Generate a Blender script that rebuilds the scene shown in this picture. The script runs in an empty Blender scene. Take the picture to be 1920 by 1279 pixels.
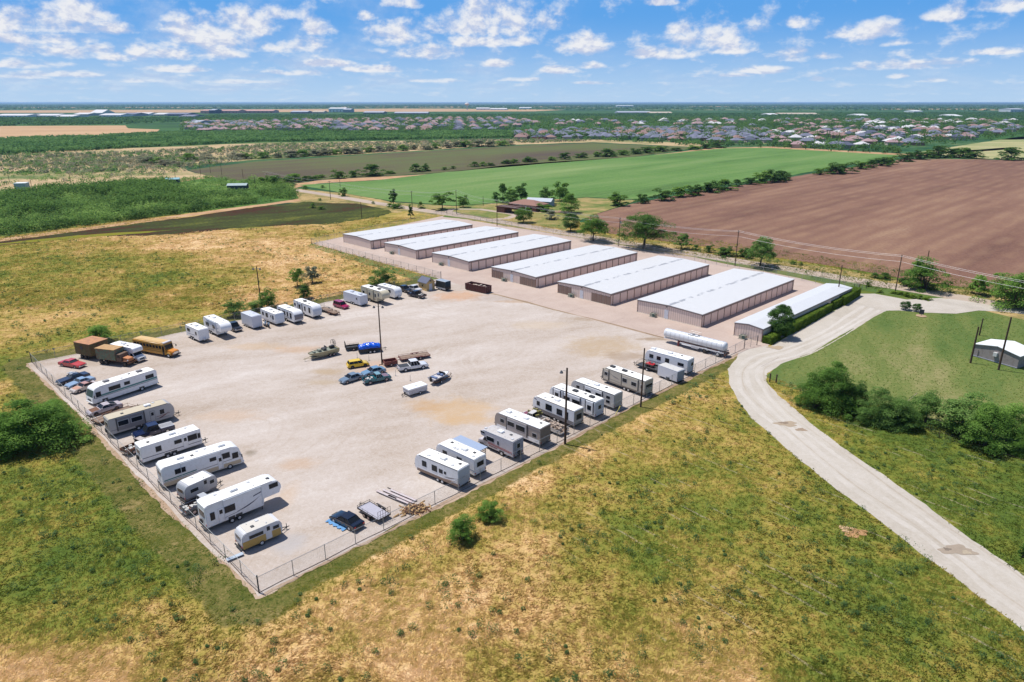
import bpy, bmesh, math, random
import numpy as np
from mathutils import Vector, Matrix
R = math.radians
random.seed(7); RNG = np.random.default_rng(11)
SC = bpy.context.scene
COL = SC.collection

# ------------------------------------------------------------------ camera
CAM_H = 50.0; F_PX = 1300.0; PITCH = math.atan((639.5 - 192.0) / F_PX)
cam_d = bpy.data.cameras.new('camera'); cam = bpy.data.objects.new('camera', cam_d); COL.objects.link(cam)
cam_d.sensor_width = 36.0; cam_d.lens = 36.0 * F_PX / 1920.0
cam_d.clip_start = 0.5; cam_d.clip_end = 90000.0
cam.location = (0, 0, CAM_H); cam.rotation_euler = (math.pi / 2 - PITCH, 0, 0)
SC.camera = cam
SC.render.resolution_x = 1024; SC.render.resolution_y = 682

def G(u, v, z0=0.0):
    """ground point (plane z0) seen at photo pixel (u, v)"""
    x = (u - 960) / F_PX; z = -(v - 639.5) / F_PX
    y = math.cos(PITCH) + z * math.sin(PITCH); zz = -math.sin(PITCH) + z * math.cos(PITCH)
    t = -(CAM_H - z0) / zz
    return Vector((x * t, y * t, z0))
def height_at(u, v, vt):
    y = G(u, v).y; z = -(vt - 639.5) / F_PX
    return CAM_H + (-math.sin(PITCH) + z * math.cos(PITCH)) / (math.cos(PITCH) + z * math.sin(PITCH)) * y
def azel(u, v):
    x = (u - 960) / F_PX; z = -(v - 639.5) / F_PX
    y = math.cos(PITCH) + z * math.sin(PITCH); zz = -math.sin(PITCH) + z * math.cos(PITCH)
    return math.atan2(x, y), zz / math.hypot(x, y)

# ------------------------------------------------------------------ light
SUN_EL, SUN_AZ = 68.0, math.degrees(math.atan2(-0.90, 0.43))      # azimuth clockwise from +Y: the sun stands left and behind
SKY_STRENGTH = 0.10
sun_d = bpy.data.lights.new('sun', 'SUN'); sun_o = bpy.data.objects.new('sun', sun_d); COL.objects.link(sun_o)
sun_d.energy = 4.9; sun_d.angle = R(0.5); sun_d.color = (1.0, 0.955, 0.89)
sd = Vector((math.sin(R(SUN_AZ)) * math.cos(R(SUN_EL)), math.cos(R(SUN_AZ)) * math.cos(R(SUN_EL)), math.sin(R(SUN_EL))))
sun_o.rotation_euler = sd.to_track_quat('Z', 'Y').to_euler()
SC.view_settings.view_transform = 'Standard'; SC.view_settings.look = 'None'
SC.view_settings.exposure = 0.15; SC.view_settings.gamma = 1.0; SC.view_settings.use_curve_mapping = False

_o1 = ['', 'first', 'second', 'third', 'fourth', 'fifth', 'sixth', 'seventh', 'eighth', 'ninth', 'tenth', 'eleventh', 'twelfth', 'thirteenth', 'fourteenth', 'fifteenth', 'sixteenth', 'seventeenth', 'eighteenth', 'nineteenth']
def nth(k): return _o1[k] if k < 20 else ({20: 'twentieth', 30: 'thirtieth', 40: 'fortieth'}[k] if k % 10 == 0 else {2: 'twenty ', 3: 'thirty ', 4: 'forty '}[k // 10] + _o1[k % 10])
class NT:
    """small node-tree writer"""
    def __init__(s, nt): s.nt = nt; s.n = nt.nodes; s.l = nt.links
    def put(s, node, i, v):
        if v is None: return
        if hasattr(v, 'is_output'): s.l.new(v, node.inputs[i])
        else: node.inputs[i].default_value = v
    def math(s, op, a, b=None, c=None, clamp=False):
        m = s.n.new('ShaderNodeMath'); m.operation = op; m.use_clamp = clamp
        s.put(m, 0, a); s.put(m, 1, b); s.put(m, 2, c); return m.outputs[0]
    def vmath(s, op, a, b=None, out=0):
        m = s.n.new('ShaderNodeVectorMath'); m.operation = op
        s.put(m, 0, a); s.put(m, 1, b); return m.outputs[out]
    def noise(s, vec, scale, detail=4, rough=0.55, dist=0.0):
        m = s.n.new('ShaderNodeTexNoise'); s.put(m, 'Vector', vec); m.inputs['Scale'].default_value = scale
        m.inputs['Detail'].default_value = detail; m.inputs['Roughness'].default_value = rough; m.inputs['Distortion'].default_value = dist
        return m.outputs[0]
    def ramp(s, fac, stops, interp='LINEAR'):
        m = s.n.new('ShaderNodeValToRGB'); m.color_ramp.interpolation = interp
        e = m.color_ramp.elements
        while len(e) < len(stops): e.new(0.5)
        for k, (p, c) in enumerate(stops): e[k].position = p; e[k].color = (*c[:3], 1)
        s.put(m, 0, fac); return m.outputs[0]
    def mix(s, fac, a, b, mode='MIX'):
        m = s.n.new('ShaderNodeMix'); m.data_type = 'RGBA'; m.blend_type = mode; m.clamp_factor = True
        s.put(m, 0, fac); s.put(m, 6, (*a, 1) if isinstance(a, tuple) and len(a) == 3 else a); s.put(m, 7, (*b, 1) if isinstance(b, tuple) and len(b) == 3 else b)
        return m.outputs[2]
    def smooth(s, x, a, b):
        m = s.n.new('ShaderNodeMapRange'); m.interpolation_type = 'SMOOTHSTEP'
        s.put(m, 0, x); m.inputs[1].default_value = a; m.inputs[2].default_value = b; return m.outputs[0]

W = bpy.data.worlds.new('World'); SC.world = W; W.use_nodes = True
wt = NT(W.node_tree); W.node_tree.nodes.clear()
sky = wt.n.new('ShaderNodeTexSky'); sky.sky_type = 'NISHITA'; sky.sun_disc = False
sky.sun_elevation = R(SUN_EL); sky.sun_rotation = R(SUN_AZ); sky.altitude = 600; sky.air_density = 1.0; sky.dust_density = 0.6; sky.ozone_density = 3.0
tc = wt.n.new('ShaderNodeTexCoord'); sep = wt.n.new('ShaderNodeSeparateXYZ'); wt.l.new(tc.outputs['Generated'], sep.inputs[0])
dx, dy, dz = sep.outputs
az = wt.math('ARCTAN2', dx, dy)
hyp = wt.math('SQRT', wt.math('ADD', wt.math('MULTIPLY', dx, dx), wt.math('MULTIPLY', dy, dy)))
el = wt.math('MAXIMUM', wt.math('DIVIDE', dz, hyp), 0.0)
te = wt.math('ADD', el, 0.035)
ca = wt.math('MULTIPLY', az, 9.5); cb = wt.math('MULTIPLY', wt.math('LOGARITHM', te, math.e), 1.75)
cmb = wt.n.new('ShaderNodeCombineXYZ'); wt.put(cmb, 0, ca); wt.put(cmb, 1, cb)
P0 = cmb.outputs[0]
cmb2 = wt.n.new('ShaderNodeCombineXYZ'); wt.put(cmb2, 0, wt.math('ADD', ca, -0.03)); wt.put(cmb2, 1, wt.math('ADD', cb, 0.10))
n0 = wt.noise(P0, 2.7, 9, 0.58, 0.1); n1 = wt.noise(cmb2.outputs[0], 2.7, 9, 0.58, 0.1)
CLOUDS = [(40,38,95,24),(150,18,55,26),(75,72,90,14),(200,52,60,14),(105,92,95,16),(45,118,60,10),(170,90,40,12),(225,105,40,10),
 (262,92,30,18),(330,98,45,14),(400,95,60,18),(380,60,110,38),(470,38,70,34),(520,22,50,18),(555,80,65,18),(600,48,34,20),(490,85,50,14),
 (740,58,62,30),(690,28,22,12),(800,98,75,18),(760,4,45,12),(930,30,120,46),(1010,42,45,18),(900,75,70,14),(870,48,70,20),(975,75,40,12),
 (1093,80,64,24),(1340,62,90,42),(1275,52,36,14),(1365,92,60,10),(1487,40,24,12),(1645,55,70,22),(1570,62,32,12),(1670,78,48,9),
 (1785,27,48,12),(1870,8,85,14),(1250,97,55,15),(1205,100,34,10),(1478,103,42,15),(1548,104,26,8),(1645,122,48,11),(1765,120,62,10),
 (1425,130,55,9),(1105,122,30,9),(1050,130,50,9),(930,118,36,9),(1380,140,30,5),(1540,148,20,5),(1685,142,22,5),(1745,150,24,5),(1860,96,40,7),(1240,3,30,8),
 (620,118,60,9),(700,128,70,8),(560,135,60,7),(330,128,60,8),(120,138,70,7),(20,142,60,7),(250,150,60,5),(450,152,70,5),(820,150,60,5),(970,148,50,5),(1110,155,40,4)]
cov = 0.0; hgt = 0.0
for (u, v, ru, rv) in CLOUDS:
    a0, e0 = azel(u, v + rv * 0.35)
    da = wt.math('MULTIPLY', wt.math('SUBTRACT', az, a0), F_PX / (ru * 1.10))
    de = wt.math('MULTIPLY', wt.math('SUBTRACT', el, e0), F_PX / (rv * 1.25))
    de = wt.math('MAXIMUM', de, wt.math('MULTIPLY', de, -1.9))
    r2 = wt.math('ADD', wt.math('MULTIPLY', da, da), wt.math('MULTIPLY', de, de))
    cov = wt.math('MAXIMUM', cov, wt.math('SUBTRACT', 1.0, r2))
d0 = wt.math('ADD', wt.math('MULTIPLY', cov, 0.55), wt.math('MULTIPLY', wt.math('SUBTRACT', n0, 0.5), 2.1))
dens = wt.smooth(d0, 0.02, 0.68)
# everything outside the built clouds: small cumulus over the rest of the sky dome, thin streaks near the horizon
nb = wt.noise(P0, 1.3, 8, 0.6); lowband = wt.math('SUBTRACT', 1.0, wt.smooth(el, 0.015, 0.085))
left = wt.smooth(az, 0.25, -0.45)
thin = wt.math('MULTIPLY', wt.smooth(nb, 0.42, 0.75), wt.math('ADD', wt.math('MULTIPLY', lowband, 0.28), wt.math('MULTIPLY', left, 0.42)))
away = wt.smooth(wt.math('ABSOLUTE', az), 0.75, 1.0); up = wt.smooth(el, 0.16, 0.3)
other = wt.math('MULTIPLY', wt.smooth(wt.noise(P0, 1.1, 8, 0.6), 0.62, 0.70), wt.math('MULTIPLY', away, wt.math('SUBTRACT', 1.0, up)))
alpha = wt.math('MAXIMUM', wt.math('MAXIMUM', dens, thin), other)
fadeh = wt.smooth(el, 0.0, 0.05)
alpha = wt.math('MULTIPLY', alpha, wt.math('ADD', wt.math('MULTIPLY', fadeh, 0.55), 0.42))
lit = wt.math('ADD', wt.math('MULTIPLY', wt.math('SUBTRACT', n0, n1), 8.0), 0.56, clamp=True)
ccol = wt.mix(lit, (5.2, 5.7, 7.2), (7.7, 7.8, 8.1))
hazecol = wt.mix(wt.smooth(el, -0.015, 0.115), (4.1, 5.9, 8.1), (0.88, 3.25, 7.4))
skyc = wt.mix(0.92, sky.outputs[0], hazecol)
wt.sky_mix = wt.mix(wt.smooth(el, 0.45, 0.17), wt.vmath('MULTIPLY', sky.outputs[0], (.80, .86, .98)), skyc)
final = wt.mix(alpha, wt.sky_mix, ccol)
bg = wt.n.new('ShaderNodeBackground'); wt.put(bg, 0, final); bg.inputs[1].default_value = SKY_STRENGTH
wo = wt.n.new('ShaderNodeOutputWorld'); wt.l.new(bg.outputs[0], wo.inputs[0])

# ------------------------------------------------------------------ helpers
def lin(c): c = c / 255.0; return c / 12.92 if c <= 0.04045 else ((c + 0.055) / 1.055) ** 2.4
def C(r, g, b, k=0.72): return (lin(r) * k, lin(g) * k, lin(b) * k)

MATS = {}
def pm(name, col, rough=0.5, metal=0.0, var=0.10, scale=1.5, coat=0.0, spec=0.5, dirt=None, dirt_amt=0.0):
    """painted / plain solid surface with slight wear"""
    if name in MATS: return MATS[name]
    m = bpy.data.materials.new(name); m.use_nodes = True; t = NT(m.node_tree); b = t.n['Principled BSDF']
    g = t.n.new('ShaderNodeTexCoord').outputs['Object']
    n = t.noise(g, scale, 6, 0.6)
    c = t.mix(n, tuple(x * (1 - var) for x in col), tuple(min(1, x * (1 + var)) for x in col))
    if dirt is not None:
        c = t.mix(t.math('MULTIPLY', t.smooth(t.noise(g, scale * 1.7, 7, 0.65), 0.45, 0.70), dirt_amt), c, dirt)
    t.put(b, 'Base Color', c); b.inputs['Roughness'].default_value = rough; b.inputs['Metallic'].default_value = metal
    b.inputs['Coat Weight'].default_value = coat; b.inputs['Specular IOR Level'].default_value = spec
    MATS[name] = m; return m

def glass_mat():
    m = pm('dark_glass', (0.012, 0.015, 0.02), rough=0.12, var=0.05, spec=0.25); return m
GLASS = glass_mat()
TYRE = pm('tyre_rubber', (0.016, 0.016, 0.017), 0.85)
RIMW = pm('white_rim', (0.55, 0.55, 0.56), 0.4); RIMG = pm('steel_rim', (0.36, 0.30, 0.31), 0.35, 0.6); RIMB = pm('dark_rim', (0.05, 0.04, 0.035), 0.6)
BLACK = pm('black_steel', (0.018, 0.018, 0.02), 0.5); GALV = pm('galvanised_steel', (0.33, 0.34, 0.35), 0.45, 0.5)
DKGREY = pm('dark_grey_plastic', (0.045, 0.047, 0.052), 0.6); CHROME = pm('chrome', (0.55, 0.55, 0.56), 0.2, 0.9)
WHITE = pm('white_fibreglass', (0.74, 0.75, 0.77), 0.4, var=0.05, dirt=(0.42, 0.39, 0.34), dirt_amt=0.25)
ROOFW = pm('white_rubber_roof', (0.78, 0.77, 0.74), 0.6, var=0.07, scale=0.9, dirt=(0.45, 0.41, 0.35), dirt_amt=0.42)
RED_L = pm('tail_light_red', (0.35, 0.02, 0.02), 0.2); HEAD_L = pm('head_light_glass', (0.62, 0.64, 0.66), 0.12)
RUST = pm('rusty_steel', (0.12, 0.055, 0.032), 0.85, var=0.4, scale=2.5, dirt=(0.22, 0.10, 0.045), dirt_amt=0.8)

class MB:
    """mesh collector"""
    def __init__(s): s.v = []; s.f = []; s.mi = []; s.cur = 0
    def add(s, vs, fs):
        o = len(s.v); s.v += [tuple(v) for v in vs]; s.f += [tuple(i + o for i in f) for f in fs]; s.mi += [s.cur] * len(fs); return s
    def box(s, cx, cy, cz, sx, sy, sz, rz=0.0):
        hx, hy, hz = sx / 2, sy / 2, sz / 2; c, n = math.cos(rz), math.sin(rz); vs = []
        for z in (-hz, hz):
            for x, y in ((-hx, -hy), (hx, -hy), (hx, hy), (-hx, hy)): vs.append((cx + x * c - y * n, cy + x * n + y * c, cz + z))
        return s.add(vs, [(0, 3, 2, 1), (4, 5, 6, 7), (0, 1, 5, 4), (1, 2, 6, 5), (2, 3, 7, 6), (3, 0, 4, 7)])
    def bx(s, x0, x1, y0, y1, z0, z1): return s.box((x0 + x1) / 2, (y0 + y1) / 2, (z0 + z1) / 2, x1 - x0, y1 - y0, z1 - z0)
    def prism(s, prof, y0, y1, y0t=None, y1t=None):
        """profile of (x, z) extruded along y"""
        n = len(prof); vs = [(x, y0, z) for x, z in prof] + [(x, y1, z) for x, z in prof]
        fs = [tuple(range(n - 1, -1, -1)), tuple(range(n, 2 * n))] + [(i, (i + 1) % n, n + (i + 1) % n, n + i) for i in range(n)]
        return s.add(vs, fs)
    def prismz(s, prof, z0, z1):
        n = len(prof); vs = [(x, y, z0) for x, y in prof] + [(x, y, z1) for x, y in prof]
        fs = [tuple(range(n - 1, -1, -1)), tuple(range(n, 2 * n))] + [(i, (i + 1) % n, n + (i + 1) % n, n + i) for i in range(n)]
        return s.add(vs, fs)
    def tube(s, pts, r, n=6, cap=True):
        pts = [Vector(p) for p in pts]; rr = r if isinstance(r, (list, tuple)) else [r] * len(pts); o = len(s.v); vs = []
        for i, p in enumerate(pts):
            d = (pts[min(i + 1, len(pts) - 1)] - pts[max(i - 1, 0)]).normalized()
            a = d.orthogonal().normalized() if abs(d.z) > 0.95 else d.cross(Vector((0, 0, 1))).normalized()
            b = d.cross(a)
            for k in range(n):
                t = 2 * math.pi * k / n; vs.append(p + (a * math.cos(t) + b * math.sin(t)) * rr[i])
        fs = []
        for i in range(len(pts) - 1):
            for k in range(n): fs.append((i * n + k, i * n + (k + 1) % n, (i + 1) * n + (k + 1) % n, (i + 1) * n + k))
        if cap: fs += [tuple(range(n - 1, -1, -1)), tuple((len(pts) - 1) * n + k for k in range(n))]
        return s.add(vs, fs)
    def lathe(s, prof, n=16, axis='z', at=(0, 0, 0)):
        """profile of (r, h) round an axis"""
        vs = []
        for r, h in prof:
            for k in range(n):
                t = 2 * math.pi * k / n; a, b = r * math.cos(t), r * math.sin(t)
                p = (a, b, h) if axis == 'z' else ((a, h, b) if axis == 'y' else (h, a, b))
                vs.append((p[0] + at[0], p[1] + at[1], p[2] + at[2]))
        fs = [(i * n + k, i * n + (k + 1) % n, (i + 1) * n + (k + 1) % n, (i + 1) * n + k) for i in range(len(prof) - 1) for k in range(n)]
        fs += [tuple(range(n - 1, -1, -1)), tuple((len(prof) - 1) * n + k for k in range(n))]
        return s.add(vs, fs)
    def mesh(s, name, mats, bevel=0, smooth=False, seg=1, angle=40):
        me = bpy.data.meshes.new(name); me.from_pydata(s.v, [], s.f); me.update()
        bm = bmesh.new(); bm.from_mesh(me)
        bmesh.ops.recalc_face_normals(bm, faces=bm.faces)
        if bevel:
            ed = [e for e in bm.edges if len(e.link_faces) == 2 and e.calc_face_angle(0) > R(angle)]
            bmesh.ops.bevel(bm, geom=ed, offset=bevel, segments=seg, affect='EDGES', clamp_overlap=True)
        bm.to_mesh(me); bm.free()
        for m in (mats if isinstance(mats, (list, tuple)) else [mats]): me.materials.append(m)
        if not bevel and len(set(s.mi)) > 1 and len(me.polygons) == len(s.mi): me.polygons.foreach_set('material_index', s.mi)
        if smooth:
            me.polygons.foreach_set('use_smooth', [True] * len(me.polygons))
            me.set_sharp_from_angle(angle=R(45))
        return me
    def build(s, name, mats, parent=None, **k):
        return put(name, s.mesh(name, mats, **k), parent)

def put(name, me, parent=None, loc=None, rz=None):
    o = bpy.data.objects.new(name, me); COL.objects.link(o)
    if parent is not None: o.parent = parent
    if loc is not None: o.location = loc
    if rz is not None: o.rotation_euler = (0, 0, rz)
    return o
def tag(o, label=None, cat=None, group=None, kind=None):
    if label: o['label'] = label
    if cat: o['category'] = cat
    if group: o['group'] = group
    if kind: o['kind'] = kind
    return o
def thing(name, label, cat, loc, rz=0.0, group=None):
    o = bpy.data.objects.new(name, None); COL.objects.link(o); o.empty_display_size = 0.3
    o.location = loc; o.rotation_euler = (0, 0, rz); return tag(o, label, cat, group)

def fast_mesh(name, V, F, mats, attrs=None, smooth=False):
    """V (n,3) float, F (m,k) int"""
    me = bpy.data.meshes.new(name); k = F.shape[1]
    me.vertices.add(len(V)); me.vertices.foreach_set('co', V.astype(np.float32).ravel())
    me.loops.add(F.size); me.loops.foreach_set('vertex_index', F.astype(np.int32).ravel())
    me.polygons.add(len(F)); me.polygons.foreach_set('loop_start', np.arange(0, F.size, k, dtype=np.int32))
    for m in mats: me.materials.append(m)
    for nm, arr in (attrs or {}).items():
        a = me.attributes.new(nm, 'FLOAT', 'POINT'); a.data.foreach_set('value', arr.astype(np.float32))
    me.update(calc_edges=True); me.validate()
    if smooth: me.polygons.foreach_set('use_smooth', [True] * len(me.polygons))
    return me
def inpoly(px, py, poly):
    ins = np.zeros(len(px), bool); n = len(poly)
    for i in range(n):
        x0, y0 = poly[i]; x1, y1 = poly[(i + 1) % n]
        if y0 == y1: continue
        c = ((y0 > py) != (y1 > py)) & (px < (x1 - x0) * (py - y0) / (y1 - y0) + x0); ins ^= c
    return ins
def gpoly(pts): return [(G(u, v).x, G(u, v).y) for u, v in pts]

# ------------------------------------------------------------------ ground materials
def ground_mat(name, cols, big=0.02, mid=0.12, fine=1.6, w=(1.0, 0.7, 0.6), rows=None, rough=0.95, gain=2.0, bump=0.25, spots=None, aniso=None, gk=1.9, swirl=0.0, arcs=None):
    m = bpy.data.materials.new(name); m.use_nodes = True; t = NT(m.node_tree); b = t.n['Principled BSDF']
    P = t.n.new('ShaderNodeNewGeometry').outputs['Position']
    if aniso:
        mp = t.n.new('ShaderNodeMapping'); mp.inputs['Rotation'].default_value = (0, 0, -R(aniso[0])); t.put(mp, 0, P); PA = t.vmath('MULTIPLY', mp.outputs[0], (aniso[1], 1.0, 1.0))
    else: PA = P
    tot = sum(w)
    s = t.math('MULTIPLY', t.noise(PA, big, 4, 0.6), w[0] / tot)
    s = t.math('ADD', s, t.math('MULTIPLY', t.noise(PA, mid, 5, 0.6), w[1] / tot))
    fn = t.noise(P, fine, 6, 0.7, swirl)
    s = t.math('ADD', s, t.math('MULTIPLY', fn, w[2] / tot))
    s = t.math('ADD', t.math('MULTIPLY', t.math('SUBTRACT', s, 0.5), gain * gk), 0.5, clamp=True)
    n = len(cols)
    c = t.ramp(s, [(i / (n - 1), cols[i]) for i in range(n)])
    if arcs:                                                      # turning tracks: bands round a few centres
        for (cx, cy, r0, r1, col, amt) in arcs:
            r_ = t.math('ADD', t.vmath('LENGTH', t.vmath('SUBTRACT', P, (cx, cy, 0.0)), out=1), t.math('MULTIPLY', t.noise(P, .06, 3), 5.0))
            wv = t.math('MULTIPLY', t.smooth(t.math('SINE', t.math('MULTIPLY', r_, 2 * math.pi / 2.1)), .35, .95), t.smooth(t.noise(P, .07, 4, .6), .46, .6))
            wv = t.math('MULTIPLY', wv, t.math('MULTIPLY', t.smooth(r_, r0 - 3, r0 + 3), t.smooth(r_, r1 + 5, r1 - 5)))
            c = t.mix(t.math('MULTIPLY', wv, amt), c, col)
    if rows:
        ang, period, amt, col = rows
        mp = t.n.new('ShaderNodeMapping'); mp.inputs['Rotation'].default_value = (0, 0, -R(ang)); t.put(mp, 0, P)
        sp = t.n.new('ShaderNodeSeparateXYZ'); t.put(sp, 0, mp.outputs[0])
        y = t.math('ADD', sp.outputs[1], t.math('MULTIPLY', t.noise(P, 0.03, 3), period * .35))
        wv = t.math('ADD', t.math('MULTIPLY', t.math('SINE', t.math('MULTIPLY', y, 2 * math.pi / period)), 0.5), 0.5)
        wv = t.math('MULTIPLY', t.math('MULTIPLY', wv, t.smooth(t.noise(P, 0.05, 5), 0.35, 0.65)), amt)
        c = t.mix(wv, c, col)
    if spots:                                                     # stains and tracks with a shape of their own
        for (cx, cy, rx, ry, ang, col, amt) in spots:
            v = t.vmath('SUBTRACT', P, (cx, cy, 0.0))
            mp = t.n.new('ShaderNodeMapping'); mp.vector_type = 'POINT'; mp.inputs['Rotation'].default_value = (0, 0, -R(ang)); t.put(mp, 0, v)
            q = t.vmath('MULTIPLY', mp.outputs[0], (1 / rx, 1 / ry, 0.0)); ln = t.vmath('LENGTH', q, out=1)
            ln = t.math('ADD', ln, t.math('MULTIPLY', t.math('SUBTRACT', t.noise(P, 0.35, 6, 0.65), 0.5), 1.7))
            c = t.mix(t.math('MULTIPLY', t.math('MULTIPLY', t.smooth(ln, 1.30, 0.35), amt), t.math('ADD', t.math('MULTIPLY', t.noise(PA, 0.9, 6, .7, 1.5), 1.5), .1, clamp=True)), c, col)
    t.put(b, 'Base Color', c); b.inputs['Roughness'].default_value = rough; b.inputs['Specular IOR Level'].default_value = 0.15
    if bump:
        bp = t.n.new('ShaderNodeBump'); bp.inputs['Strength'].default_value = bump; bp.inputs['Distance'].default_value = 0.15; t.put(bp, 'Height', fn); t.put(b, 'Normal', bp.outputs[0])
    return m

def sheet(name, pts, z, mat, jit=0.0, step=3.0, kind='structure', world=False, scale=0.15):
    """flat polygon of ground with an irregular edge"""
    P = [Vector((*p, 0)) for p in (pts if world else gpoly(pts))]
    out = []; ph = [random.uniform(0, 6.28) for _ in range(6)]
    wob = lambda q: sum(math.sin(q * f_ + p_) / (k_ + 1) for k_, (f_, p_) in enumerate(zip((.09, .23, .51, .97, 1.9, 3.3), ph)))
    run = 0.0
    for i in range(len(P)):
        a, b = P[i], P[(i + 1) % len(P)]; L = (b - a).length
        n = max(1, min(400, int(L / step))) if jit else 1
        nrm = (b - a).cross(Vector((0, 0, 1))).normalized()
        for k in range(n):
            p = a.lerp(b, k / n)
            if jit and k: p = p + nrm * (random.gauss(0, 1) * jit * 0.35 + wob(run + L * k / n) * jit * 0.8)
            out.append((p.x, p.y, z))
        run += L
    me = bpy.data.meshes.new(name); bm = bmesh.new(); f = bm.faces.new([bm.verts.new(p) for p in out])
    bm.normal_update()
    if f.normal.z < 0: f.normal_flip()
    bmesh.ops.triangulate(bm, faces=bm.faces[:]); bm.to_mesh(me); bm.free(); me.materials.append(mat)
    o = put(name, me); return tag(o, kind=kind)

# ------------------------------------------------------------------ terrain
GREEN_F = [C(30, 58, 28), C(50, 86, 40), C(68, 108, 50), C(90, 124, 62)]
M_base = ground_mat('range_land', [C(22, 54, 40), C(38, 80, 50), C(58, 100, 58), C(110, 128, 80), C(196, 170, 122)], big=0.0011, mid=0.006, fine=0.05, w=(1.1, 0.8, 0.7), gain=2.4, bump=0, aniso=(0, 0.45))
def disc_ground():
    rs = [0, 300, 1000, 3000, 9000, 24000, 60000]; n = 64; V = []; F = []
    for r in rs:
        for k in range(n): V.append((r * math.sin(2 * math.pi * k / n), r * math.cos(2 * math.pi * k / n), 0.0))
    mb = MB(); mb.add(V, [(i * n + k, i * n + (k + 1) % n, (i + 1) * n + (k + 1) % n, (i + 1) * n + k) for i in range(1, len(rs) - 1) for k in range(n)] + [tuple(range(n, 2 * n))])
    o = mb.build('ground', M_base); tag(o, kind='structure')
disc_ground()

# how dry the grass is, by place: (photo column, photo row, dryness)
DRY = []
for v, lst in {1265: '40:.95 200:1 350:.7 500:.9 650:.75 800:.95 950:.7 1100:.6 1300:.75 1400:.8 1500:.4 1600:.35 1750:.3',
 1150: '50:.3 150:.3 250:.5 350:.6 450:.6 600:.75 750:.85 900:.8 1000:.8 1150:.6 1300:.7 1400:.5 1550:.35 1700:.35',
 1050: '50:.25 150:.2 250:.3 350:.35 440:.15 560:.5 700:.9 850:.7 1000:.75 1100:.5 1250:.4 1350:.45 1450:.4 1600:.3 1700:.35',
 970: '50:.35 150:.4 250:.45 340:.12 850:.85 950:.7 1050:.5 1200:.3 1350:.4 1500:.45 1600:.35',
 900: '50:.4 150:.3 250:.12 980:.95 1100:.6 1200:.45 1300:.4 1450:.5', 840: '50:.5 130:.5 190:.2 1100:.85 1200:.6 1300:.5 1400:.5 1500:.4',
 780: '1200:.75 1280:.7 1350:.55 1420:.5 20:.5', 730: '0:.75 60:.3 1280:.65 1340:.6', 690: '20:.3', 640: '50:.6 100:.4 150:.6 200:.4',
 600: '30:.7 100:.8 250:.6 400:.5', 560: '50:.5 200:.5 350:.55 500:.9 600:.85 660:.8', 520: '30:.4 150:.55 300:.35 420:.5 560:.85 640:.8 690:.7',
 490: '50:.45 200:.4 300:.5 420:.75 550:.95', 460: '50:.5 200:.65 350:.95 450:.9 520:.95', 440: '250:.85 400:.95 500:.7 600:.6', 425:'450:.5 600:.75 700:.5',
 1180: '1800:.35', 1000: '1850:.2 1900:.2', 900.5: '1700:.25 1850:.15', 800: '1560:.4 1650:.2', 760: '1480:.6', 720: '1460:.55 1700:.12 1850:.15', 650: '1560:.35 1700:.15 1800:.3', 610: '1650:.1 1750:.1 1900:.2'}.items():
    for it in lst.split():
        u, s = it.split(':'); p = G(float(u), float(v)); DRY.append((p.x, p.y, float(s)))
DRY = np.array(DRY)
def dryness(x, y):
    w = 1.0 / ((x[:, None] - DRY[:, 0]) ** 2 + (y[:, None] - DRY[:, 1]) ** 2 + 9.0) ** 1.6
    return (w * DRY[:, 2]).sum(1) / w.sum(1) - .05

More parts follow.
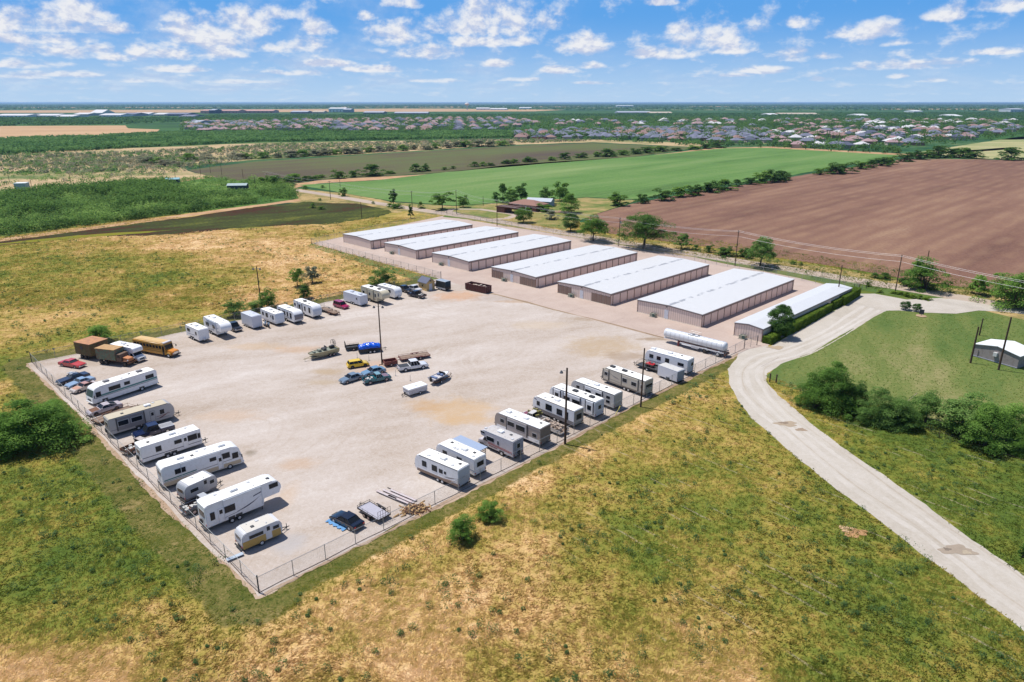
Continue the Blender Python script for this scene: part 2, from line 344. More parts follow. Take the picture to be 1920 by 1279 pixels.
GREENS = [C(83, 101, 41, .95), C(112, 118, 49, .95), C(146, 133, 64, .95)]
STRAWS = [C(169, 146, 82, .93), C(199, 165, 111, .93), C(219, 187, 142, .90)]
def grass_color(t, s, P):
    """s: dryness socket"""
    a = t.math('ADD', s, t.math('MULTIPLY', t.math('SUBTRACT', t.noise(P, 0.11, 5, 0.6), 0.5), .95))
    a = t.math('ADD', a, t.math('MULTIPLY', t.math('SUBTRACT', t.noise(P, 0.9, 6, 0.7), 0.5), .65))
    a = t.math('ADD', a, t.math('MULTIPLY', t.math('SUBTRACT', t.noise(P, 0.33, 4, 0.6), 0.5), 0.5))
    return t.ramp(a, [(0.10, GREENS[0]), (0.30, GREENS[1]), (0.48, GREENS[2]), (0.62, STRAWS[0]), (0.80, STRAWS[1]), (1.0, STRAWS[2])])
def near_grass_mat():
    m = bpy.data.materials.new('field_grass'); m.use_nodes = True; t = NT(m.node_tree); b = t.n['Principled BSDF']
    P = t.n.new('ShaderNodeNewGeometry').outputs['Position']
    at = t.n.new('ShaderNodeAttribute'); at.attribute_name = 'dry'
    c = grass_color(t, at.outputs['Fac'], P)
    am = t.n.new('ShaderNodeAttribute'); am.attribute_name = 'mown'
    mw = t.smooth(t.math('ADD', am.outputs['Fac'], t.math('MULTIPLY', t.math('SUBTRACT', t.noise(P, .35, 5, .65), .5), .7)), .42, .58)
    c = t.mix(mw, c, t.ramp(t.math('ADD', t.math('MULTIPLY', t.noise(P, .25, 5, .65), .6), t.math('MULTIPLY', t.noise(P, 1.4, 6, .7), .5)), [(.35, C(74, 86, 36)), (.48, C(98, 104, 48)), (.58, C(124, 118, 64)), (.70, C(158, 140, 92))]))
    mp = t.n.new('ShaderNodeMapping'); mp.inputs['Rotation'].default_value = (0, 0, -R(-50)); t.put(mp, 0, P)
    sp = t.n.new('ShaderNodeSeparateXYZ'); t.put(sp, 0, mp.outputs[0])
    y = t.math('ADD', sp.outputs[1], t.math('MULTIPLY', t.noise(P, 0.15, 3), 1.2))
    wv = t.smooth(t.math('SINE', t.math('MULTIPLY', y, 2 * math.pi / 2.6)), 0.90, 1.0)
    px = t.n.new('ShaderNodeSeparateXYZ'); t.put(px, 0, P)
    wv = t.math('MULTIPLY', t.math('MULTIPLY', wv, t.smooth(t.noise(P, 0.12, 4), 0.5, 0.6)), t.smooth(px.outputs[0], 0, 14))
    c = t.mix(t.math('MULTIPLY', wv, 0.55), c, C(176, 160, 140))
    fn = t.noise(P, 4.0, 6, 0.7)
    c = t.mix(1.0, c, t.ramp(fn, [(0.3, (0.60, 0.60, 0.60)), (0.7, (1.25, 1.25, 1.25))]), 'MULTIPLY')
    t.put(b, 'Base Color', c); b.inputs['Roughness'].default_value = 1.0; b.inputs['Specular IOR Level'].default_value = 0.1
    bp = t.n.new('ShaderNodeBump'); bp.inputs['Strength'].default_value = 0.6; bp.inputs['Distance'].default_value = 0.25; t.put(bp, 'Height', t.noise(P, 1.6, 7, 0.7)); t.put(b, 'Normal', bp.outputs[0])
    return m
M_near = near_grass_mat()
FIELD = [(-330, 22), (120, 22), (175, 140), (150, 190), (90, 250), (0, 335), (-120, 360), (-380, 300)]
def seg_dist(x, y, a, b):
    ax, ay = a; dx_, dy_ = b[0] - ax, b[1] - ay; q = np.clip(((x - ax) * dx_ + (y - ay) * dy_) / (dx_ ** 2 + dy_ ** 2), 0, 1)
    return np.hypot(x - ax - q * dx_, y - ay - q * dy_)
def mown(x, y):
    p = gpoly([(485, 1112), (60, 680), (1395, 654), (827, 522)]); m = np.zeros(len(x))
    for a, b, w in ((p[0], p[1], 5.2), (p[0], p[2], 3.6), (p[1], p[3], 4.0)): m = np.maximum(m, np.clip((w + 2 - seg_dist(x, y, a, b)) / 4, 0, 1))
    return m
def field_mesh():
    xs = np.arange(-380, 185, 2.0); ys = np.arange(20, 365, 2.0); X, Y = np.meshgrid(xs, ys); x = X.ravel(); y = Y.ravel()
    z = 0.06 * np.sin(x * 0.13 + 1) * np.sin(y * 0.17) * np.clip((y - 20) / 20, 0, 1)
    V = np.stack([x, y, 0.10 + z * 0.0], 1); nx = len(xs); ny = len(ys)
    i, j = np.meshgrid(np.arange(nx - 1), np.arange(ny - 1)); a = (j * nx + i).ravel()
    F = np.stack([a, a + 1, a + 1 + nx, a + nx], 1)
    cen = V[F].mean(1); F = F[inpoly(cen[:, 0], cen[:, 1], FIELD)]
    V[:, 2] = 0.004
    tag(put('grass_field', fast_mesh('grass_field', V, F, [M_near], {'dry': dryness(x, y), 'mown': mown(x, y)})), kind='structure')
field_mesh()

# ---- far fields
M_tan = ground_mat('stubble_field', [C(186, 150, 112), C(200, 164, 124), C(214, 180, 138)], big=0.01, mid=0.05, fine=0.6, bump=0, aniso=(10, .3))
M_scrub = ground_mat('dry_scrub_land', [C(104, 122, 70), C(150, 148, 98), C(192, 166, 124), C(210, 184, 144), C(176, 150, 112)], big=0.008, mid=0.04, fine=0.35, gain=3.2, bump=0, aniso=(8, .35))
M_dark = ground_mat('weedy_field', [C(92, 78, 70), C(100, 92, 68), C(104, 108, 66), C(98, 112, 64), C(126, 122, 84)], big=0.008, mid=0.03, fine=0.5, gain=2.6, bump=0, aniso=(46, .2), rows=(46, 9, .22, C(88, 70, 66)))
M_green = ground_mat('green_crop_field', [C(84, 116, 58, .66), C(104, 144, 72, .66), C(122, 152, 86, .66), C(146, 168, 104, .66)], big=0.008, mid=0.04, fine=0.6, gain=2.8, bump=0, aniso=(46, .14), rows=(46, 6.5, .30, C(134, 158, 96, .66)))
M_red = ground_mat('ploughed_field', [C(118, 86, 74, .60), C(142, 106, 90, .60), C(157, 120, 100, .61), C(180, 148, 120, .62)], big=0.012, mid=0.07, fine=0.9, w=(1, .9, .8), gain=2.5, bump=0.3, aniso=(45, .12), rows=(45, 7.5, .32, C(186, 152, 120, .64)))
M_pale = ground_mat('pale_pasture', [C(120, 138, 84), C(156, 162, 108), C(190, 180, 132), C(176, 172, 120)], big=0.012, mid=0.05, fine=0.5, gain=2.2, bump=0, aniso=(0, .4))
M_wood = ground_mat('wood_floor', [C(60, 96, 40), C(84, 122, 52), C(110, 140, 64), C(160, 156, 96)], big=0.02, mid=0.06, fine=0.4, bump=0, aniso=(10, .4))
M_dirt = ground_mat('dirt_strip', [C(170, 132, 96), C(196, 156, 118), C(210, 176, 138)], big=0.05, mid=0.2, fine=1.0)
M_marsh = ground_mat('dark_weed_strip', [C(66, 26, 16, .62), C(84, 44, 26, .60), C(66, 70, 28, .58), C(82, 92, 34, .60), C(124, 122, 46, .62)], big=0.018, mid=0.07, fine=0.7, w=(.9, .9, .7), gain=2.6, aniso=(35, .4))
M_verge = ground_mat('mown_verge', [C(84, 98, 46), C(104, 114, 58), C(124, 128, 70), C(150, 140, 88)], big=0.04, mid=0.2, fine=1.5, w=(.6, .8, .8), aniso=(45, .35))
M_lawn = ground_mat('lawn_grass', [C(78, 104, 48), C(96, 118, 58), C(120, 130, 70), C(152, 146, 98)], big=0.035, mid=0.12, fine=1.2, w=(.9, .8, .6), gain=2.3, aniso=(60, .3))
M_yellow = ground_mat('roadside_grass', [C(104, 114, 58), C(144, 134, 82), C(184, 158, 106), C(198, 172, 122)], big=0.05, mid=0.2, fine=1.2, gain=2.4)
M_concrete = ground_mat('pink_concrete', [C(202, 180, 168, .62), C(214, 193, 180, .62), C(222, 203, 191, .62)], big=0.04, mid=0.2, fine=1.6, w=(.8, .8, .4), rough=0.85, bump=0.05, rows=(45, 6.1, .0, C(180, 160, 150)))
M_drive = ground_mat('drive_gravel', [C(194, 184, 170, .66), C(208, 199, 187, .66), C(219, 211, 201, .66)], big=0.05, mid=0.25, fine=2.2, w=(.6, .7, .8), bump=0.2)
M_road = ground_mat('county_road', [C(176, 158, 144), C(192, 174, 158), C(200, 184, 168)], big=0.03, mid=0.2, fine=1.6, bump=0.1)
def sp(u, v, du, dv, col, amt, ang=None):
    c = G(u, v); a = G(u + du, v); b = G(u, v + dv); ra = (a - c).length; rb = (b - c).length
    return (c.x, c.y, ra, rb, 0 if ang is None else ang, col, amt)
TANS = C(204, 172, 132)
LOT_SPOTS = [sp(860, 770, 70, 26, TANS, .85), sp(800, 760, 40, 14, C(196, 160, 118), .7), sp(880, 788, 60, 10, TANS, .7), sp(1130, 650, 75, 24, C(188, 164, 132), .8), sp(1175, 668, 45, 10, C(168, 148, 128), .7),
 sp(615, 697, 35, 6, C(184, 160, 128), .8), sp(605, 717, 30, 6, C(188, 168, 140), .7), sp(560, 870, 40, 14, C(198, 166, 136), .6), sp(480, 650, 60, 7, TANS, .5), sp(700, 690, 40, 14, C(204, 164, 134), .6),
 sp(860, 555, 50, 10, C(206, 160, 122), .8), sp(940, 560, 60, 8, C(176, 160, 148), .6), sp(560, 655, 50, 8, C(204, 166, 128), .5), sp(545, 1020, 34, 20, C(188, 184, 184), .8), sp(430, 780, 70, 12, C(208, 178, 150), .5),
 sp(1010, 610, 60, 9, C(206, 186, 160), .5), sp(470, 850, 14, 6, C(120, 110, 90), .6), sp(540, 930, 20, 30, C(206, 178, 150), .5), sp(1230, 636, 40, 3.5, C(160, 138, 112), .9), sp(1120, 598, 70, 4, C(168, 146, 120), .7), sp(980, 566, 60, 3, C(190, 160, 130), .7)]
M_gravel = ground_mat('caliche_gravel', [C(196, 178, 161, .60), C(210, 195, 182, .61), C(219, 206, 196, .62), C(229, 219, 211, .63)], big=0.035, mid=0.16, fine=1.3, w=(.9, .9, .9), gain=2.5, bump=0.25, arcs=[(-30, 150, 14, 40, C(188, 168, 148, .6), .16), (5, 135, 8, 30, C(226, 218, 210, .66), .2), (-45, 100, 6, 26, C(186, 164, 140, .6), .14), (-12, 178, 10, 34, C(190, 168, 146, .6), .14), (20, 160, 9, 22, C(184, 160, 136, .6), .16)], spots=LOT_SPOTS, aniso=(25, .4), swirl=1.6)

sheet('far_woodland', [(-600, 236), (-600, 207), (700, 207), (2500, 207), (2500, 246), (1900, 262), (960, 262), (0, 290), (-600, 300)], 0.1, ground_mat('woodland_floor', GREEN_F, big=0.004, mid=0.02, fine=0.2, bump=0, aniso=(0, .5)))
sheet('airfield_grass', [(-300, 208.5), (400, 205.5), (840, 204), (1060, 206), (1000, 209), (600, 210), (380, 211), (-300, 212.5)], 0.3, M_tan)
sheet('stubble_field', [(-200, 238), (120, 236), (235, 235.5), (240, 241), (300, 243), (290, 250), (170, 256), (0, 260), (-200, 262)], 0.3, M_tan, .8, 30)
for k, (a, b, c, d, v0, v1) in enumerate([(640, 860, 880, 630, 200.2, 201.6), (1300, 1520, 1500, 1290, 199.6, 200.6), (1660, 1850, 1860, 1640, 204.2, 205.6), (1000, 1090, 1100, 1010, 200, 201), (-100, 380, 360, -100, 201.2, 202.2), (1840, 2000, 2000, 1830, 205.5, 207), (1440, 1550, 1560, 1430, 213.5, 216.5)]):
    sheet('far_field', [(a, v0), (b, v0), (c, v1), (d, v1)], 0.5, M_tan)
sheet('scrub_land', [(-200, 292), (300, 276), (480, 268), (920, 262), (1120, 262), (1340, 270), (1310, 276), (1110, 267), (960, 272), (700, 288), (480, 300), (330, 313), (400, 334), (250, 345), (130, 352), (-200, 372)], 0.12, M_scrub, 1.5, 20)
sheet('dark_field', [(352, 319), (480, 303), (700, 290), (960, 274), (1110, 268.5), (1310, 277), (1200, 293), (1000, 309), (800, 326), (600, 337), (520, 347), (400, 334)], 0.12, M_dark, .8, 15)
sheet('fence_row_strip', [(500, 352), (600, 338), (800, 327), (1000, 310), (1200, 294), (1330, 278), (1450, 275), (1700, 289), (1830, 281), (1900, 276), (1900, 280), (1700, 293), (1450, 279), (1360, 280), (1200, 297), (1000, 314), (800, 332), (600, 344), (530, 357)], 0.10, M_dirt, .8, 12)
sheet('green_field', [(560, 347), (700, 339), (960, 309), (1200, 293.5), (1360, 278), (1440, 277.5), (1690, 291.5), (1620, 305), (1450, 335), (1300, 352), (1195, 374), (1100, 370), (1000, 376), (940, 380), (850, 386), (740, 378), (640, 362)], 0.12, M_green, .8, 12)
sheet('brown_field', [(1090, 408), (1195, 380), (1300, 360), (1400, 346), (1600, 313), (1700, 298), (1840, 299), (1920, 301), (2200, 312), (2300, 640), (1990, 572), (1920, 554), (1700, 524), (1560, 499), (1400, 474), (1240, 452), (1130, 436)], 0.06, M_red, .5, 8)
sheet('pale_pasture', [(1720, 286), (1900, 258), (2100, 240), (2500, 250), (2500, 310), (1900, 299), (1830, 297)], 0.10, M_pale, .6, 12)
sheet('mesquite_floor', [(-200, 372), (130, 352), (300, 333), (420, 330), (540, 352), (560, 372), (500, 382), (250, 412), (0, 444), (-200, 470)], 0.05, M_wood, .6, 8)
sheet('farm_yard', [(740, 380), (850, 387), (940, 381), (1000, 377), (1100, 371), (1195, 376), (1095, 410), (1060, 430), (960, 416), (850, 398), (770, 388)], 0.13, ground_mat('yard_grass', [C(96, 118, 56), C(124, 132, 70), C(160, 146, 92), C(190, 162, 112)], big=.03, mid=.12, fine=.9, gain=2.4), .4, 6)
sheet('dirt_track', [(-100, 462), (0, 447.5), (280, 411), (500, 381), (560, 373.5), (565, 377), (500, 385.5), (280, 416), (0, 453), (-100, 468)], 0.02, M_dirt, .3, 5)
sheet('dark_weed_strip', [(-100, 470), (0, 453), (280, 416), (500, 386), (570, 378), (690, 384), (745, 398), (700, 408), (620, 420), (520, 424), (450, 428), (300, 441), (150, 445), (0, 461), (-100, 475)], 0.016, M_marsh, 1.6, 2)
sheet('yellow_weed_strip', [(-60, 462), (60, 450), (180, 439), (260, 434.5), (330, 431), (260, 438), (150, 446), (0, 459), (-60, 466)], 0.024, ground_mat('yellow_weeds', [C(110, 116, 30), C(136, 132, 34), C(108, 112, 48)], mid=.2), .8, 3)
sheet('roadside_grass', [(525, 350), (640, 362), (780, 386), (900, 402), (1060, 430), (1240, 455), (1400, 478), (1560, 503), (1700, 528), (1920, 560), (2100, 590), (2100, 640), (1920, 600), (1680, 550), (1560, 527), (1250, 474), (1000, 432), (830, 405), (700, 388), (620, 372), (520, 358)], 0.030, M_yellow, .4, 4)
sheet('dry_bank', [(548, 357), (600, 362), (650, 370), (720, 384), (760, 394), (745, 400), (690, 387), (570, 381), (540, 380), (552, 372), (540, 362)], 0.0145, M_yellow, .4, 3)
sheet('green_verge', [(835, 403), (1000, 430), (1104, 445), (1250, 470), (1396, 494), (1582, 522), (1690, 540), (1770, 556), (1762, 566), (1640, 549), (1500, 521), (1345, 491), (1210, 461), (1060, 435), (900, 413), (830, 407)], 0.036, M_lawn, .2, 4)
def ribbon(name, pts, w, z, mat, jit=.12):
    P = [G(*p) for p in pts]; L = []; Rr = []
    for i, p in enumerate(P):
        d = (P[min(i + 1, len(P) - 1)] - P[max(i - 1, 0)]).normalized(); n = Vector((-d.y, d.x, 0)); L.append(p + n * w / 2); Rr.append(p - n * w / 2)
    return sheet(name, [(p.x, p.y) for p in L + Rr[::-1]], z, mat, jit, 4, world=True)
ribbon('county_road', [(495, 347), (517, 351), (620, 366.5), (692, 379), (757, 389), (833, 400.5), (895, 409), (964, 420), (1055, 436), (1104, 444), (1250, 468), (1312, 478), (1396, 492), (1461, 502), (1582, 522), (1687, 539), (1793, 557), (1914, 580), (2100, 615), (2400, 670)], 7.0, 0.042, M_road)
ribbon('farm_drive', [(860, 403), (840, 397), (850, 392.5), (900, 393), (950, 400), (968, 404), (950, 410), (915, 413)], 4.0, 0.14, M_road)
ribbon('far_road', [(160, 352), (250, 346), (330, 342), (400, 331)], 4.0, 0.14, M_dirt)
sheet('front_lawn', [(1436, 705), (1470, 680), (1521, 662), (1603, 614), (1640, 594), (1669, 578.5), (1690, 583), (1730, 587), (1793, 589), (1835, 583), (1884, 585), (1990, 598), (2300, 650), (2300, 1000), (1920, 850), (1830, 815), (1700, 770), (1560, 745), (1460, 722)], 0.012, M_lawn, .25, 3)
sheet('pad_verge', [(575, 462), (585, 456), (700, 488), (826, 524), (826, 532), (790, 528), (700, 500), (640, 482)], 0.010, M_lawn, .6, 2)
sheet('gravel_road', [(1392, 654), (1430, 640), (1442, 652), (1603, 560), (1660, 580), (1669, 578), (1603, 614), (1521, 662), (1470, 680), (1438, 700), (1434.6, 716), (1458, 741), (1483, 762), (1525.7, 798), (1568.6, 830), (1618.6, 866), (1660, 892), (1736, 946), (1775, 977), (1843, 1025), (1918, 1078.6), (2020, 1146), (2150, 1240), (2150, 1500), (2000, 1246), (1918, 1182), (1846, 1128.6), (1789, 1082), (1718, 1032), (1653.6, 980), (1600, 940), (1561, 912), (1518.6, 876), (1483, 848), (1447, 816), (1408, 784), (1386, 755), (1366.8, 719), (1364, 692)], 0.018, M_drive, .16, 1.2)
sheet('gravel_lot', [(53, 681.5), (484, 1119), (1396, 655), (1260, 628), (905, 540), (826, 522), (345, 622)], 0.022, M_gravel, .25, 2)
sheet('lot_edge_dirt', [(48, 682), (479, 1124), (487, 1123), (1400, 657), (1396, 652), (486, 1112), (62, 679)], 0.016, ground_mat('edge_dirt', [C(150, 122, 96), C(186, 160, 136), C(206, 188, 170)], mid=.3, fine=2), .30, .8)
# the pad and drive in world metres: the storage row stands on a regular grid
U45 = Vector((math.cos(R(44.7)), math.sin(R(44.7)), 0)); N45 = Vector((U45.y, -U45.x, 0))
sheet('concrete_pad', [(583, 456), (600, 453), (840, 403), (905, 414), (1060, 437), (1210, 462), (1345, 492), (1500, 522), (1610, 549), (1590, 562), (1441, 648), (1404, 655), (1380, 664), (1240, 634.5), (1080, 592), (905, 546), (826, 523.5)], 0.028, M_concrete, .0)
sheet('concrete_drive', [(1603, 551), (1640, 551), (1700, 562), (1763, 559), (1800, 563), (1914, 582), (1990, 598), (1884, 585), (1835, 582.5), (1793, 588.5), (1730, 586.5), (1687, 582.5), (1655, 583), (1592, 566)], 0.046, M_drive, .0)
# pale expansion joints of the pad
def joints():
    mb = MB(); a0 = G(905, 546)
    for k in range(-6, 9):
        p = a0 + N45 * (k * 13.1 + 4); q = p + U45 * 7.5; d = N45 * .04
        mb.add([tuple(x) for x in ((p - d).to_tuple(), (p + d).to_tuple(), (q + d).to_tuple(), (q - d).to_tuple())], [(0, 1, 2, 3)])
    for v in range(len(mb.v)): mb.v[v] = (mb.v[v][0], mb.v[v][1], 0.032)
    tag(mb.build('pad_joint_lines', pm('joint_filler', C(150, 130, 116))), kind='structure')
joints()
ribbon('pad_edge_wash', [(905, 547), (960, 560), (1010, 573), (1060, 586), (1110, 598), (1160, 611), (1200, 622), (1245, 634)], .7, 0.0335, ground_mat('damp_silt', [C(150, 128, 104, .6), C(176, 152, 124, .6), C(200, 178, 152, .6)], mid=.4, fine=2), .28)
# wheel paths and puddle hollows on the gravel road
CL = [(1640, 572), (1562, 620), (1490, 655), (1430, 672), (1400, 692), (1403, 722), (1432, 762), (1503, 823), (1600, 898), (1700, 968), (1785, 1030), (1880, 1102), (1990, 1185), (2100, 1290)]
def smooth_line(pts, k=6):
    P = [G(*p) for p in pts]; out = []
    for i in range(len(P) - 1):
        p0, p1, p2, p3 = P[max(i - 1, 0)], P[i], P[i + 1], P[min(i + 2, len(P) - 1)]
        for j in range(k):
            q = j / k; out.append(.5 * ((2 * p1) + (p2 - p0) * q + (2 * p0 - 5 * p1 + 4 * p2 - p3) * q * q + (3 * p1 - p0 - 3 * p2 + p3) * q ** 3))
    return out + [P[-1]]
M_rut = ground_mat('packed_wheel_path', [C(200, 191, 178, .67), C(214, 206, 196, .67), C(224, 217, 208, .67)], mid=.3, fine=2.0); M_rut2 = ground_mat('loose_gravel_ridge', [C(188, 176, 160, .66), C(203, 192, 178, .66), C(215, 206, 194, .66)], mid=.5, fine=2.5)
cl = smooth_line(CL)
for off, w_, zz, mm in ((-1.6, .85, .0195, M_rut), (.35, .85, .0197, M_rut), (2.2, .7, .0199, M_rut), (-.65, .28, .0201, M_rut2), (3.3, .35, .0205, M_rut2)):
    L_, R_ = [], []
    for i, p in enumerate(cl):
        d = (cl[min(i + 1, len(cl) - 1)] - cl[max(i - 1, 0)]).normalized(); n = Vector((-d.y, d.x, 0)); o_ = off + .25 * math.sin(i * .37 + off)
        L_.append(p + n * (o_ + w_ / 2 * (1 + .35 * math.sin(i * .9 + off * 3)))); R_.append(p + n * (o_ - w_ / 2 * (1 + .35 * math.sin(i * 1.1 + off))))
    sheet('wheel_path', [(p.x, p.y) for p in L_ + R_[::-1]], zz, mm, .10, 1.0, world=True)
for k, (u, v, du, dv, col) in enumerate([(1475, 795, 20, 4.5, C(190, 172, 150, .62)), (1470, 793, 9, 2, C(160, 142, 124, .62)), (1502, 806, 10, 2.5, C(180, 158, 136, .62)), (1795, 1032, 32, 8, C(186, 170, 152, .62)), (1776, 1030, 7, 2.5, C(150, 136, 122, .62)), (1812, 1036, 8, 3, C(206, 190, 166, .62)), (1600, 998, 22, 9, C(200, 156, 112, .66)), (1586, 992, 12, 5, C(222, 186, 146, .66)), (1455, 652, 14, 3, C(196, 176, 150, .62))]):
    c = G(u, v); a = (G(u + du, v) - c).length; b = (G(u, v + dv) - c).length; ph = random.uniform(0, 6)
    sheet('bare_patch', [(c.x + a * math.cos(t) * (1 + .22 * math.sin(3 * t + ph) + .12 * math.sin(7 * t)), c.y + b * math.sin(t) * (1 + .22 * math.sin(3 * t + ph) + .12 * math.sin(7 * t))) for t in [q * math.pi / 24 for q in range(48)]], 0.030 + k * .002, ground_mat('bare_soil', [tuple(x * .85 for x in col), col, tuple(min(.9, x * 1.1) for x in col)], mid=.4, fine=3), world=True)

# ------------------------------------------------------------------ storage buildings
def ribbed(name, col, period=0.30, axis=0, var=.06, amt=.22, rough=.5, stain=None):
    m = bpy.data.materials.new(name); m.use_nodes = True; t = NT(m.node_tree); b = t.n['Principled BSDF']
    g = t.n.new('ShaderNodeTexCoord').outputs['Object']; s = t.n.new('ShaderNodeSeparateXYZ'); t.put(s, 0, g)
    if axis == 'xy': u = t.math('ADD', s.outputs[0], s.outputs[1])
    else: u = s.outputs[axis]
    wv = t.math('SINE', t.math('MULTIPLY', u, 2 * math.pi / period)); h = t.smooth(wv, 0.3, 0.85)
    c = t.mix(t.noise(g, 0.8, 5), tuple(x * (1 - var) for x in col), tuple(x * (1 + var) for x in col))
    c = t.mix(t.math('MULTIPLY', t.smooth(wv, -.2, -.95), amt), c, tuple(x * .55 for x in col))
    if stain:
        ax, w_, colr = stain
        k = t.math('MULTIPLY', t.smooth(t.math('ABSOLUTE', s.outputs[ax]), w_, w_ * .3), t.smooth(t.noise(g, 0.7, 3, .5), 0.46, 0.56))
        c = t.mix(t.math('MULTIPLY', k, .75), c, colr)
    t.put(b, 'Base Color', c); b.inputs['Roughness'].default_value = rough
    bp = t.n.new('ShaderNodeBump'); bp.inputs['Strength'].default_value = .6; bp.inputs['Distance'].default_value = .03; t.put(bp, 'Height', h); t.put(b, 'Normal', bp.outputs[0])
    return m
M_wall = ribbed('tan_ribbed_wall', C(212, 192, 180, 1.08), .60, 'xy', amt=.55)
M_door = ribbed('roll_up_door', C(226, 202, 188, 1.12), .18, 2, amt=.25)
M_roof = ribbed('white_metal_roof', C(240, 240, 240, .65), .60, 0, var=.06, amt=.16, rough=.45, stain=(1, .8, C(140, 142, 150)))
M_roof_plain = ribbed('plain_metal_roof', C(238, 240, 243, .65), .60, 0, var=.06, amt=.16, rough=.45)
M_trim = pm('brown_trim', C(140, 106, 86), .6); M_fascia = pm('grey_brown_fascia', C(164, 148, 142), .5)
M_wdoor = pm('white_door', C(232, 236, 244), .5); M_unit = pm('small_unit_door', C(146, 124, 112), .6); M_sill = pm('concrete_sill', C(190, 180, 168), .9)
DOOR_ME = MB().bx(-1.32, 1.32, -.03, .03, .05, 2.45).mesh('door', M_door)
def storage(label, A, n_doors, W=18.2, L=48.6, h=3.1, units=(), walkdoor=True, lead=1.0):
    """A: ground corner at the left end of the front gable; x runs along the building, y to its left"""
    ang = math.atan2(U45.y, U45.x); c = Vector((A[0], A[1], 0)) + N45 * W / 2
    t = thing('storage_building', label, 'storage building', (c.x, c.y, .03), ang, 'row of long self storage buildings')
    rise = .38; hw = W / 2
    mb = MB(); mb.add([(0, -hw, 0), (0, hw, 0), (0, hw, h), (0, 0, h + rise), (0, -hw, h), (L, -hw, 0), (L, hw, 0), (L, hw, h), (L, 0, h + rise), (L, -hw, h)],
        [(0, 1, 2, 3, 4), (9, 8, 7, 6, 5), (0, 4, 9, 5), (1, 6, 7, 2), (4, 3, 8, 9), (3, 2, 7, 8)])
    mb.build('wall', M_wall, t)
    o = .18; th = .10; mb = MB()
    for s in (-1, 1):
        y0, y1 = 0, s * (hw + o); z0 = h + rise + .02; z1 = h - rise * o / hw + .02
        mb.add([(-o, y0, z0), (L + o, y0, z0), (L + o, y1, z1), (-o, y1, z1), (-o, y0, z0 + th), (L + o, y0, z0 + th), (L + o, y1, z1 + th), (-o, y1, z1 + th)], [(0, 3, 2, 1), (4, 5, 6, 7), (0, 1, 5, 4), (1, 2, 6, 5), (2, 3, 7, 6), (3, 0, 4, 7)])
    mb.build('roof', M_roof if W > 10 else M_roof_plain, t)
    mb = MB()
    for s in (-1, 1): mb.bx(-.1, L + .1, s * (hw + .06) - .05, s * (hw + .06) + .05, h - .30, h - .05)
    for x in (-.06, L + .06):
        for s in (-1, 1): mb.add([(x - .04, 0, h + rise - .28), (x - .04, s * (hw + .1), h - .28), (x - .04, s * (hw + .1), h - .02), (x - .04, 0, h + rise - .02), (x + .04, 0, h + rise - .28), (x + .04, s * (hw + .1), h - .28), (x + .04, s * (hw + .1), h - .02), (x + .04, 0, h + rise - .02)], [(0, 1, 2, 3), (7, 6, 5, 4), (0, 4, 5, 1), (3, 2, 6, 7), (1, 5, 6, 2), (0, 3, 7, 4)])
    mb.build('fascia', M_fascia, t)
    mb = MB()
    pitch = (L - lead - .6) / n_doors
    for s in (-1, 1):
        for k in range(n_doors + 1): mb.bx(lead + k * pitch - .11, lead + k * pitch + .11, s * hw - .045, s * hw + .045, 0, 2.6)
        mb.bx(0, L, s * hw - .042, s * hw + .042, 2.6, 2.72)
    for s in (-1, 1):
        for x in (-.02, L + .02): mb.bx(x - .05, x + .05, s * hw - .05 + s * .02, s * hw + .05 + s * .02, 0, h - .3)
    mb.build('door_jamb', M_trim, t)
    for s in (-1, 1):
        for k in range(n_doors):
            d = put('door', DOOR_ME, t, (lead + (k + .5) * pitch, s * (hw + .015), 0)); d.scale = (pitch / 3.0, 1, 1)
    MB().bx(-.25, L + .25, -hw - .25, hw + .25, -.03, .02).build('foundation', M_sill, t)
    if walkdoor:
        y = walkdoor; d = MB().bx(-.05, 0.0, y - .55, y + .55, .05, 2.25).build('door', M_wdoor, t); tag(d, 'white walk-in door in the gable wall'); MB().bx(-.09, -.05, y - .45, y - .38, 1.0, 1.15).build('handle', CHROME, d)
        MB().bx(-.16, 0.0, y - .15, y + .15, 2.9, 3.1).build('wall_light', DKGREY, t)
    for y in units:
        d = MB().bx(-.035, 0.0, y - .62, y + .62, .05, 2.3).build('door', M_unit, t); MB().bx(-.05, -.036, y - .74, y - .62, .05, 2.4).bx(-.05, -.036, y + .62, y + .74, .05, 2.4).build('door_frame', M_trim, d)
    return t
def ac_unit(label, A, yoff, W=18.2):
    ang = math.atan2(U45.y, U45.x); c = Vector((A[0], A[1], 0)) + N45 * yoff - U45 * .9
    t = thing('air_conditioner', label, 'air conditioner', (c.x, c.y, .03), ang, 'air conditioners by the storage buildings')
    MB().bx(-.45, .45, -.75, .75, .08, .95).build('cabinet', pm('beige_cabinet', C(168, 168, 150), .6), t, bevel=.03)
    MB().bx(-.46, -.452, -.70, .0, .15, .88).build('grille', pm('green_grille', C(60, 90, 84), .6), t)
    MB().lathe([(.3, 0), (.3, .05)], 14, at=(0, -.35, .95)).lathe([(.3, 0), (.3, .05)], 14, at=(0, .36, .95)).build('fan_guard', DKGREY, t); MB().bx(-.6, .6, -.9, .9, 0, .08).build('base', M_sill, t)
S_A = []
b0 = G(645, 454.5); b6 = G(1194.8, 584.6)
row = [(645, 454.5), (722, 471.7), (811, 492), (922.5, 519.8), (1046, 549), (1194.8, 584.6)]
for k, p in enumerate(row):
    g = G(*p); S_A.append(g)
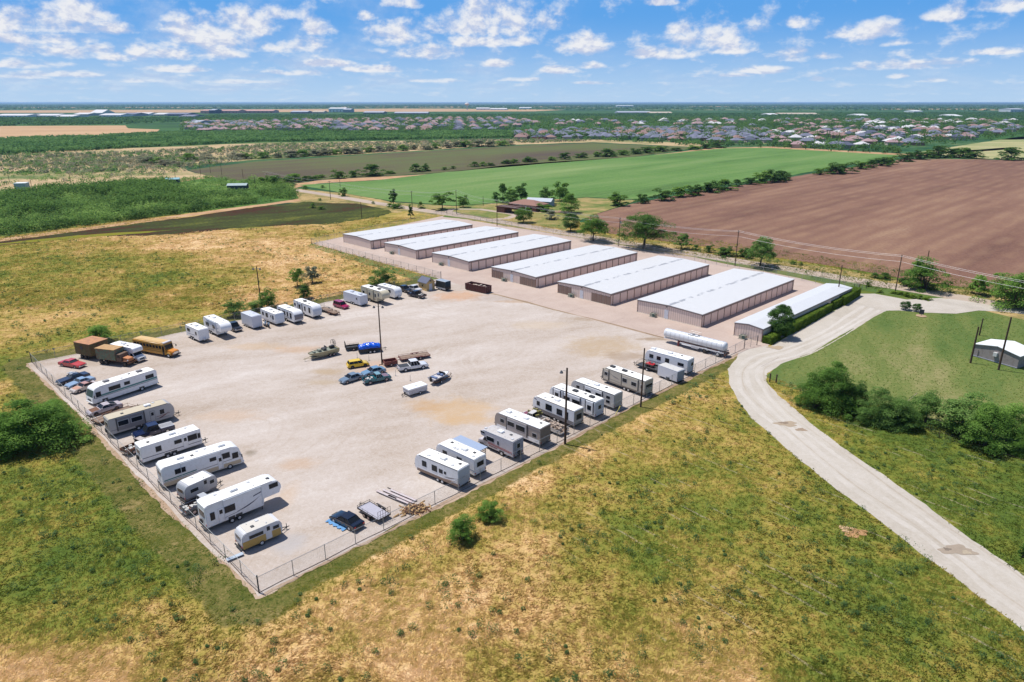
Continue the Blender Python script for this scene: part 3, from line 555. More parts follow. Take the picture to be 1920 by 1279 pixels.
labels = ['storage building farthest from the tanker, with no air conditioner at its gable', 'storage building with a small dark air conditioner, second from the far end of the row',
 'storage building with a white door and two fan air conditioner, third from the far end', 'storage building behind the dark red dumpster with narrow unit doors in its gable',
 'storage building with seven narrow gable doors, next to the plain ribbed gable one', 'storage building with a plain ribbed gable facing the white tanker trailer']
for k in range(6):
    un = () if k in (0, 1, 2, 5) else (-1.2 - 5.6, -1.2 - 4.0, -8.4, 7.9, 6.4, 4.9)
    un = () if k in (0, 1, 2, 5) else (-8.35, -6.75, -5.15, -3.55, 8.2, 6.6, 5.0)
    storage(labels[k], S_A[k], 15, units=un, walkdoor=(.0 if k == 0 else .6))
    if k: ac_unit(['', 'dark air conditioner beside the white door of the second building', 'beige air conditioner with two fans left of a white door, third building', 'air conditioner between small unit doors behind the red dumpster', 'green air conditioner at the gable with seven small unit doors', 'green and beige air conditioner at the ribbed gable behind the tanker'][k], S_A[k], [0, 5.4, 5.6, 6.2, 5.6, 5.4][k])
p7 = G(1376, 629)
storage('narrow low storage building nearest the hedge and the driveway, plain ribbed gable', p7, 1, W=6.6, L=50.5, h=3.0, walkdoor=None, lead=48)
ac_unit('small green air conditioner at the gable of the narrow building by the hedge', p7, 2.6)
# a lone open unit on the last wide building
c = G(1418, 565.5, 1.2)

# ------------------------------------------------------------------ fences
def chain_mat():
    m = bpy.data.materials.new('chain_link'); m.use_nodes = True; t = NT(m.node_tree); b = t.n['Principled BSDF']
    g = t.n.new('ShaderNodeTexCoord').outputs['Object']; s = t.n.new('ShaderNodeSeparateXYZ'); t.put(s, 0, g)
    a = t.math('LESS_THAN', t.math('FRACT', t.math('DIVIDE', t.math('ADD', s.outputs[0], s.outputs[2]), .07)), .075)
    c = t.math('LESS_THAN', t.math('FRACT', t.math('DIVIDE', t.math('SUBTRACT', s.outputs[0], s.outputs[2]), .07)), .075)
    b.inputs['Base Color'].default_value = (.26, .27, .28, 1); b.inputs['Roughness'].default_value = .5
    t.put(b, 'Alpha', t.math('MAXIMUM', a, c)); return m
M_chain = chain_mat()
POST = MB().tube([(0, 0, 0), (0, 0, 2.05)], .045, 6).mesh('post', GALV); POSTC = MB().tube([(0, 0, 0), (0, 0, 2.25)], .08, 8).mesh('corner_post', DKGREY)
def fence(label, a, b, h=2.0, n=None, ends=(1, 1), cable=True, spacing=4.1, group=None):
    a = Vector((a[0], a[1], 0)); b = Vector((b[0], b[1], 0)); d = b - a; L = d.length
    t = thing('chain_link_fence', label, 'fence', (a.x, a.y, .02), math.atan2(d.y, d.x), group)
    n = n or max(1, round(L / spacing))
    for k in range(n + 1):
        if k == 0 and not ends[0] or k == n and not ends[1]: continue
        put('post', POSTC if k in (0, n) else POST, t, (L * k / n, 0, 0))
    MB().tube([(0, 0, h), (L, 0, h)], .028, 5).build('top_rail', GALV, t)
    put('chain_link_mesh', fast_mesh('chain_link_mesh', np.array([(0, 0, .05), (L, 0, .05), (L, 0, h), (0, 0, h)], float), np.array([[0, 1, 2, 3]]), [M_chain]), t)
    if cable: MB().tube([(L * k / 40, .08 * math.sin(k * 1.7), .05) for k in range(41)], .035, 4).build('bottom_rail', pm('rusty_wire', C(96, 74, 62), .8), t)
    return t
cN = G(486, 1112); cL = G(60, 680); cR = G(1395, 654); cT = G(827, 522.5)
fence('chain link fence along the left side of the lot beside the big mesquite bush', cN, cL)
fence('chain link fence along the near side of the lot behind the travel trailers', cN, cR, ends=(0, 1))
fence('chain link fence along the far side of the lot behind the yellow school bus', cL, cT, ends=(0, 1), cable=False)
cP = G(584, 457.5)
fence('chain link fence along the left side of the concrete pad above the yellow shed', cT, cP, ends=(0, 1), cable=False)
cQ = G(838, 402.5)
fence('chain link fence behind the farthest storage building', cP, cQ, ends=(0, 1), cable=False)
fence('chain link fence between the concrete pad and the county road', cQ, G(1610, 546.5), ends=(0, 1), cable=False)
gA = G(1419, 647.5)
fence('short tall-posted chain link gate at the corner of the narrow building', cR, gA, n=2, ends=(0, 1), h=2.2, cable=False)
fence('entrance gate of dark chain link by the hedge end', G(1600, 547), G(1624, 541), n=3, h=2.2, cable=False)

# ------------------------------------------------------------------ poles and lines
M_pole = pm('weathered_pole', C(92, 70, 56), .9, var=.25); M_wire = pm('grey_wire', (.42, .42, .44), .4)
LAMP_B = pm('lamp_housing', (.12, .12, .13), .5)
def pole(label, u, v, vt, name='utility_pole', cat='utility pole', r=.16, arms=None, lamps=0, group=None, trans=False, h=None):
    g = G(u, v); h = h or height_at(u, v, vt); t = thing(name, label, cat, (g.x, g.y, 0), 0, group)
    MB().tube([(0, 0, -.1), (0, 0, h)], [r, r * .7], 8).build('pole', M_pole, t)
    if arms is not None:
        a = arms; dx, dy = math.cos(R(a)), math.sin(R(a))
        mb = MB(); mb.box(0, 0, h - .5, 2.2, .12, .14, R(a)); mb.build('crossarm', M_pole, t)
        mb = MB()
        for s in (-1, 1): mb.lathe([(.05, 0), (.07, .1), (.04, .2)], 6, at=(dx * s, dy * s, h - .43))
        mb.build('insulator', pm('grey_insulator', (.4, .4, .42), .3), t)
    if trans: MB().lathe([(.22, 0), (.26, .05), (.26, .75), (.18, .85)], 10, at=(.34, 0, h - 2.2)).build('transformer', pm('grey_transformer', (.36, .38, .40), .4), t)
    for k in range(lamps):
        s = -1 if k == 0 else 1
        f = MB().tube([(0, 0, h - .55), (s * .55, -.1, h - .35), (s * .75, -.15, h - .5)], .04, 5).build('lamp_arm', GALV, t)
        MB().lathe([(.10, .25), (.16, .15), (.27, -.1), (.29, -.16)], 10, at=(s * .85, -.15, h - .6)).build('lamp_head', LAMP_B, t)
    return g, h
GP = 'poles along the county road'
pole('wooden light pole with two lamps behind the white trailers at the back of the lot', 490.5, 579, 500, 'light_pole', 'light pole', r=.17, lamps=2)
pole('tall wooden light pole in the middle of the lot by the rusty trailer', 716.5, 684, 570, 'light_pole', 'light pole', r=.15, lamps=2)
pole('wooden light pole with one lamp outside the near fence by the junk flatbed trailer', 1059.4, 832.7, 690, 'light_pole', 'light pole', r=.19, lamps=1)
pole('bare wooden pole outside the near fence behind the tan travel trailer', 1201.3, 763, 653, r=.16)
pole('bare wooden pole beside the hedge at the narrow building', 1569, 561, 497, r=.17)
pole('bare wooden pole by the left end of the small grey shed with a white lamp', 1819.4, 680.7, 612.8, r=.2)
pole('tall bare wooden pole in front of the small grey shed', 1872, 693.8, 594.8, r=.2)
pole('bare wooden pole standing behind the small grey shed', 1836, 629, 597, r=.17)
pole('short dark post in the dark weed strip by the county road', 678.5, 410, 379, r=.15)
road_poles = [(620, 374.5, 339, 60), (773, 392, 358, 60), (856, 401.5, 356, None), (932, 424, 374, 60), (1160, 462, 408, 60), (1378, 499, 432, 60), (1678, 550, 478, 60)]
rp_lab = ['farthest wooden pole on the county road by the green field', 'wooden pole with crossarm by the county road near the dark cypress', 'plain wooden pole by the farm drive loop', 'wooden pole in front of the red roofed farmhouse', 'wooden pole with a grey transformer left of the large oak', 'wooden pole by the road behind the widest storage building', 'wooden pole with crossarm at the planting bed by the entrance']
RP = []
for (u, v, vt, a), lb in zip(road_poles, rp_lab): RP.append(pole(lb, u, v, vt, arms=a, group=GP, trans=(u in (1160,))))
pole('slim grey pole beside the oak behind the storage roofs', 1108, 452, 427, r=.13, group=GP)
RP2 = pole('wooden pole rising out of the round mesquite across the road', 1729, 537, 470, r=.16, group=GP)
for k, (u, v, vt) in enumerate([(18, 342, 322), (61, 358, 333), (134, 348, 325), (158, 348, 325), (329, 334, 316), (338, 319, 301), (377, 331, 304), (395, 325, 311), (417, 335, 308), (456, 335, 317), (480, 360, 330), (503, 352, 325), (638, 351, 337), (906, 386, 368)]):
    pole('distant wooden pole among the mesquite, %s from the left' % nth(k + 1) if u < 500 else ('distant wooden pole at the far end of the county road' if u < 600 else ('thin pole beside the green field bush' if u < 700 else 'thin pole at the farm yard fence')), u, v, vt, r=.15, group='distant utility poles')
def wires(label, pts, offs=(0,), sag=.9, r=.024):
    for o in offs:
        mb = MB()
        for (a, b) in zip(pts[:-1], pts[1:]):
            P = []
            for k in range(17):
                q = k / 16; p = a.lerp(b, q); p.z -= 4 * sag * q * (1 - q); p.x += o * .5; p.y += o * .87; P.append(p)
            mb.tube(P, r, 4)
        tag(mb.build('power_line', M_wire), label + (' nearer the road' if o < 0 else ' farther from the road' if o > 0 else ''), 'power line', 'power lines along the county road')
tops = [Vector((g.x, g.y, h - .25)) for g, h in RP]; e = G(2120, 640); far = G(498, 352); tops = [Vector((far.x, far.y, 10))] + tops + [Vector((e.x, e.y, 9.5))]
wires('thin wire strung between the roadside poles', tops, (-1.0, 1.0))
wires('low wire sagging to the farmhouse pole', [t - Vector((0, 0, 1.6)) for t in tops], (0,), r=.026)

# ------------------------------------------------------------------ farm, sheds and small things
def gable_box(t, L, W, h, rise, wall, roof, over=.25, name='wall'):
    hw = W / 2
    MB().add([(-L/2, -hw, 0), (-L/2, hw, 0), (-L/2, hw, h), (-L/2, 0, h + rise), (-L/2, -hw, h), (L/2, -hw, 0), (L/2, hw, 0), (L/2, hw, h), (L/2, 0, h + rise), (L/2, -hw, h)],
        [(0, 1, 2, 3, 4), (9, 8, 7, 6, 5), (0, 4, 9, 5), (1, 6, 7, 2), (4, 3, 8, 9), (3, 2, 7, 8)]).build('wall', wall, t)
    mb = MB(); x = L / 2 + over
    for s in (-1, 1):
        y1 = s * (hw + over); z0 = h + rise + .02; z1 = h - rise * over / hw + .02; th = .1
        mb.add([(-x, 0, z0), (x, 0, z0), (x, y1, z1), (-x, y1, z1), (-x, 0, z0 + th), (x, 0, z0 + th), (x, y1, z1 + th), (-x, y1, z1 + th)], [(0, 3, 2, 1), (4, 5, 6, 7), (0, 1, 5, 4), (1, 2, 6, 5), (2, 3, 7, 6), (3, 0, 4, 7)])
    mb.build('roof', roof, t)
# yellow shed: gable faces down-right, side faces down-left
g = (G(786, 543.7) + G(802, 547)) / 2
sh_c = G(800, 542.5); t = thing('garden_shed', 'small yellow wooden shed with a dark grey shingle roof and white door', 'shed', (sh_c.x, sh_c.y, .02), R(-45))
gable_box(t, 3.7, 2.9, 2.3, 1.15, pm('yellow_siding', C(228, 196, 134), .8, var=.12), pm('grey_shingles', C(112, 116, 136), .9, var=.15), .2)
MB().bx(1.85, 1.9, -.55, .55, .05, 1.95).build('door', M_wdoor, t); MB().bx(-.1, .35, -1.49, -1.45, 1.1, 1.6).build('window', GLASS, t); MB().bx(1.85, 1.89, -.3, .3, 2.6, 2.95).build('vent', DKGREY, t)
# grey shed at the right
a = G(1823.8, 667.6); b = G(1906.4, 691.7); d = b - a; ang = math.atan2(d.y, d.x); n = Vector((-d.y, d.x, 0)).normalized(); c = (a + b) / 2 + n * 3.0
t = thing('shed', 'small grey block shed with a low white gable roof on the right lawn', 'shed', (c.x, c.y, 0), ang + R(90))
gable_box(t, 6.0, d.length, 2.6, .8, pm('grey_block', C(168, 158, 156), .9, var=.14, scale=.8, dirt=C(130, 118, 112), dirt_amt=.5), pm('white_sheet_roof', C(240, 242, 242, .85), .4, var=.03), .2)
MB().bx(-3.5, -3.0, -.35, .35, 1.35, 2.15).build('window_cooler', pm('white_cooler', C(226, 226, 226), .5), t)
MB().bx(-3.12, -3.05, -4.2, 4.4, .15, .28).build('pipe', pm('pale_pipe', C(196, 200, 214), .5), t); MB().tube([(-3.1, 3.3, .2), (-3.1, 3.3, 1.6)], .05, 5).build('vent_pipe', DKGREY, t)
# farmhouse
M_brick = pm('red_brick', C(140, 92, 80), .9, var=.15); M_shing = pm('red_brown_shingles', C(158, 118, 104), .9, var=.12, scale=.6)
def hip_roof(mb, L, W, h, rise, o=.5):
    x, y = L / 2 + o, W / 2 + o; r = max(0, L / 2 - W / 2)
    return mb.add([(-x, -y, h), (x, -y, h), (x, y, h), (-x, y, h), (-r, 0, h + rise), (r, 0, h + rise), (-x, -y, h - .15), (x, -y, h - .15), (x, y, h - .15), (-x, y, h - .15)], [(0, 1, 5, 4), (1, 2, 5), (2, 3, 4, 5), (3, 0, 4), (6, 7, 1, 0), (7, 8, 2, 1), (8, 9, 3, 2), (9, 6, 0, 3), (9, 8, 7, 6)])
g = G(991, 393); t = thing('farmhouse', 'red brick farmhouse with a reddish brown hip roof among trees', 'house', (g.x, g.y, .1), R(-38))
MB().bx(-8, 8, -5, 5, 0, 2.8).build('wall', M_brick, t); hip_roof(MB(), 16, 10, 2.95, 1.9).build('roof', M_shing, t)
for x in (-5, -1.5, 4.5): MB().bx(x, x + 1.3, -5.05, -5.0, 1, 2.1).build('window', GLASS, t)
MB().bx(1.6, 2.6, -5.05, -5.0, .05, 2.1).build('door', M_wdoor, t)
g = G(955, 398.5); t = thing('carport', 'brick carport with a flat dark roof at the farmhouse drive', 'carport', (g.x, g.y, .1), R(-38))
MB().bx(-5.5, -.8, -3, 3, 0, 2.5).build('wall', M_brick, t); MB().bx(-6, 6, -3.5, 3.5, 2.6, 2.85).build('roof', pm('dark_flat_roof', C(92, 66, 60), .9), t)
for y in (-3, 3): MB().tube([(5.6, y, 0), (5.6, y, 2.6)], .08, 6).build('post', DKGREY, t)
g = G(1013, 386); t = thing('metal_shed', 'pale blue grey metal roofed shed behind the farmhouse', 'shed', (g.x, g.y, .1), R(-20))
gable_box(t, 13, 7, 2.6, 1.2, pm('blue_metal', C(130, 160, 180), .5), pm('pale_metal_roof', C(206, 214, 222), .4, var=.05), .3)
g = G(1052, 399); t = thing('junk_pile', 'heap of reddish junk and boards beside the farm trees', 'junk pile', (g.x, g.y, .1)); mb = MB()
for k in range(26): mb.box(random.gauss(0, 2), random.gauss(0, 1.2), random.uniform(.1, .7), random.uniform(.5, 2), random.uniform(.2, .9), .12, random.uniform(0, 3))
mb.build('boards', pm('reddish_boards', C(206, 150, 130), .8, var=.3), t)
g = G(43, 357); t = thing('storage_tank_shed', 'white cube shaped shed in the field at far left', 'shed', (g.x, g.y, .1), R(12)); MB().bx(-3, 3, -3, 3, 0, 4.2).build('wall', pm('grey_white_wall', C(196, 200, 206), .6), t); MB().bx(-3.2, 3.2, -3.2, 3.2, 4.22, 4.45).build('roof', pm('white_sheet_roof', C(240, 242, 242, .85), .4, var=.03), t)
g = G(325, 345); t = thing('metal_shed', 'small shed with a turquoise metal roof above the mesquite wood', 'shed', (g.x, g.y, .1), R(20)); gable_box(t, 8, 5, 3.0, .8, pm('dark_wall', C(70, 84, 96), .8), pm('teal_roof', C(140, 190, 200), .4), .3)
g = G(447, 356); t = thing('metal_shed', 'low barn with a pale patchy roof in the mesquite wood', 'shed', (g.x, g.y, .1), R(8)); gable_box(t, 11, 7, 2.8, .9, pm('dark_wall', C(70, 84, 96), .8), pm('patchy_roof', C(170, 190, 190), .5, var=.3, scale=.6), .3)
# entrance sign, planting bed, gate posts
g = G(1727, 593); t = thing('entrance_sign', 'small dark sign on a stone ring in the lawn by the driveway', 'sign', (g.x, g.y, .02), R(-30)); MB().bx(-.5, .5, -.05, .05, .5, 1.7).build('sign_board', pm('dark_board', C(70, 74, 84), .6), t); MB().tube([(0, 0, 0), (0, 0, .5)], .08, 6).build('post', GALV, t)
tag(MB().lathe([(1.1, 0), (1.2, .12), (.95, .18)], 18, at=tuple(g)).build('stone_ring', pm('pale_stone', C(190, 160, 130), .9, var=.3)), 'ring of pale stones round the entrance sign', 'stone ring')
for (u, v, s) in [(1443, 716, 'left'), (1455, 718, 'right')]:
    g = G(u, v); tag(MB().tube([(g.x, g.y, 0), (g.x, g.y, 1.7)], .13, 7).build('fence_post', M_pole), 'stout wooden brace post beside the gravel road bend, %s one of the pair' % s, 'fence post', 'brace posts at the road bend')
t = thing('wire_fence', 'old wire field fence running through the bushes from the road bend', 'fence', tuple(G(1455, 718)), 0)
P = [G(u, v) - G(1455, 718) for u, v in [(1455, 718), (1500, 735), (1560, 762), (1650, 790), (1760, 822), (1860, 858), (1960, 890)]]
for k, p in enumerate(P[1:]): MB().tube([(p.x, p.y, 0), (p.x, p.y, 1.3)], .06, 5).build('post', M_pole, t)
for hz in (.4, .8, 1.2): MB().tube([(p.x, p.y, hz) for p in P], .006, 3).build('wire', pm('dark_wire', (.10, .09, .08), .7), t)
for (u, v, vt) in [(670, 671.6, 'by the trailer gate'), (692, 676, 'beside the blue tarp'), (742, 705, 'below the white crew cab pickup'), (769.5, 714.5, 'above the white folding camper')]:
    g = G(u, v); tag(MB().tube([(g.x, g.y, 0), (g.x, g.y, 1.25)], .035, 5).bx(g.x - .12, g.x + .12, g.y - .12, g.y + .12, 0, .1).build('marker_post', GALV), 'thin upright metal marker post ' + vt, 'post', 'thin marker posts in the lot')
g = G(441, 1047); tag(MB().box(g.x, g.y, .25, 1.9, .55, .07, R(42)).build('metal_sheet', pm('pale_blue_sheet', C(190, 204, 220), .4)), 'pale blue sheet lying by the left fence near the gold trailer', 'metal sheet')
tag(MB().tube([G(1154, 778, .1), G(1163, 761.5, 1.3)], .07, 6).build('yellow_pipe', pm('yellow_pipe_paint', C(222, 206, 90), .5)), 'yellow pipe leaning on the near fence behind a white trailer', 'pipe')

# ------------------------------------------------------------------ vehicles
WH = {}
def wheel_mesh(r, w, rim):
    k = (r, w, rim.name)
    if k not in WH:
        WH[k] = (MB().lathe([(r * .62, -w / 2), (r * .93, -w / 2), (r, -w * .36), (r, w * .36), (r * .93, w / 2), (r * .62, w / 2)], 18, 'y').mesh('wheel', TYRE, smooth=True),
                 MB().lathe([(r * .2, -w * .54), (r * .55, -w * .50), (r * .62, -w * .44), (r * .62, w * .44), (r * .55, w * .50), (r * .2, w * .54)], 16, 'y').mesh('rim', rim, smooth=True))
    return WH[k]
def wheel(t, x, y, r=.34, w=.22, rim=RIMG):
    a, b = wheel_mesh(r, w, rim); o = put('wheel', a, t, (x, y, r)); put('rim', b, o); return o
def at_edge(rear, front, z, side, W, L=None, anchor=.5):
    """ground pose from the two lower corners of the side that shows: returns centre, heading, length"""
    a = G(*rear, z); b = G(*front, z); a.z = b.z = 0; d = (b - a); Lm = d.length; L = L or Lm; d.normalize()
    n = Vector((-d.y, d.x, 0)) * (1 if side == 'R' else -1)
    m = a.lerp(b, anchor) + d * (L * (.5 - anchor)) if anchor in (0, 1) else (a + b) / 2
    return m + n * W / 2, math.atan2(d.y, d.x), L
PZ = .025
def pad_on(mb, x0, z0, x1, z1, side, yW, th):
    """thin panel proud of the side wall"""
    s = 1 if side == 'L' else -1
    return mb.bx(min(x0, x1), max(x0, x1), *(sorted((s * yW, s * (yW + th)))), min(z0, z1), max(z0, z1))
FRAMEW = pm('pale_window_frame', (.50, .51, .53), .5)
def rv(label, cat, name, pose, W=2.4, H=3.1, kind='travel', body=WHITE, roof=ROOFW, nose=None, lower=None, lower_h=.5, windows=(), doors=(), stripes=(), slides=(), ac=(0.0,), ac_mat=WHITE, vents=(1.8, -2.2),
       fl=.55, wheels=None, rim=RIMW, rearwin=None, frontwin=None, trim=None, awning=None, frame=BLACK, ladder=False, group='recreational vehicles stored on the lot', spare=False, hitch=True, front_col=None, swoosh=None, tank=False, rear_col=None):
    c, hd, L = pose; t = thing(name, label, cat, (c.x, c.y, PZ), hd, group); h2 = L / 2; hw = W / 2
    if kind == 'travel': prof = [(-h2, fl), (-h2, H - .08), (-h2 + .08, H), (h2 - .95, H), (h2 - .45, H - .16), (h2 - .12, H - .75), (h2, H - 1.3), (h2 - .05, 1.1), (h2 - .45, fl)]
    elif kind == 'box': prof = [(-h2, fl), (-h2, H - .06), (-h2 + .06, H), (h2 - .12, H), (h2, H - .12), (h2, fl)]
    elif kind == 'vintage': prof = [(-h2 + .15, fl), (-h2, fl + .5), (-h2 + .02, H - .55), (-h2 + .35, H - .06), (-h2 + .7, H), (h2 - .7, H), (h2 - .3, H - .10), (h2 - .02, H - .6), (h2, fl + .7), (h2 - .25, fl)]
    elif kind == 'fifth': prof = [(-h2, fl), (-h2, H - .15), (-h2 + .3, H), (h2 - 1.3, H), (h2 - .5, H - .22), (h2 - .08, H - .8), (h2, H - 1.3), (h2 - .35, 1.62), (h2 - 2.45, 1.58), (h2 - 2.6, fl)]
    elif kind == 'classa': prof = [(-h2, fl), (-h2, H - .3), (-h2 + .3, H), (h2 - 1.5, H), (h2 - .75, H - .2), (h2 - .45, H - .5), (h2 - .08, 1.45), (h2, 1.25), (h2, .45), (h2 - .3, fl - .1)]
    elif kind == 'classc': prof = [(-h2, fl), (-h2, H - .08), (-h2 + .08, H), (h2 - 1.4, H), (h2 - .9, H - .2), (h2 - .72, H - .7), (h2 - .85, 2.12), (h2 - 2.2, 1.98), (h2 - 2.25, fl)]
    MB().prism(prof, -hw, hw).build('body', body, t, bevel=.06, seg=2, smooth=True, angle=24)
    fx = {'travel': h2 - 1.0, 'box': h2 - .15, 'vintage': h2 - .75, 'fifth': h2 - 1.35, 'classa': h2 - 1.55, 'classc': h2 - 1.5}[kind]; rx = -h2 + (.12 if kind in ('travel', 'box', 'classc') else .7 if kind == 'vintage' else .35)
    # slightly crowned roof membrane
    P = [(-hw + .07, H - .01), (-hw + .07, H + .015), (-hw * .5, H + .05), (0, H + .065), (hw * .5, H + .05), (hw - .07, H + .015), (hw - .07, H - .01)]
    mb = MB(); mb.add([(rx, y, z) for y, z in P] + [(fx, y, z) for y, z in P], [tuple(range(6, -1, -1)), tuple(range(7, 14))] + [(i, (i + 1) % 7, 7 + (i + 1) % 7, 7 + i) for i in range(7)]); mb.build('roof', roof, t)
    MB().bx(rx, fx + .1, hw - .05, hw + .012, H - .05, H + .02).bx(rx, fx + .1, -hw - .012, -hw + .05, H - .05, H + .02).build('gutter', trim or FRAMEW, t)
    for x in ac:
        MB().bx(x - .5, x + .5, -.36, .36, H + .04, H + .32).build('air_conditioner', ac_mat, t, bevel=.07, seg=2)
    for k, x in enumerate(vents):
        MB().bx(x - .2, x + .2, (-.5 if k % 2 else .35), (-.1 if k % 2 else .75), H + .03, H + .14).build('roof_vent', DKGREY if k % 2 else FRAMEW, t, bevel=.02)
    MB().lathe([(.05, 0), (.05, .12)], 6, at=(-h2 * .45, hw * .6, H + .03)).lathe([(.09, 0), (.09, .1)], 8, at=(h2 * .3, -hw * .6, H + .03)).build('roof_pipe', FRAMEW, t)
    if lower is not None:
        for s, sd_ in ((1, 'L'), (-1, 'R')):
            x1 = {'travel': h2 - .5, 'box': h2 - .05, 'vintage': h2 - .25, 'fifth': h2 - 2.62, 'classa': h2 - .35, 'classc': h2 - 2.3}[kind]
            pad_on(MB(), -h2 + .05, fl + .04, x1, fl + lower_h, sd_, hw, .012).build('skirt', lower, t)
    for (sd_, x, z, w, h) in windows:
        ex = .07 if any(q[0] == sd_ and q[1] < x < q[2] for q in slides) else 0
        o = pad_on(MB(), x - w / 2, z - h / 2, x + w / 2, z + h / 2, sd_, hw + ex, .035).build('window', GLASS, t)
        pad_on(MB(), x - w / 2 - .06, z - h / 2 - .06, x + w / 2 + .06, z + h / 2 + .06, sd_, hw + ex, .022).build('window_frame', FRAMEW if body is not WHITE else DKGREY, o)
    for (sd_, x) in doors:
        o = pad_on(MB(), x - .34, fl + .15, x + .34, fl + 2.0, sd_, hw, .028).build('door', body, t)
        pad_on(MB(), x - .38, fl + .11, x + .38, fl + 2.04, sd_, hw, .016).build('door_frame', DKGREY if trim is not None else FRAMEW, o); pad_on(MB(), x - .2, fl + 1.25, x + .2, fl + 1.8, sd_, hw, .038).build('door_window', GLASS, o)
    for (sd_, x0, z0, x1, z1, th, m) in stripes:
        s = 1 if sd_ == 'L' else -1; y0, y1 = s * hw, s * (hw + .016)
        mb = MB(); mb.prism([(x0, z0 - th / 2), (x1, z1 - th / 2), (x1, z1 + th / 2), (x0, z0 + th / 2)], min(y0, y1), max(y0, y1)); mb.build('stripe', m, t)
    if swoosh:
        for sd_, x0, z0, x1, z1, m in swoosh:
            s = 1 if sd_ == 'L' else -1; mb = MB(); n = 10; up = []; dn = []
            for k in range(n + 1):
                q = k / n; x = x0 + (x1 - x0) * q; z = z0 + (z1 - z0) * q * q; w_ = .13 * math.sin(math.pi * min(1, q * 1.1 + .05)) ; up.append((x, z + w_)); dn.append((x, z - w_ * .3))
            mb.prism(up + dn[::-1], *(sorted((s * hw, s * (hw + .014))))); mb.build('graphic', m, t)
    for (sd_, x0, x1, m) in slides:
        s = 1 if sd_ == 'L' else -1
        o = MB().bx(x0, x1, *sorted((s * (hw - .02), s * (hw + .07))), fl + .35, H - .22).build('slide_out', m, t, bevel=.02)
        for a, b in ((x0, x0 + .13), (x1 - .13, x1)): MB().bx(a - .02, b + .02, *sorted((s * (hw + .0), s * (hw + .085))), fl + .33, H - .2).build('slide_trim', DKGREY, o)
    if rearwin:
        y, z, w, h = rearwin; o = MB().bx(-h2 - .03, -h2, y - w / 2, y + w / 2, z - h / 2, z + h / 2).build('window', GLASS, t); MB().bx(-h2 - .018, -h2, y - w / 2 - .06, y + w / 2 + .06, z - h / 2 - .06, z + h / 2 + .06).build('window_frame', FRAMEW, o)
    if rear_col: MB().bx(-h2 - .012, -h2, -hw + .08, hw - .08, fl + .05, H - .1).build('rear_panel', rear_col, t)  # thin rear sheet; bluish ones carry the wall's shade as colour
    if frontwin and kind in ('travel', 'vintage'):
        a, b = (prof[6], prof[7]) if kind == 'travel' else (prof[7], prof[8])
        MB().prism([(a[0] - .02, a[1] - .06), (a[0] + .03, a[1] - .06), (b[0] + .03, max(1.4, b[1])), (b[0] - .02, max(1.4, b[1]))], -hw * .8, hw * .8).build('front_window', front_col or DKGREY, t)
    elif front_col:
        a, b = (prof[5], prof[6]) if kind == 'travel' else (prof[-4], prof[-3])
        MB().prism([(h2 - .3, H - .55), (h2 - .10, H - .75), (h2 + .02, H - 1.3), (h2 - .03, 1.15), (h2 - .2, 1.15)], -hw + .1, hw - .1).build('front_cap', front_col, t)
    if kind == 'classa':
        a, b = (h2 - .45, H - .55), (h2 - .10, 1.50)
        MB().prism([(a[0] - .05, a[1]), (a[0] + .02, a[1]), (b[0] + .02, b[1]), (b[0] - .05, b[1])], -hw + .12, hw - .12).build('windscreen', pm('windscreen_glass', (.05, .09, .10), .08), t)
        for s, q in ((1, 'L'), (-1, 'R')): pad_on(MB(), h2 - 1.5, 1.45, h2 - .65, 2.35, q, hw, .03).build('window', GLASS, t)
        for y in (-.9, .9): MB().bx(h2 - .02, h2 + .03, y - .18, y + .18, .72, .95).build('headlight', HEAD_L, t)
        MB().bx(h2 - .06, h2 + .12, -hw + .05, hw - .05, .42, .62).build('bumper', body, t, bevel=.04); MB().bx(h2, h2 + .025, -.5, .5, .75, 1.1).build('grille', DKGREY, t)
        for s in (-1, 1): MB().tube([(h2 - .5, s * hw, 1.9), (h2 - .25, s * (hw + .3), 1.85), (h2 - .25, s * (hw + .3), 1.5)], .035, 5).bx(h2 - .3, h2 - .2, s * (hw + .3) - .1, s * (hw + .3) + .1, 1.45, 1.9).build('mirror', DKGREY, t)
    if kind == 'classc':
        cw = hw - .18; MB().prism([(h2 - 2.3, .5), (h2 - 2.3, 2.0), (h2 - 1.35, 1.95), (h2 - .95, 1.32), (h2 - .05, 1.12), (h2, .95), (h2, .5)], -cw, cw).build('cab', body, t, bevel=.08, seg=2, smooth=True, angle=24)
        MB().prism([(h2 - 1.34, 1.9), (h2 - 1.30, 1.94), (h2 - .93, 1.36), (h2 - .98, 1.33)], -cw + .12, cw - .12).build('windscreen', GLASS, t)
        for s in (-1, 1): MB().prism([(h2 - 2.0, 1.3), (h2 - 2.0, 1.85), (h2 - 1.45, 1.85), (h2 - 1.1, 1.33)], *sorted((s * cw, s * (cw + .02)))).build('window', GLASS, t); MB().bx(h2 - .02, h2 + .03, s * .75 - .15, s * .75 + .15, .7, .9).build('headlight', HEAD_L, t)
        MB().bx(h2, h2 + .13, -cw, cw, .42, .6).build('bumper', CHROME, t, bevel=.03); MB().bx(h2, h2 + .03, -.5, .5, .65, .95).build('grille', DKGREY, t)
    # running gear
    if wheels is None: wheels = {'classa': (h2 - 2.0, -h2 + 3.1), 'classc': (h2 - .95, -h2 + 2.3)}.get(kind, (-.55 - L * .03, .40 - L * .03) if L > 5.2 else (-.2,))
    r = .40 if kind in ('classa', 'classc') else .35
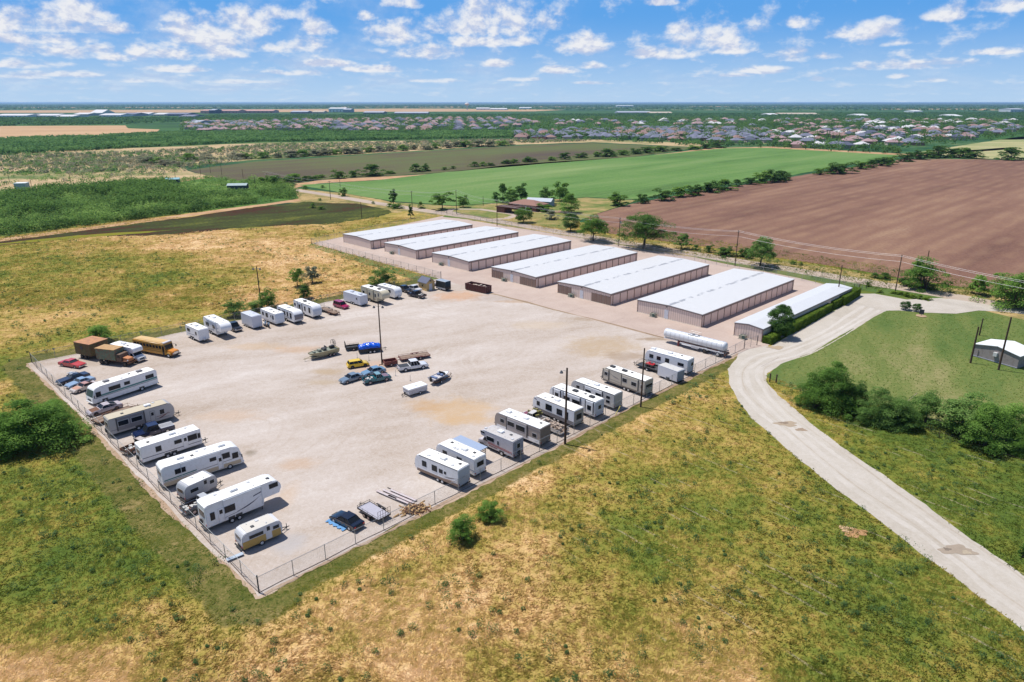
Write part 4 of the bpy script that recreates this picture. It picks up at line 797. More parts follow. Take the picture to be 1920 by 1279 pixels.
    for x in wheels:
        for s in (-1, 1):
            yy = s * (hw - .10) if kind != 'classc' or x < 0 else s * (hw - .28)
            wheel(t, x, yy, r, .24, rim); pad_on(MB(), x - r - .08, fl + .02, x + r + .08, fl + .34, 'L' if s > 0 else 'R', hw, .008).build('wheel_arch', DKGREY, t)
    MB().bx(-h2 + .1, h2 - (2.7 if kind in ('fifth',) else .5), -hw + .35, hw - .35, fl - .18, fl + .02).bx(wheels[-1] - .1, wheels[-1] + .1, -hw + .1, hw - .1, r - .06, r + .06).build('chassis', frame, t)
    if hitch and kind in ('travel', 'box', 'vintage'):
        mb = MB(); z = fl - .08
        for s in (-1, 1): mb.tube([(h2 - .6, s * .75, z), (h2 + 1.05, 0, z)], .06, 5)
        mb.tube([(h2 + .95, 0, .0), (h2 + .95, 0, .85)], .045, 6).tube([(h2 + 1.0, 0, z), (h2 + 1.3, 0, z)], .05, 6); mb.build('hitch', frame, t)
        if tank:
            for s in (-1, 1): MB().lathe([(.09, 0), (.15, .06), (.15, .42), (.09, .5)], 12, at=(h2 + .28, s * .17, z + .05)).build('gas_bottle', pm('white_gas_bottle', (.72, .72, .72), .3), t, smooth=True)
    if kind == 'fifth': MB().tube([(h2 - 1.3, 0, 1.6), (h2 - 1.3, 0, 1.15)], .09, 8).bx(h2 - 1.7, h2 - 1.0, -.4, .4, 1.48, 1.6).tube([(h2 - 2.75, -.9, fl), (h2 - 2.75, -.9, 0)], .06, 6).tube([(h2 - 2.75, .9, fl), (h2 - 2.75, .9, 0)], .06, 6).build('king_pin', BLACK, t)
    for s in (-1, 1): MB().bx(-h2 - .03, -h2, s * (hw - .2) - .08, s * (hw - .2) + .08, fl + .2, fl + .42).build('tail_light', RED_L, t)
    MB().bx(-h2 - .16, -h2 - .02, -hw + .1, hw - .1, fl - .12, fl + .02).build('bumper', frame, t)
    if awning is not None:
        s = 1 if awning == 'L' else -1; MB().tube([(-h2 * .55, s * (hw + .09), H - .12), (h2 * .45, s * (hw + .09), H - .12)], .07, 8).bx(-h2 * .55 - .02, -h2 * .55 + .04, *sorted((s * (hw + .01), s * (hw + .08))), fl + .3, H - .15).bx(h2 * .45 - .02, h2 * .45 + .04, *sorted((s * (hw + .01), s * (hw + .08))), fl + .3, H - .15).build('awning', pm('rolled_awning', (.55, .58, .62), .6), t)
    if ladder:
        mb = MB()
        for y in (.35, .75): mb.tube([(-h2 - .1, y, fl + .1), (-h2 - .1, y, H + .1)], .02, 4)
        for k in range(7): mb.tube([(-h2 - .1, .35, fl + .3 + k * .33), (-h2 - .1, .75, fl + .3 + k * .33)], .018, 4)
        mb.build('ladder', CHROME, t)
    if spare: o = MB().lathe([(.2, -.1), (.34, -.1), (.36, 0), (.34, .1), (.2, .1)], 16, 'x', at=(-h2 - .22, 0, fl + .55)).build('spare_wheel', TYRE, t)
    return t

def paint(name, col, rough=.28, dirt=None, amt=0.0, var=.05): return pm(name, col, rough, var=var, coat=.6, dirt=dirt, dirt_amt=amt)
def car(label, cat, name, pose, col, W=1.85, kind='sedan', H=1.42, rim=RIMG, hood=None, roofc=None, bed=None, L=None, group='cars parked on the lot', bedcol=None, junk=False):
    c, hd, L = pose; t = thing(name, label, cat, (c.x, c.y, PZ), hd, group); h2 = L / 2; hw = W / 2; ins = .11 if kind == 'pickup' else .15
    pick = kind == 'pickup'; z_b = .92 if not pick else 1.05; z_h = z_b - .04; sill = .30 if not pick else .42
    old = kind == 'old'
    cabs = {'sedan': (-.36, -.22, .05, .20), 'old': (-.30, -.17, .04, .13), 'hatch': (-.47, -.40, .10, .26), 'suv': (-.47, -.44, .10, .22), 'pickup': (-.12, -.10, .14, .24), 'coupe': (-.38, -.14, .04, .16)}[kind]
    if cat == 'pickup truck' and bed == 'single': cabs = (-.06, -.04, .12, .21)
    g0, g1, g2, g3 = [q * L for q in cabs]
    nose = z_h - (.14 if not pick else .06)
    prof = [(-h2, sill + .1), (-h2 + .02, z_b - .12), (-h2 + .12, z_b), (g0, z_b + .02), (g3, z_b), (h2 - .35, nose + .04), (h2 - .06, nose - .10), (h2, nose - .25), (h2 - .02, sill + .05), (h2 - .12, sill), (-h2 + .12, sill)]
    if pick: prof = [(g0 - .12, sill), (g0 - .12, z_b)] + prof[4:10]
    MB().prism(prof, -hw, hw).build('body', col, t, bevel=.075, seg=2, smooth=True, angle=24)
    if hood: MB().prism([(g3 + .1, z_b + .004), (g3 + .1, z_b + .02), (h2 - .42, nose + .062), (h2 - .42, nose + .04)], -hw + .14, hw - .14).build('bonnet', hood, t)
    top = H
    gl = MB(); b = [(g0, hw - .07), (g3, hw - .07)]; u = [(g1, hw - .07 - ins), (g2, hw - .07 - ins)]
    gl.add([(g0, -b[0][1], z_b - .03), (g3, -b[0][1], z_b - .03), (g3, b[0][1], z_b - .03), (g0, b[0][1], z_b - .03), (g1, -u[0][1], top - .03), (g2, -u[0][1], top - .03), (g2, u[0][1], top - .03), (g1, u[0][1], top - .03)], [(0, 3, 2, 1), (4, 5, 6, 7), (0, 1, 5, 4), (1, 2, 6, 5), (2, 3, 7, 6), (3, 0, 4, 7)])
    gl.build('window', GLASS if not old else pm('dusty_glass', (.05, .055, .06), .25), t)
    rf = MB(); rf.bx(g1 - .05, g2 + .05, -u[0][1] - .03, u[0][1] + .03, top - .05, top + .02)
    rf.build('roof', roofc or col, t, bevel=.03)
    pl = MB()
    for s in (-1, 1):
        for xb, xt in ((g0, g1), (g3, g2)): pl.tube([(xb, s * (b[0][1] - .01), z_b - .02), (xt, s * (u[0][1] - .0), top - .02)], .035, 5)
        for q in ((.42,) if kind in ('sedan', 'old', 'coupe') else (.36, .68)):
            xb = g0 + (g3 - g0) * q; xt = g1 + (g2 - g1) * q; pl.tube([(xb, s * (b[0][1] + .005), z_b - .02), (xt, s * (u[0][1] + .01), top - .02)], .03, 5)
    pl.build('pillar', roofc or col, t)
    if pick:
        bc = bedcol or col; x0, x1 = -h2, g0 - .16; m = MB()
        m.bx(x0, x1, -hw, -hw + .12, .5, z_b + .01).bx(x0, x1, hw - .12, hw, .5, z_b + .01).bx(x0, x0 + .07, -hw + .12, hw - .12, .5, z_b).bx(x1 - .07, x1, -hw + .12, hw - .12, .5, z_b + .01)
        m.build('cargo_bed', bc, t, bevel=.02); MB().bx(x0 + .07, x1 - .07, -hw + .12, hw - .12, .52, .62).build('bed_floor', DKGREY if not junk else RUST, t)
        if bed == 'cover': MB().bx(x0 + .04, x1 - .04, -hw + .08, hw - .08, z_b + .012, z_b + .05).build('bed_cover', pm('black_bed_cover', (.025, .028, .035), .6), t)
        if bed == 'greycover':
            o = MB().bx(x0 + .04, x1 - .04, -hw + .08, hw - .08, z_b + .012, z_b + .05).build('bed_cover', pm('grey_bed_cover', (.32, .33, .36), .5), t)
            for y in (-.4, 0, .4): MB().bx(x0 + .1, x1 - .1, y - .04, y + .04, z_b + .051, z_b + .06).build('cover_rib', DKGREY, o)
        if junk:
            j = MB()
            for k in range(9): j.box(random.uniform(x0 + .3, x1 - .3), random.uniform(-.5, .5), random.uniform(.7, 1.0), random.uniform(.2, .6), random.uniform(.2, .5), .2, random.uniform(0, 3))
            j.build('bed_load', pm('pale_load', (.45, .44, .42), .8, var=.3), t)
    ax = (h2 * .62, -h2 * .60); r = .33 if not pick else .39
    for x in ax:
        for s in (-1, 1):
            wheel(t, x, s * (hw - .10), r, .23, rim)
            o = MB().lathe([(r + .06, -.01), (r + .06, .01)], 18, 'y', at=(x, s * (hw + .0), r)).build('wheel_arch', DKGREY, t)
    MB().bx(-h2 + .3, h2 - .3, -hw + .3, hw - .3, .22, sill + .1).build('underbody', BLACK, t)
    bm_ = CHROME if (pick or old) else col
    MB().bx(h2 - .04, h2 + .07, -hw + .06, hw - .06, sill + .05, sill + .22).build('front_bumper', bm_, t, bevel=.03); MB().bx(-h2 - .07, -h2 + .03, -hw + .06, hw - .06, sill + .05, sill + .22).build('rear_bumper', bm_, t, bevel=.03)
    for s in (-1, 1):
        MB().bx(h2 - .03, h2 + .015, s * (hw - .28) - .16, s * (hw - .28) + .16, nose - .26, nose - .12).build('headlight', HEAD_L, t)
        MB().bx(-h2 - .012, -h2 + .05, s * (hw - .2) - .14, s * (hw - .2) + .14, z_b - .30, z_b - .14).build('tail_light', RED_L, t)
        MB().bx(g3 - .28, g3 - .12, *sorted((s * (hw - .02), s * (hw + .18))), z_b + .02, z_b + .16).build('mirror', col, t, bevel=.02)
        MB().bx(-L * .02, -L * .02 + .2, *sorted((s * hw, s * (hw + .02))), z_b - .16, z_b - .12).build('door_handle', CHROME, t)
    MB().bx(h2 - .01, h2 + .02, -.45, .45, nose - .28, nose - .12).build('grille', DKGREY, t)
    return t
def trailer_frame(label, cat, name, pose, W, deck, col, wx=(-.2,), gate=0, rails=.0, sides=0, group=None, hitchlen=1.2, fz=.55, rim=RIMG, dm=None, r=.33):
    c, hd, L = pose; t = thing(name, label, cat, (c.x, c.y, PZ), hd, group); h2, hw = L / 2, W / 2
    MB().bx(-h2, h2, -hw, hw, fz, fz + .06).build('deck', deck, t)
    mb = MB().bx(-h2, h2, -hw - .05, -hw + .03, fz - .1, fz + .09).bx(-h2, h2, hw - .03, hw + .05, fz - .1, fz + .09).bx(-h2 - .05, -h2 + .03, -hw, hw, fz - .1, fz + .085).bx(h2 - .03, h2 + .05, -hw, hw, fz - .1, fz + .085)
    mb.build('frame', col, t)
    if rails:
        mb = MB()
        for s in (-1, 1):
            mb.tube([(-h2, s * hw, fz + rails), (h2, s * hw, fz + rails)], .03, 4)
            n = max(2, int(L / .9))
            for k in range(n + 1): mb.tube([(-h2 + L * k / n, s * hw, fz), (-h2 + L * k / n, s * hw, fz + rails)], .025, 4)
        mb.tube([(h2, -hw, fz + rails), (h2, hw, fz + rails)], .03, 4); mb.build('side_rail', col, t)
    if sides: MB().bx(-h2, h2, -hw - .02, -hw + .03, fz + .09, fz + sides).bx(-h2, h2, hw - .03, hw + .02, fz + .09, fz + sides).bx(h2 - .04, h2 + .02, -hw + .03, hw - .03, fz + .09, fz + sides).build('side_panel', dm or col, t)
    if gate:
        mb = MB()
        for k in range(6): mb.tube([(-h2, -hw + W * k / 5, fz), (-h2 - .05, -hw + W * k / 5, fz + gate)], .025, 4)
        for q in (.08, .5, 1): mb.tube([(-h2 - .05 * q, -hw, fz + gate * q), (-h2 - .05 * q, hw, fz + gate * q)], .025, 4)
        mb.build('ramp_gate', col, t)
    for x in wx:
        for s in (-1, 1): wheel(t, x, s * (hw + .20), r, .2, rim)
    for s in (-1, 1): MB().bx(wx[0] - .5, wx[-1] + .5, *sorted((s * (hw + .06), s * (hw + .32))), r * 2 + .08, r * 2 + .11).build('fender', col, t)
    mb = MB()
    for s in (-1, 1): mb.tube([(h2, s * hw * .7, fz - .05), (h2 + hitchlen, 0, fz - .08)], .045, 4)
    mb.tube([(h2 + hitchlen - .15, 0, 0), (h2 + hitchlen - .15, 0, .8)], .04, 5).bx(wx[0] - .1, wx[-1] + .1, -hw, hw, r - .04, r + .04).tube([(h2 + hitchlen - .1, 0, fz - .08), (h2 + hitchlen + .2, 0, fz - .08)], .05, 5); mb.build('hitch', col, t)
    return t

# ------------------------------------------------------------------ the parked vehicles
TEAL = pm('teal_stripe', C(70, 140, 140), .4); NAVYS = pm('navy_stripe', C(60, 70, 100), .4); REDS = pm('red_stripe', C(170, 80, 70), .4); MAROON = pm('maroon_stripe', C(120, 60, 60), .4)
BROWNS = pm('brown_skirt', C(150, 124, 108), .5); GREYS = pm('grey_skirt', C(140, 136, 140), .5); TANB = pm('tan_fibreglass', C(206, 198, 184), .45); BEIGE = pm('beige_fibreglass', C(216, 206, 180), .45)
CREAM = pm('cream_skirt', C(220, 200, 170), .5); ALU = pm('dull_aluminium_skin', C(190, 192, 198), .4, .15); TAUPE = pm('taupe_fibreglass', C(176, 164, 156), .45); GREYB = pm('grey_blue_white', C(214, 220, 230), .45)
CARGOW = pm('white_cargo_skin', C(224, 228, 238), .35, var=.04); TANROOF = pm('tan_dusty_roof', C(206, 194, 170), .7, var=.08); BLUEG = pm('blue_grey_panel', C(150, 160, 180), .45)
RVG = 'recreational vehicles along the left fence'; RVB = 'recreational vehicles along the back of the lot'; RVN = 'recreational vehicles along the near fence'; CG = 'cars parked on the lot'
# --- left fence, from the far corner towards the camera
car('faded red old long sedan alone in the far left corner', 'car', 'parked_car', at_edge((108, 684.3), (148, 690.5), .3, 'R', 1.95, 5.5), paint('faded_red', C(210, 60, 62), .4, dirt=C(160, 80, 70), amt=.3), W=1.95, kind='old', H=1.40)
car('dark navy old coupe with pale rubbish on its roof near the left fence', 'car', 'parked_car', at_edge((170, 705), (113, 722), .3, 'L', 1.9, 5.5), paint('navy_blue', C(34, 48, 78), .3), W=1.9, kind='old', H=1.38)
nv = bpy.context.scene.objects
g = at_edge((170, 705), (113, 722), .3, 'L', 1.9, 5.5)[0]
mb = MB()
for k in range(7): mb.box(g.x + random.gauss(0, .35), g.y + random.gauss(0, .35), 1.47 + .03 * k, random.uniform(.3, .9), random.uniform(.15, .5), .05, random.uniform(0, 3))
tag(mb.build('tarp_scraps', pm('pale_scraps', C(190, 200, 214), .6, var=.3)), 'pale crumpled scraps lying on the roof of the navy coupe', 'scraps')
car('pale blue old car next to the navy coupe', 'car', 'parked_car', at_edge((181, 713), (130, 729.5), .3, 'L', 1.8, 4.9), paint('pale_blue', C(150, 176, 206), .3), W=1.8, kind='old', H=1.32)
car('white old car with rusty pink roof and boot beside the teal striped motorhome', 'car', 'parked_car', at_edge((187, 722), (140, 738), .3, 'L', 1.8, 4.6), paint('chalky_white', C(214, 206, 200), .5, dirt=C(190, 130, 110), amt=.7), W=1.8, kind='coupe', H=1.34, roofc=paint('rusty_pink', C(190, 140, 130), .6), hood=paint('rusty_orange', C(206, 150, 120), .6))
mp = at_edge((292.5, 720), (181, 755.7), .5, 'L', 2.5, 11.6)
rv('white motorhome with teal stripes facing the left fence', 'motorhome', 'motorhome', mp, 2.5, 3.25, 'classa', fl=.5, windows=(('L', 1.9, 2.25, 1.9, .65), ('L', -.3, 2.35, .9, .5), ('L', -4.4, 2.3, 1.4, .6), ('R', 1, 2.2, 1.8, .7), ('R', -3, 2.2, 1.2, .6)), stripes=[(s, -5.7, 1.75, 5.0, 1.55, .30, TEAL) for s in 'LR'] + [(s, -5.7, 1.45, 5.3, 1.28, .08, NAVYS) for s in 'LR'], ac=(2.6, -3.3), ac_mat=GREYS, vents=(.2, -1.6), group=RVG)
car('stripped white old car with rust and missing bonnet near the left fence', 'car', 'parked_car', at_edge((232, 762), (168, 781), .3, 'L', 1.95, 5.3), paint('dusty_lilac_white', C(206, 198, 208), .45, dirt=C(150, 120, 110), amt=.6), W=1.95, kind='coupe', H=1.36, hood=RUST, rim=RIMB)
c1, h1, L1 = at_edge((192, 793), (250, 770), .4, 'R', 2.2, 6.5)
trailer_frame('long rusty flatbed trailer squeezed beside the tan roofed travel trailer', 'utility trailer', 'utility_trailer', (c1, h1, L1), 2.1, pm('old_planks', C(150, 128, 112), .9, var=.3), RUST, rails=.55, wx=(-.9, .0))
rv('long beige travel trailer with tan roof and dark window band by the left fence', 'travel trailer', 'travel_trailer', at_edge((208, 817), (322, 783), .5, 'R', 2.45, 9.9, 0), 2.45, 3.15, 'travel', body=pm('grey_beige_skin', C(196, 192, 190), .4), roof=TANROOF, windows=(('R', -2.9, 2.05, 1.5, .8), ('R', -.9, 2.05, 1.6, .75), ('R', 3.0, 2.0, .7, .8)), doors=(('R', 1.5),), slides=(('R', -3.9, .35, GREYS),), stripes=[('R', 2.0, 1.35, 4.2, 1.5, .07, MAROON), ('R', -4.8, 1.2, 4.0, .95, .05, NAVYS)], swoosh=[('R', 2.2, 1.0, 4.3, 1.9, MAROON)], front_col=DKGREY, trim=DKGREY, ac=(1.3,), vents=(2.4, -2.6), awning='L', group=RVG, spare=True, rearwin=(0, 2.1, 1.1, .6))
car('dark navy crew cab pickup with grey striped bed cover facing the left fence', 'pickup truck', 'pickup_truck', at_edge((327.5, 806), (256, 826), .3, 'L', 2.0, 5.9), paint('deep_navy', C(22, 38, 78), .2), W=2.0, kind='pickup', H=1.92, bed='greycover', rim=CHROME)
car('rusty brown and white old pickup, only its open bed showing by the left fence', 'pickup truck', 'pickup_truck', at_edge((240, 854.5), (278, 838), .3, 'R', 1.9, 5.2, 0), paint('old_white', C(206, 196, 186), .5, dirt=C(120, 76, 60), amt=.8), W=1.9, kind='pickup', H=1.65, bed='single', bedcol=RUST, junk=True)
rv('white travel trailer with thin navy stripe beside the navy crew cab pickup', 'travel trailer', 'travel_trailer', at_edge((268, 869), (377, 833), .5, 'R', 2.4, 8.6, 0), 2.4, 3.0, 'box', windows=(('R', -1.9, 1.95, .7, .75), ('R', .9, 2.1, .95, .5), ('R', 3.0, 2.05, 1.3, .8), ('R', 4.0, 2.0, .3, .7)), doors=(('R', 1.95),), stripes=[('R', -4.2, 1.15, 4.2, 1.05, .09, NAVYS)], ac=(.6,), vents=(2.8, -2.9), tank=True, group=RVG, rearwin=(0, 2.0, 1.2, .6), spare=True)
rv('big white motorhome with cream skirt and teal rear stripes facing the lot', 'motorhome', 'motorhome', at_edge((307.7, 914), (450, 868), .5, 'R', 2.5, 10.9, 0), 2.5, 3.35, 'classa', fl=.45, lower=CREAM, lower_h=.62, windows=(('R', -3.1, 2.2, 1.3, .65), ('R', 1.3, 2.35, .8, .45), ('R', 3.1, 2.3, 1.0, .75), ('L', 0, 2.2, 1.6, .6)), doors=(('R', 2.25),), stripes=[('R', -5.3, 1.35, -1.0, 1.55, .16, TEAL), ('R', -5.3, 1.15, 4.6, 1.5, .07, GREYS)], ac=(3.0, -2.6), vents=(.9, -1.1, -.2), awning='R', group=RVG, rearwin=(0, 2.2, 1.5, .6), ladder=True)
rv('small dull aluminium travel trailer with rounded ends beside the old dark pickup', 'travel trailer', 'travel_trailer', at_edge((349.5, 942), (402, 918), .45, 'R', 2.25, 4.6, 0), 2.25, 2.55, 'vintage', body=ALU, windows=(('R', -1.0, 1.65, 1.1, .5), ('R', 1.5, 1.75, .6, .5)), doors=(('R', .6),), ac=(), vents=(-.3,), lower=GREYS, lower_h=.25, group=RVG, rearwin=(0, 1.75, 1.3, .5))
car('old dark blue pickup with silver cab wedged between two trailers at the left fence', 'pickup truck', 'pickup_truck', at_edge((350, 968.5), (400, 947), .3, 'R', 1.9, 5.2, 0), paint('dull_silver', C(190, 194, 200), .4), W=1.9, kind='pickup', H=1.65, bed='single', bedcol=paint('dark_blue_bed', C(34, 48, 70), .4), junk=True)
rv('large white fifth wheel trailer with a navy swoosh near the left fence', 'fifth wheel trailer', 'fifth_wheel_trailer', at_edge((389.5, 992), (492, 950), .6, 'R', 2.45, 9.9, 0), 2.45, 3.65, 'fifth', fl=.65, windows=(('R', -4.15, 2.0, .45, .95), ('R', -2.0, 2.15, 1.3, .8), ('R', 3.9, 2.95, 1.1, .55)), doors=(('R', -3.1),), swoosh=[('R', -1.1, 1.35, 2.3, 2.45, NAVYS)], stripes=[('R', -2.7, 1.15, -.8, 1.3, .05, GREYS), ('R', 1.1, 2.55, 2.2, 2.75, .14, NAVYS)], ac=(-.8,), vents=(-2.9, 3.6, 1.4), awning='R', group=RVG, wheels=(-.95, -1.9), rearwin=(0, 2.3, 1.6, .8), spare=True)
rv('little gold and white vintage travel trailer nearest the camera', 'travel trailer', 'travel_trailer', at_edge((456, 1033), (527, 1002.5), .4, 'R', 2.2, 5.0, 0), 2.2, 2.45, 'vintage', body=pm('chalk_white_skin', C(226, 226, 230), .45), roof=pm('dusty_white_roof', C(220, 214, 204), .7), lower=pm('gold_skirt', C(196, 160, 84), .5), lower_h=.98, windows=(('R', -.75, 1.72, 1.7, .42), ('R', 1.7, 1.72, .75, .42)), doors=(('R', .75),), ac=(), vents=(.1, -.8), fl=.42, group=RVG, rearwin=(0, 1.75, 1.3, .4))
# --- trucks and bus in the far left corner
M_olive = pm('olive_rust_skin', C(112, 104, 66), .85, var=.6, scale=1.6, dirt=C(140, 80, 50), dirt_amt=1.0); M_rustroof = pm('rust_roof', C(200, 146, 104), .85, var=.25, scale=.8, dirt=C(140, 96, 96), dirt_amt=.6)
M_mili = pm('patchy_green_brown', C(116, 132, 108), .85, var=.6, scale=1.6, dirt=C(160, 96, 70), dirt_amt=1.0)
a = G(138.8, 671); b = G(176.5, 678.5); d = (b - a).normalized(); n = Vector((-d.y, d.x, 0)); c = (a + b) / 2 + n * 2.2; hd = math.atan2(d.y, d.x)
t = thing('box_trailer', 'rusty olive box trailer with a flat rust coloured roof behind the red sedan', 'box trailer', (c.x, c.y, PZ), hd)
MB().bx(-2.3, 2.3, -2.1, 2.1, .95, 3.45).build('body', M_olive, t, bevel=.05); MB().bx(-2.35, 2.35, -2.15, 2.15, 3.46, 3.55).build('roof', M_rustroof, t)
for x in (-1.0, 0.1):
    for y in (-1.7, 1.7): wheel(t, x, y, .45, .3, RIMB)
MB().bx(-2.2, 2.6, -1.0, 1.0, .6, .95).tube([(2.2, 0, .8), (3.3, 0, .75)], .08, 5).build('chassis', RUST, t); MB().bx(2.3, 2.33, -.5, .5, 1.1, 3.0).build('door', RUST, t); MB().bx(-.6, .2, -2.14, -2.1, 2.2, 2.9).build('window', DKGREY, t)
a = G(184, 683); b = G(240, 689.5); d = (b - a).normalized(); n = Vector((-d.y, d.x, 0)); c = (a + b) / 2 + n * 1.2; hd = math.atan2(d.y, d.x)
t = thing('military_truck', 'old six wheeled army truck with patchy box body and orange bonnet', 'truck', (c.x, c.y, PZ), hd)
MB().bx(-3.7, .9, -1.25, 1.25, 1.15, 3.35).build('box_body', M_mili, t, bevel=.05); MB().bx(-3.75, .95, -1.3, 1.3, 3.36, 3.44).build('roof', pm('tan_rust_roof', C(196, 160, 110), .85, var=.2, dirt=C(170, 110, 76), dirt_amt=.6), t)
MB().prism([(1.0, .95), (1.0, 2.5), (2.0, 2.5), (2.15, 1.85), (2.2, .95)], -1.05, 1.05).build('cab', pm('brown_cab', C(120, 96, 80), .8, var=.3, dirt=C(96, 60, 44), dirt_amt=.6), t, bevel=.06)
MB().prism([(2.2, 1.0), (2.2, 1.8), (3.5, 1.65), (3.6, 1.5), (3.6, 1.0)], -.65, .65).build('bonnet', pm('orange_rust_bonnet', C(206, 136, 90), .75, var=.2), t, bevel=.05)
MB().bx(2.4, 3.5, -1.1, -.66, 1.1, 1.2).bx(2.4, 3.5, .66, 1.1, 1.1, 1.2).bx(3.65, 3.85, -1.1, 1.1, .65, .9).bx(-3.6, 3.6, -.45, .45, .65, .95).build('mudguard', RUST, t)
MB().prism([(2.05, 1.9), (2.1, 1.9), (1.98, 2.4), (1.93, 2.4)], -.9, .9).build('windscreen', GLASS, t); MB().bx(1.2, 1.9, -1.08, -1.05, 1.75, 2.3).build('window', GLASS, t)
for x in (-2.9, -1.75, 2.8):
    for y in (-.95, .95): wheel(t, x, y, .5, .3, RIMB)
for y in (-.85, .85): MB().lathe([(.14, 0), (.14, .08)], 10, 'x', at=(3.52, y, 1.35)).build('headlight', HEAD_L, t)
rv('white camper van with over-cab bunk behind the army truck', 'motorhome', 'motorhome', at_edge((205, 668), (258, 679), .4, 'R', 2.3, 7.6, 1), 2.3, 3.15, 'classc', windows=(('R', -1.5, 2.1, 1.2, .6), ('R', .6, 2.1, .9, .6)), ac=(-1.0,), vents=(-2.2, .6), group=RVB, stripes=[('R', -3.6, 1.4, 1.5, 1.4, .12, BLUEG)])
# school bus
a = G(250, 656); b = G(326, 666); c0, hd, L = at_edge((252, 657), (322, 669.5), .4, 'R', 2.4, 10.8, 1)
t = thing('school_bus', 'yellow school bus with an orange bonnet in the far left corner row', 'bus', (c0.x, c0.y, PZ), hd)
YEL = pm('school_bus_yellow', C(216, 160, 62), .4, dirt=C(200, 170, 120), dirt_amt=.4); YROOF = pm('faded_bus_roof', C(230, 190, 122), .5, dirt=C(216, 204, 180), dirt_amt=.5)
h2 = 5.4; MB().prism([(-h2, .5), (-h2, 2.75), (-h2 + .25, 2.95), (h2 - 2.1, 2.95), (h2 - 1.95, 2.7), (h2 - 1.75, 1.5), (h2 - 1.7, .5)], -1.2, 1.2).build('body', YEL, t, bevel=.12, seg=3, smooth=True, angle=24)
MB().prismz([(-h2 + .2, -1.05), (h2 - 2.1, -1.05), (h2 - 2.1, 1.05), (-h2 + .2, 1.05)], 2.95, 3.0).prismz([(-h2 + .3, -.6), (h2 - 2.3, -.6), (h2 - 2.3, .6), (-h2 + .3, .6)], 3.0, 3.05).build('roof', YROOF, t)
MB().bx(h2 - 2.6, h2 - 1.98, -1.0, 1.0, 2.86, 3.06).build('destination_cap', pm('white_cap', C(226, 222, 226), .4), t, bevel=.03)
for s in (-1, 1):
    for k in range(9): MB().bx(-h2 + .5 + k * .88, -h2 + 1.18 + k * .88, *sorted((s * 1.2, s * 1.225)), 1.75, 2.4).build('window', GLASS, t)
    for z in (1.1, 1.5): MB().bx(-h2 + .1, h2 - 1.8, *sorted((s * 1.2, s * 1.22)), z, z + .07).build('stripe', BLACK, t)
MB().prism([(h2 - 1.72, .6), (h2 - 1.72, 1.55), (h2 - .25, 1.4), (h2, 1.25), (h2, .6)], -.85, .85).build('bonnet', pm('orange_bonnet', C(230, 150, 60), .4), t, bevel=.1, seg=2)
MB().prism([(h2 - 1.93, 2.5), (h2 - 1.88, 2.5), (h2 - 1.74, 1.65), (h2 - 1.80, 1.65)], -.95, .95).build('windscreen', GLASS, t); MB().bx(h2, h2 + .03, -.5, .5, .7, 1.2).build('grille', CHROME, t); MB().bx(h2, h2 + .15, -1.1, 1.1, .45, .68).build('bumper', BLACK, t)
for y in (-.7, .7): MB().bx(h2, h2 + .04, y - .12, y + .12, .8, 1.05).build('headlight', HEAD_L, t)
for s in (-1, 1): MB().prism([(h2 - 1.6, .6), (h2 - 1.5, 1.1), (h2 - .4, 1.1), (h2 - .2, .6)], *sorted((s * .86, s * 1.15))).build('wing', YEL, t, bevel=.05); MB().tube([(h2 - 1.8, s * 1.1, 2.3), (h2 - 1.2, s * 1.3, 2.3), (h2 - 1.2, s * 1.3, 1.8)], .03, 4).bx(h2 - 1.25, h2 - 1.15, s * 1.3 - .1, s * 1.3 + .1, 1.8, 2.2).build('mirror', BLACK, t)
for x in (h2 - .95, -h2 + 3.0):
    for s in (-1, 1): wheel(t, x, s * 1.02, .48, .28, RIMB if x < 0 else RIMW)
MB().bx(h2 - 2.35, h2 - 1.85, -1.225, -1.2, .5, 2.4).build('door', GLASS, t); MB().bx(-h2, h2 - .2, -.6, .6, .35, .5).build('chassis', BLACK, t)
# --- back row
def front_pose(near_f, z, hd_deg, W, L, side='R'):
    """pose from the ground point under the near front corner"""
    p = G(*near_f, z); p.z = 0; d = Vector((math.cos(R(hd_deg)), math.sin(R(hd_deg)), 0)); n = Vector((-d.y, d.x, 0)) * (1 if side == 'R' else -1)
    return p - d * L / 2 + n * W / 2, R(hd_deg), L
rv('short white travel trailer at the left end of the back row', 'travel trailer', 'travel_trailer', front_pose((374, 640), .5, -42, 2.35, 6.3), 2.35, 3.0, 'box', windows=(('R', -1.7, 2.1, 1.3, .6), ('R', 1.9, 2.0, .6, .6)), ac=(-.1,), vents=(1.6, -1.8), tank=True, group=RVB, stripes=[('R', -2.5, 1.2, 1.5, 1.5, .1, BLUEG)])
rv('white fifth wheel trailer with blue grey swirls second from the left in the back row', 'fifth wheel trailer', 'fifth_wheel_trailer', front_pose((417, 633), .6, -44, 2.45, 9.3), 2.45, 3.55, 'fifth', fl=.6, windows=(('R', -2.6, 2.2, 1.5, .7), ('R', .6, 2.2, .9, .7)), doors=(('R', 1.3),), swoosh=[('R', -1, 1.4, 4.0, 2.9, BLUEG)], ac=(-1.4,), vents=(2.2, -3.2), group=RVB, awning='R', wheels=(-.9, -1.85), stripes=[('R', -4.5, 1.2, 1.8, 1.3, .12, BLUEG)])
car('black pickup between the white fifth wheel and the cargo trailer in the back row', 'pickup truck', 'pickup_truck', front_pose((440.5, 622.5), .3, -44, 1.95, 5.6), paint('black_paint', C(34, 36, 44), .25), W=1.95, kind='pickup', H=1.85)
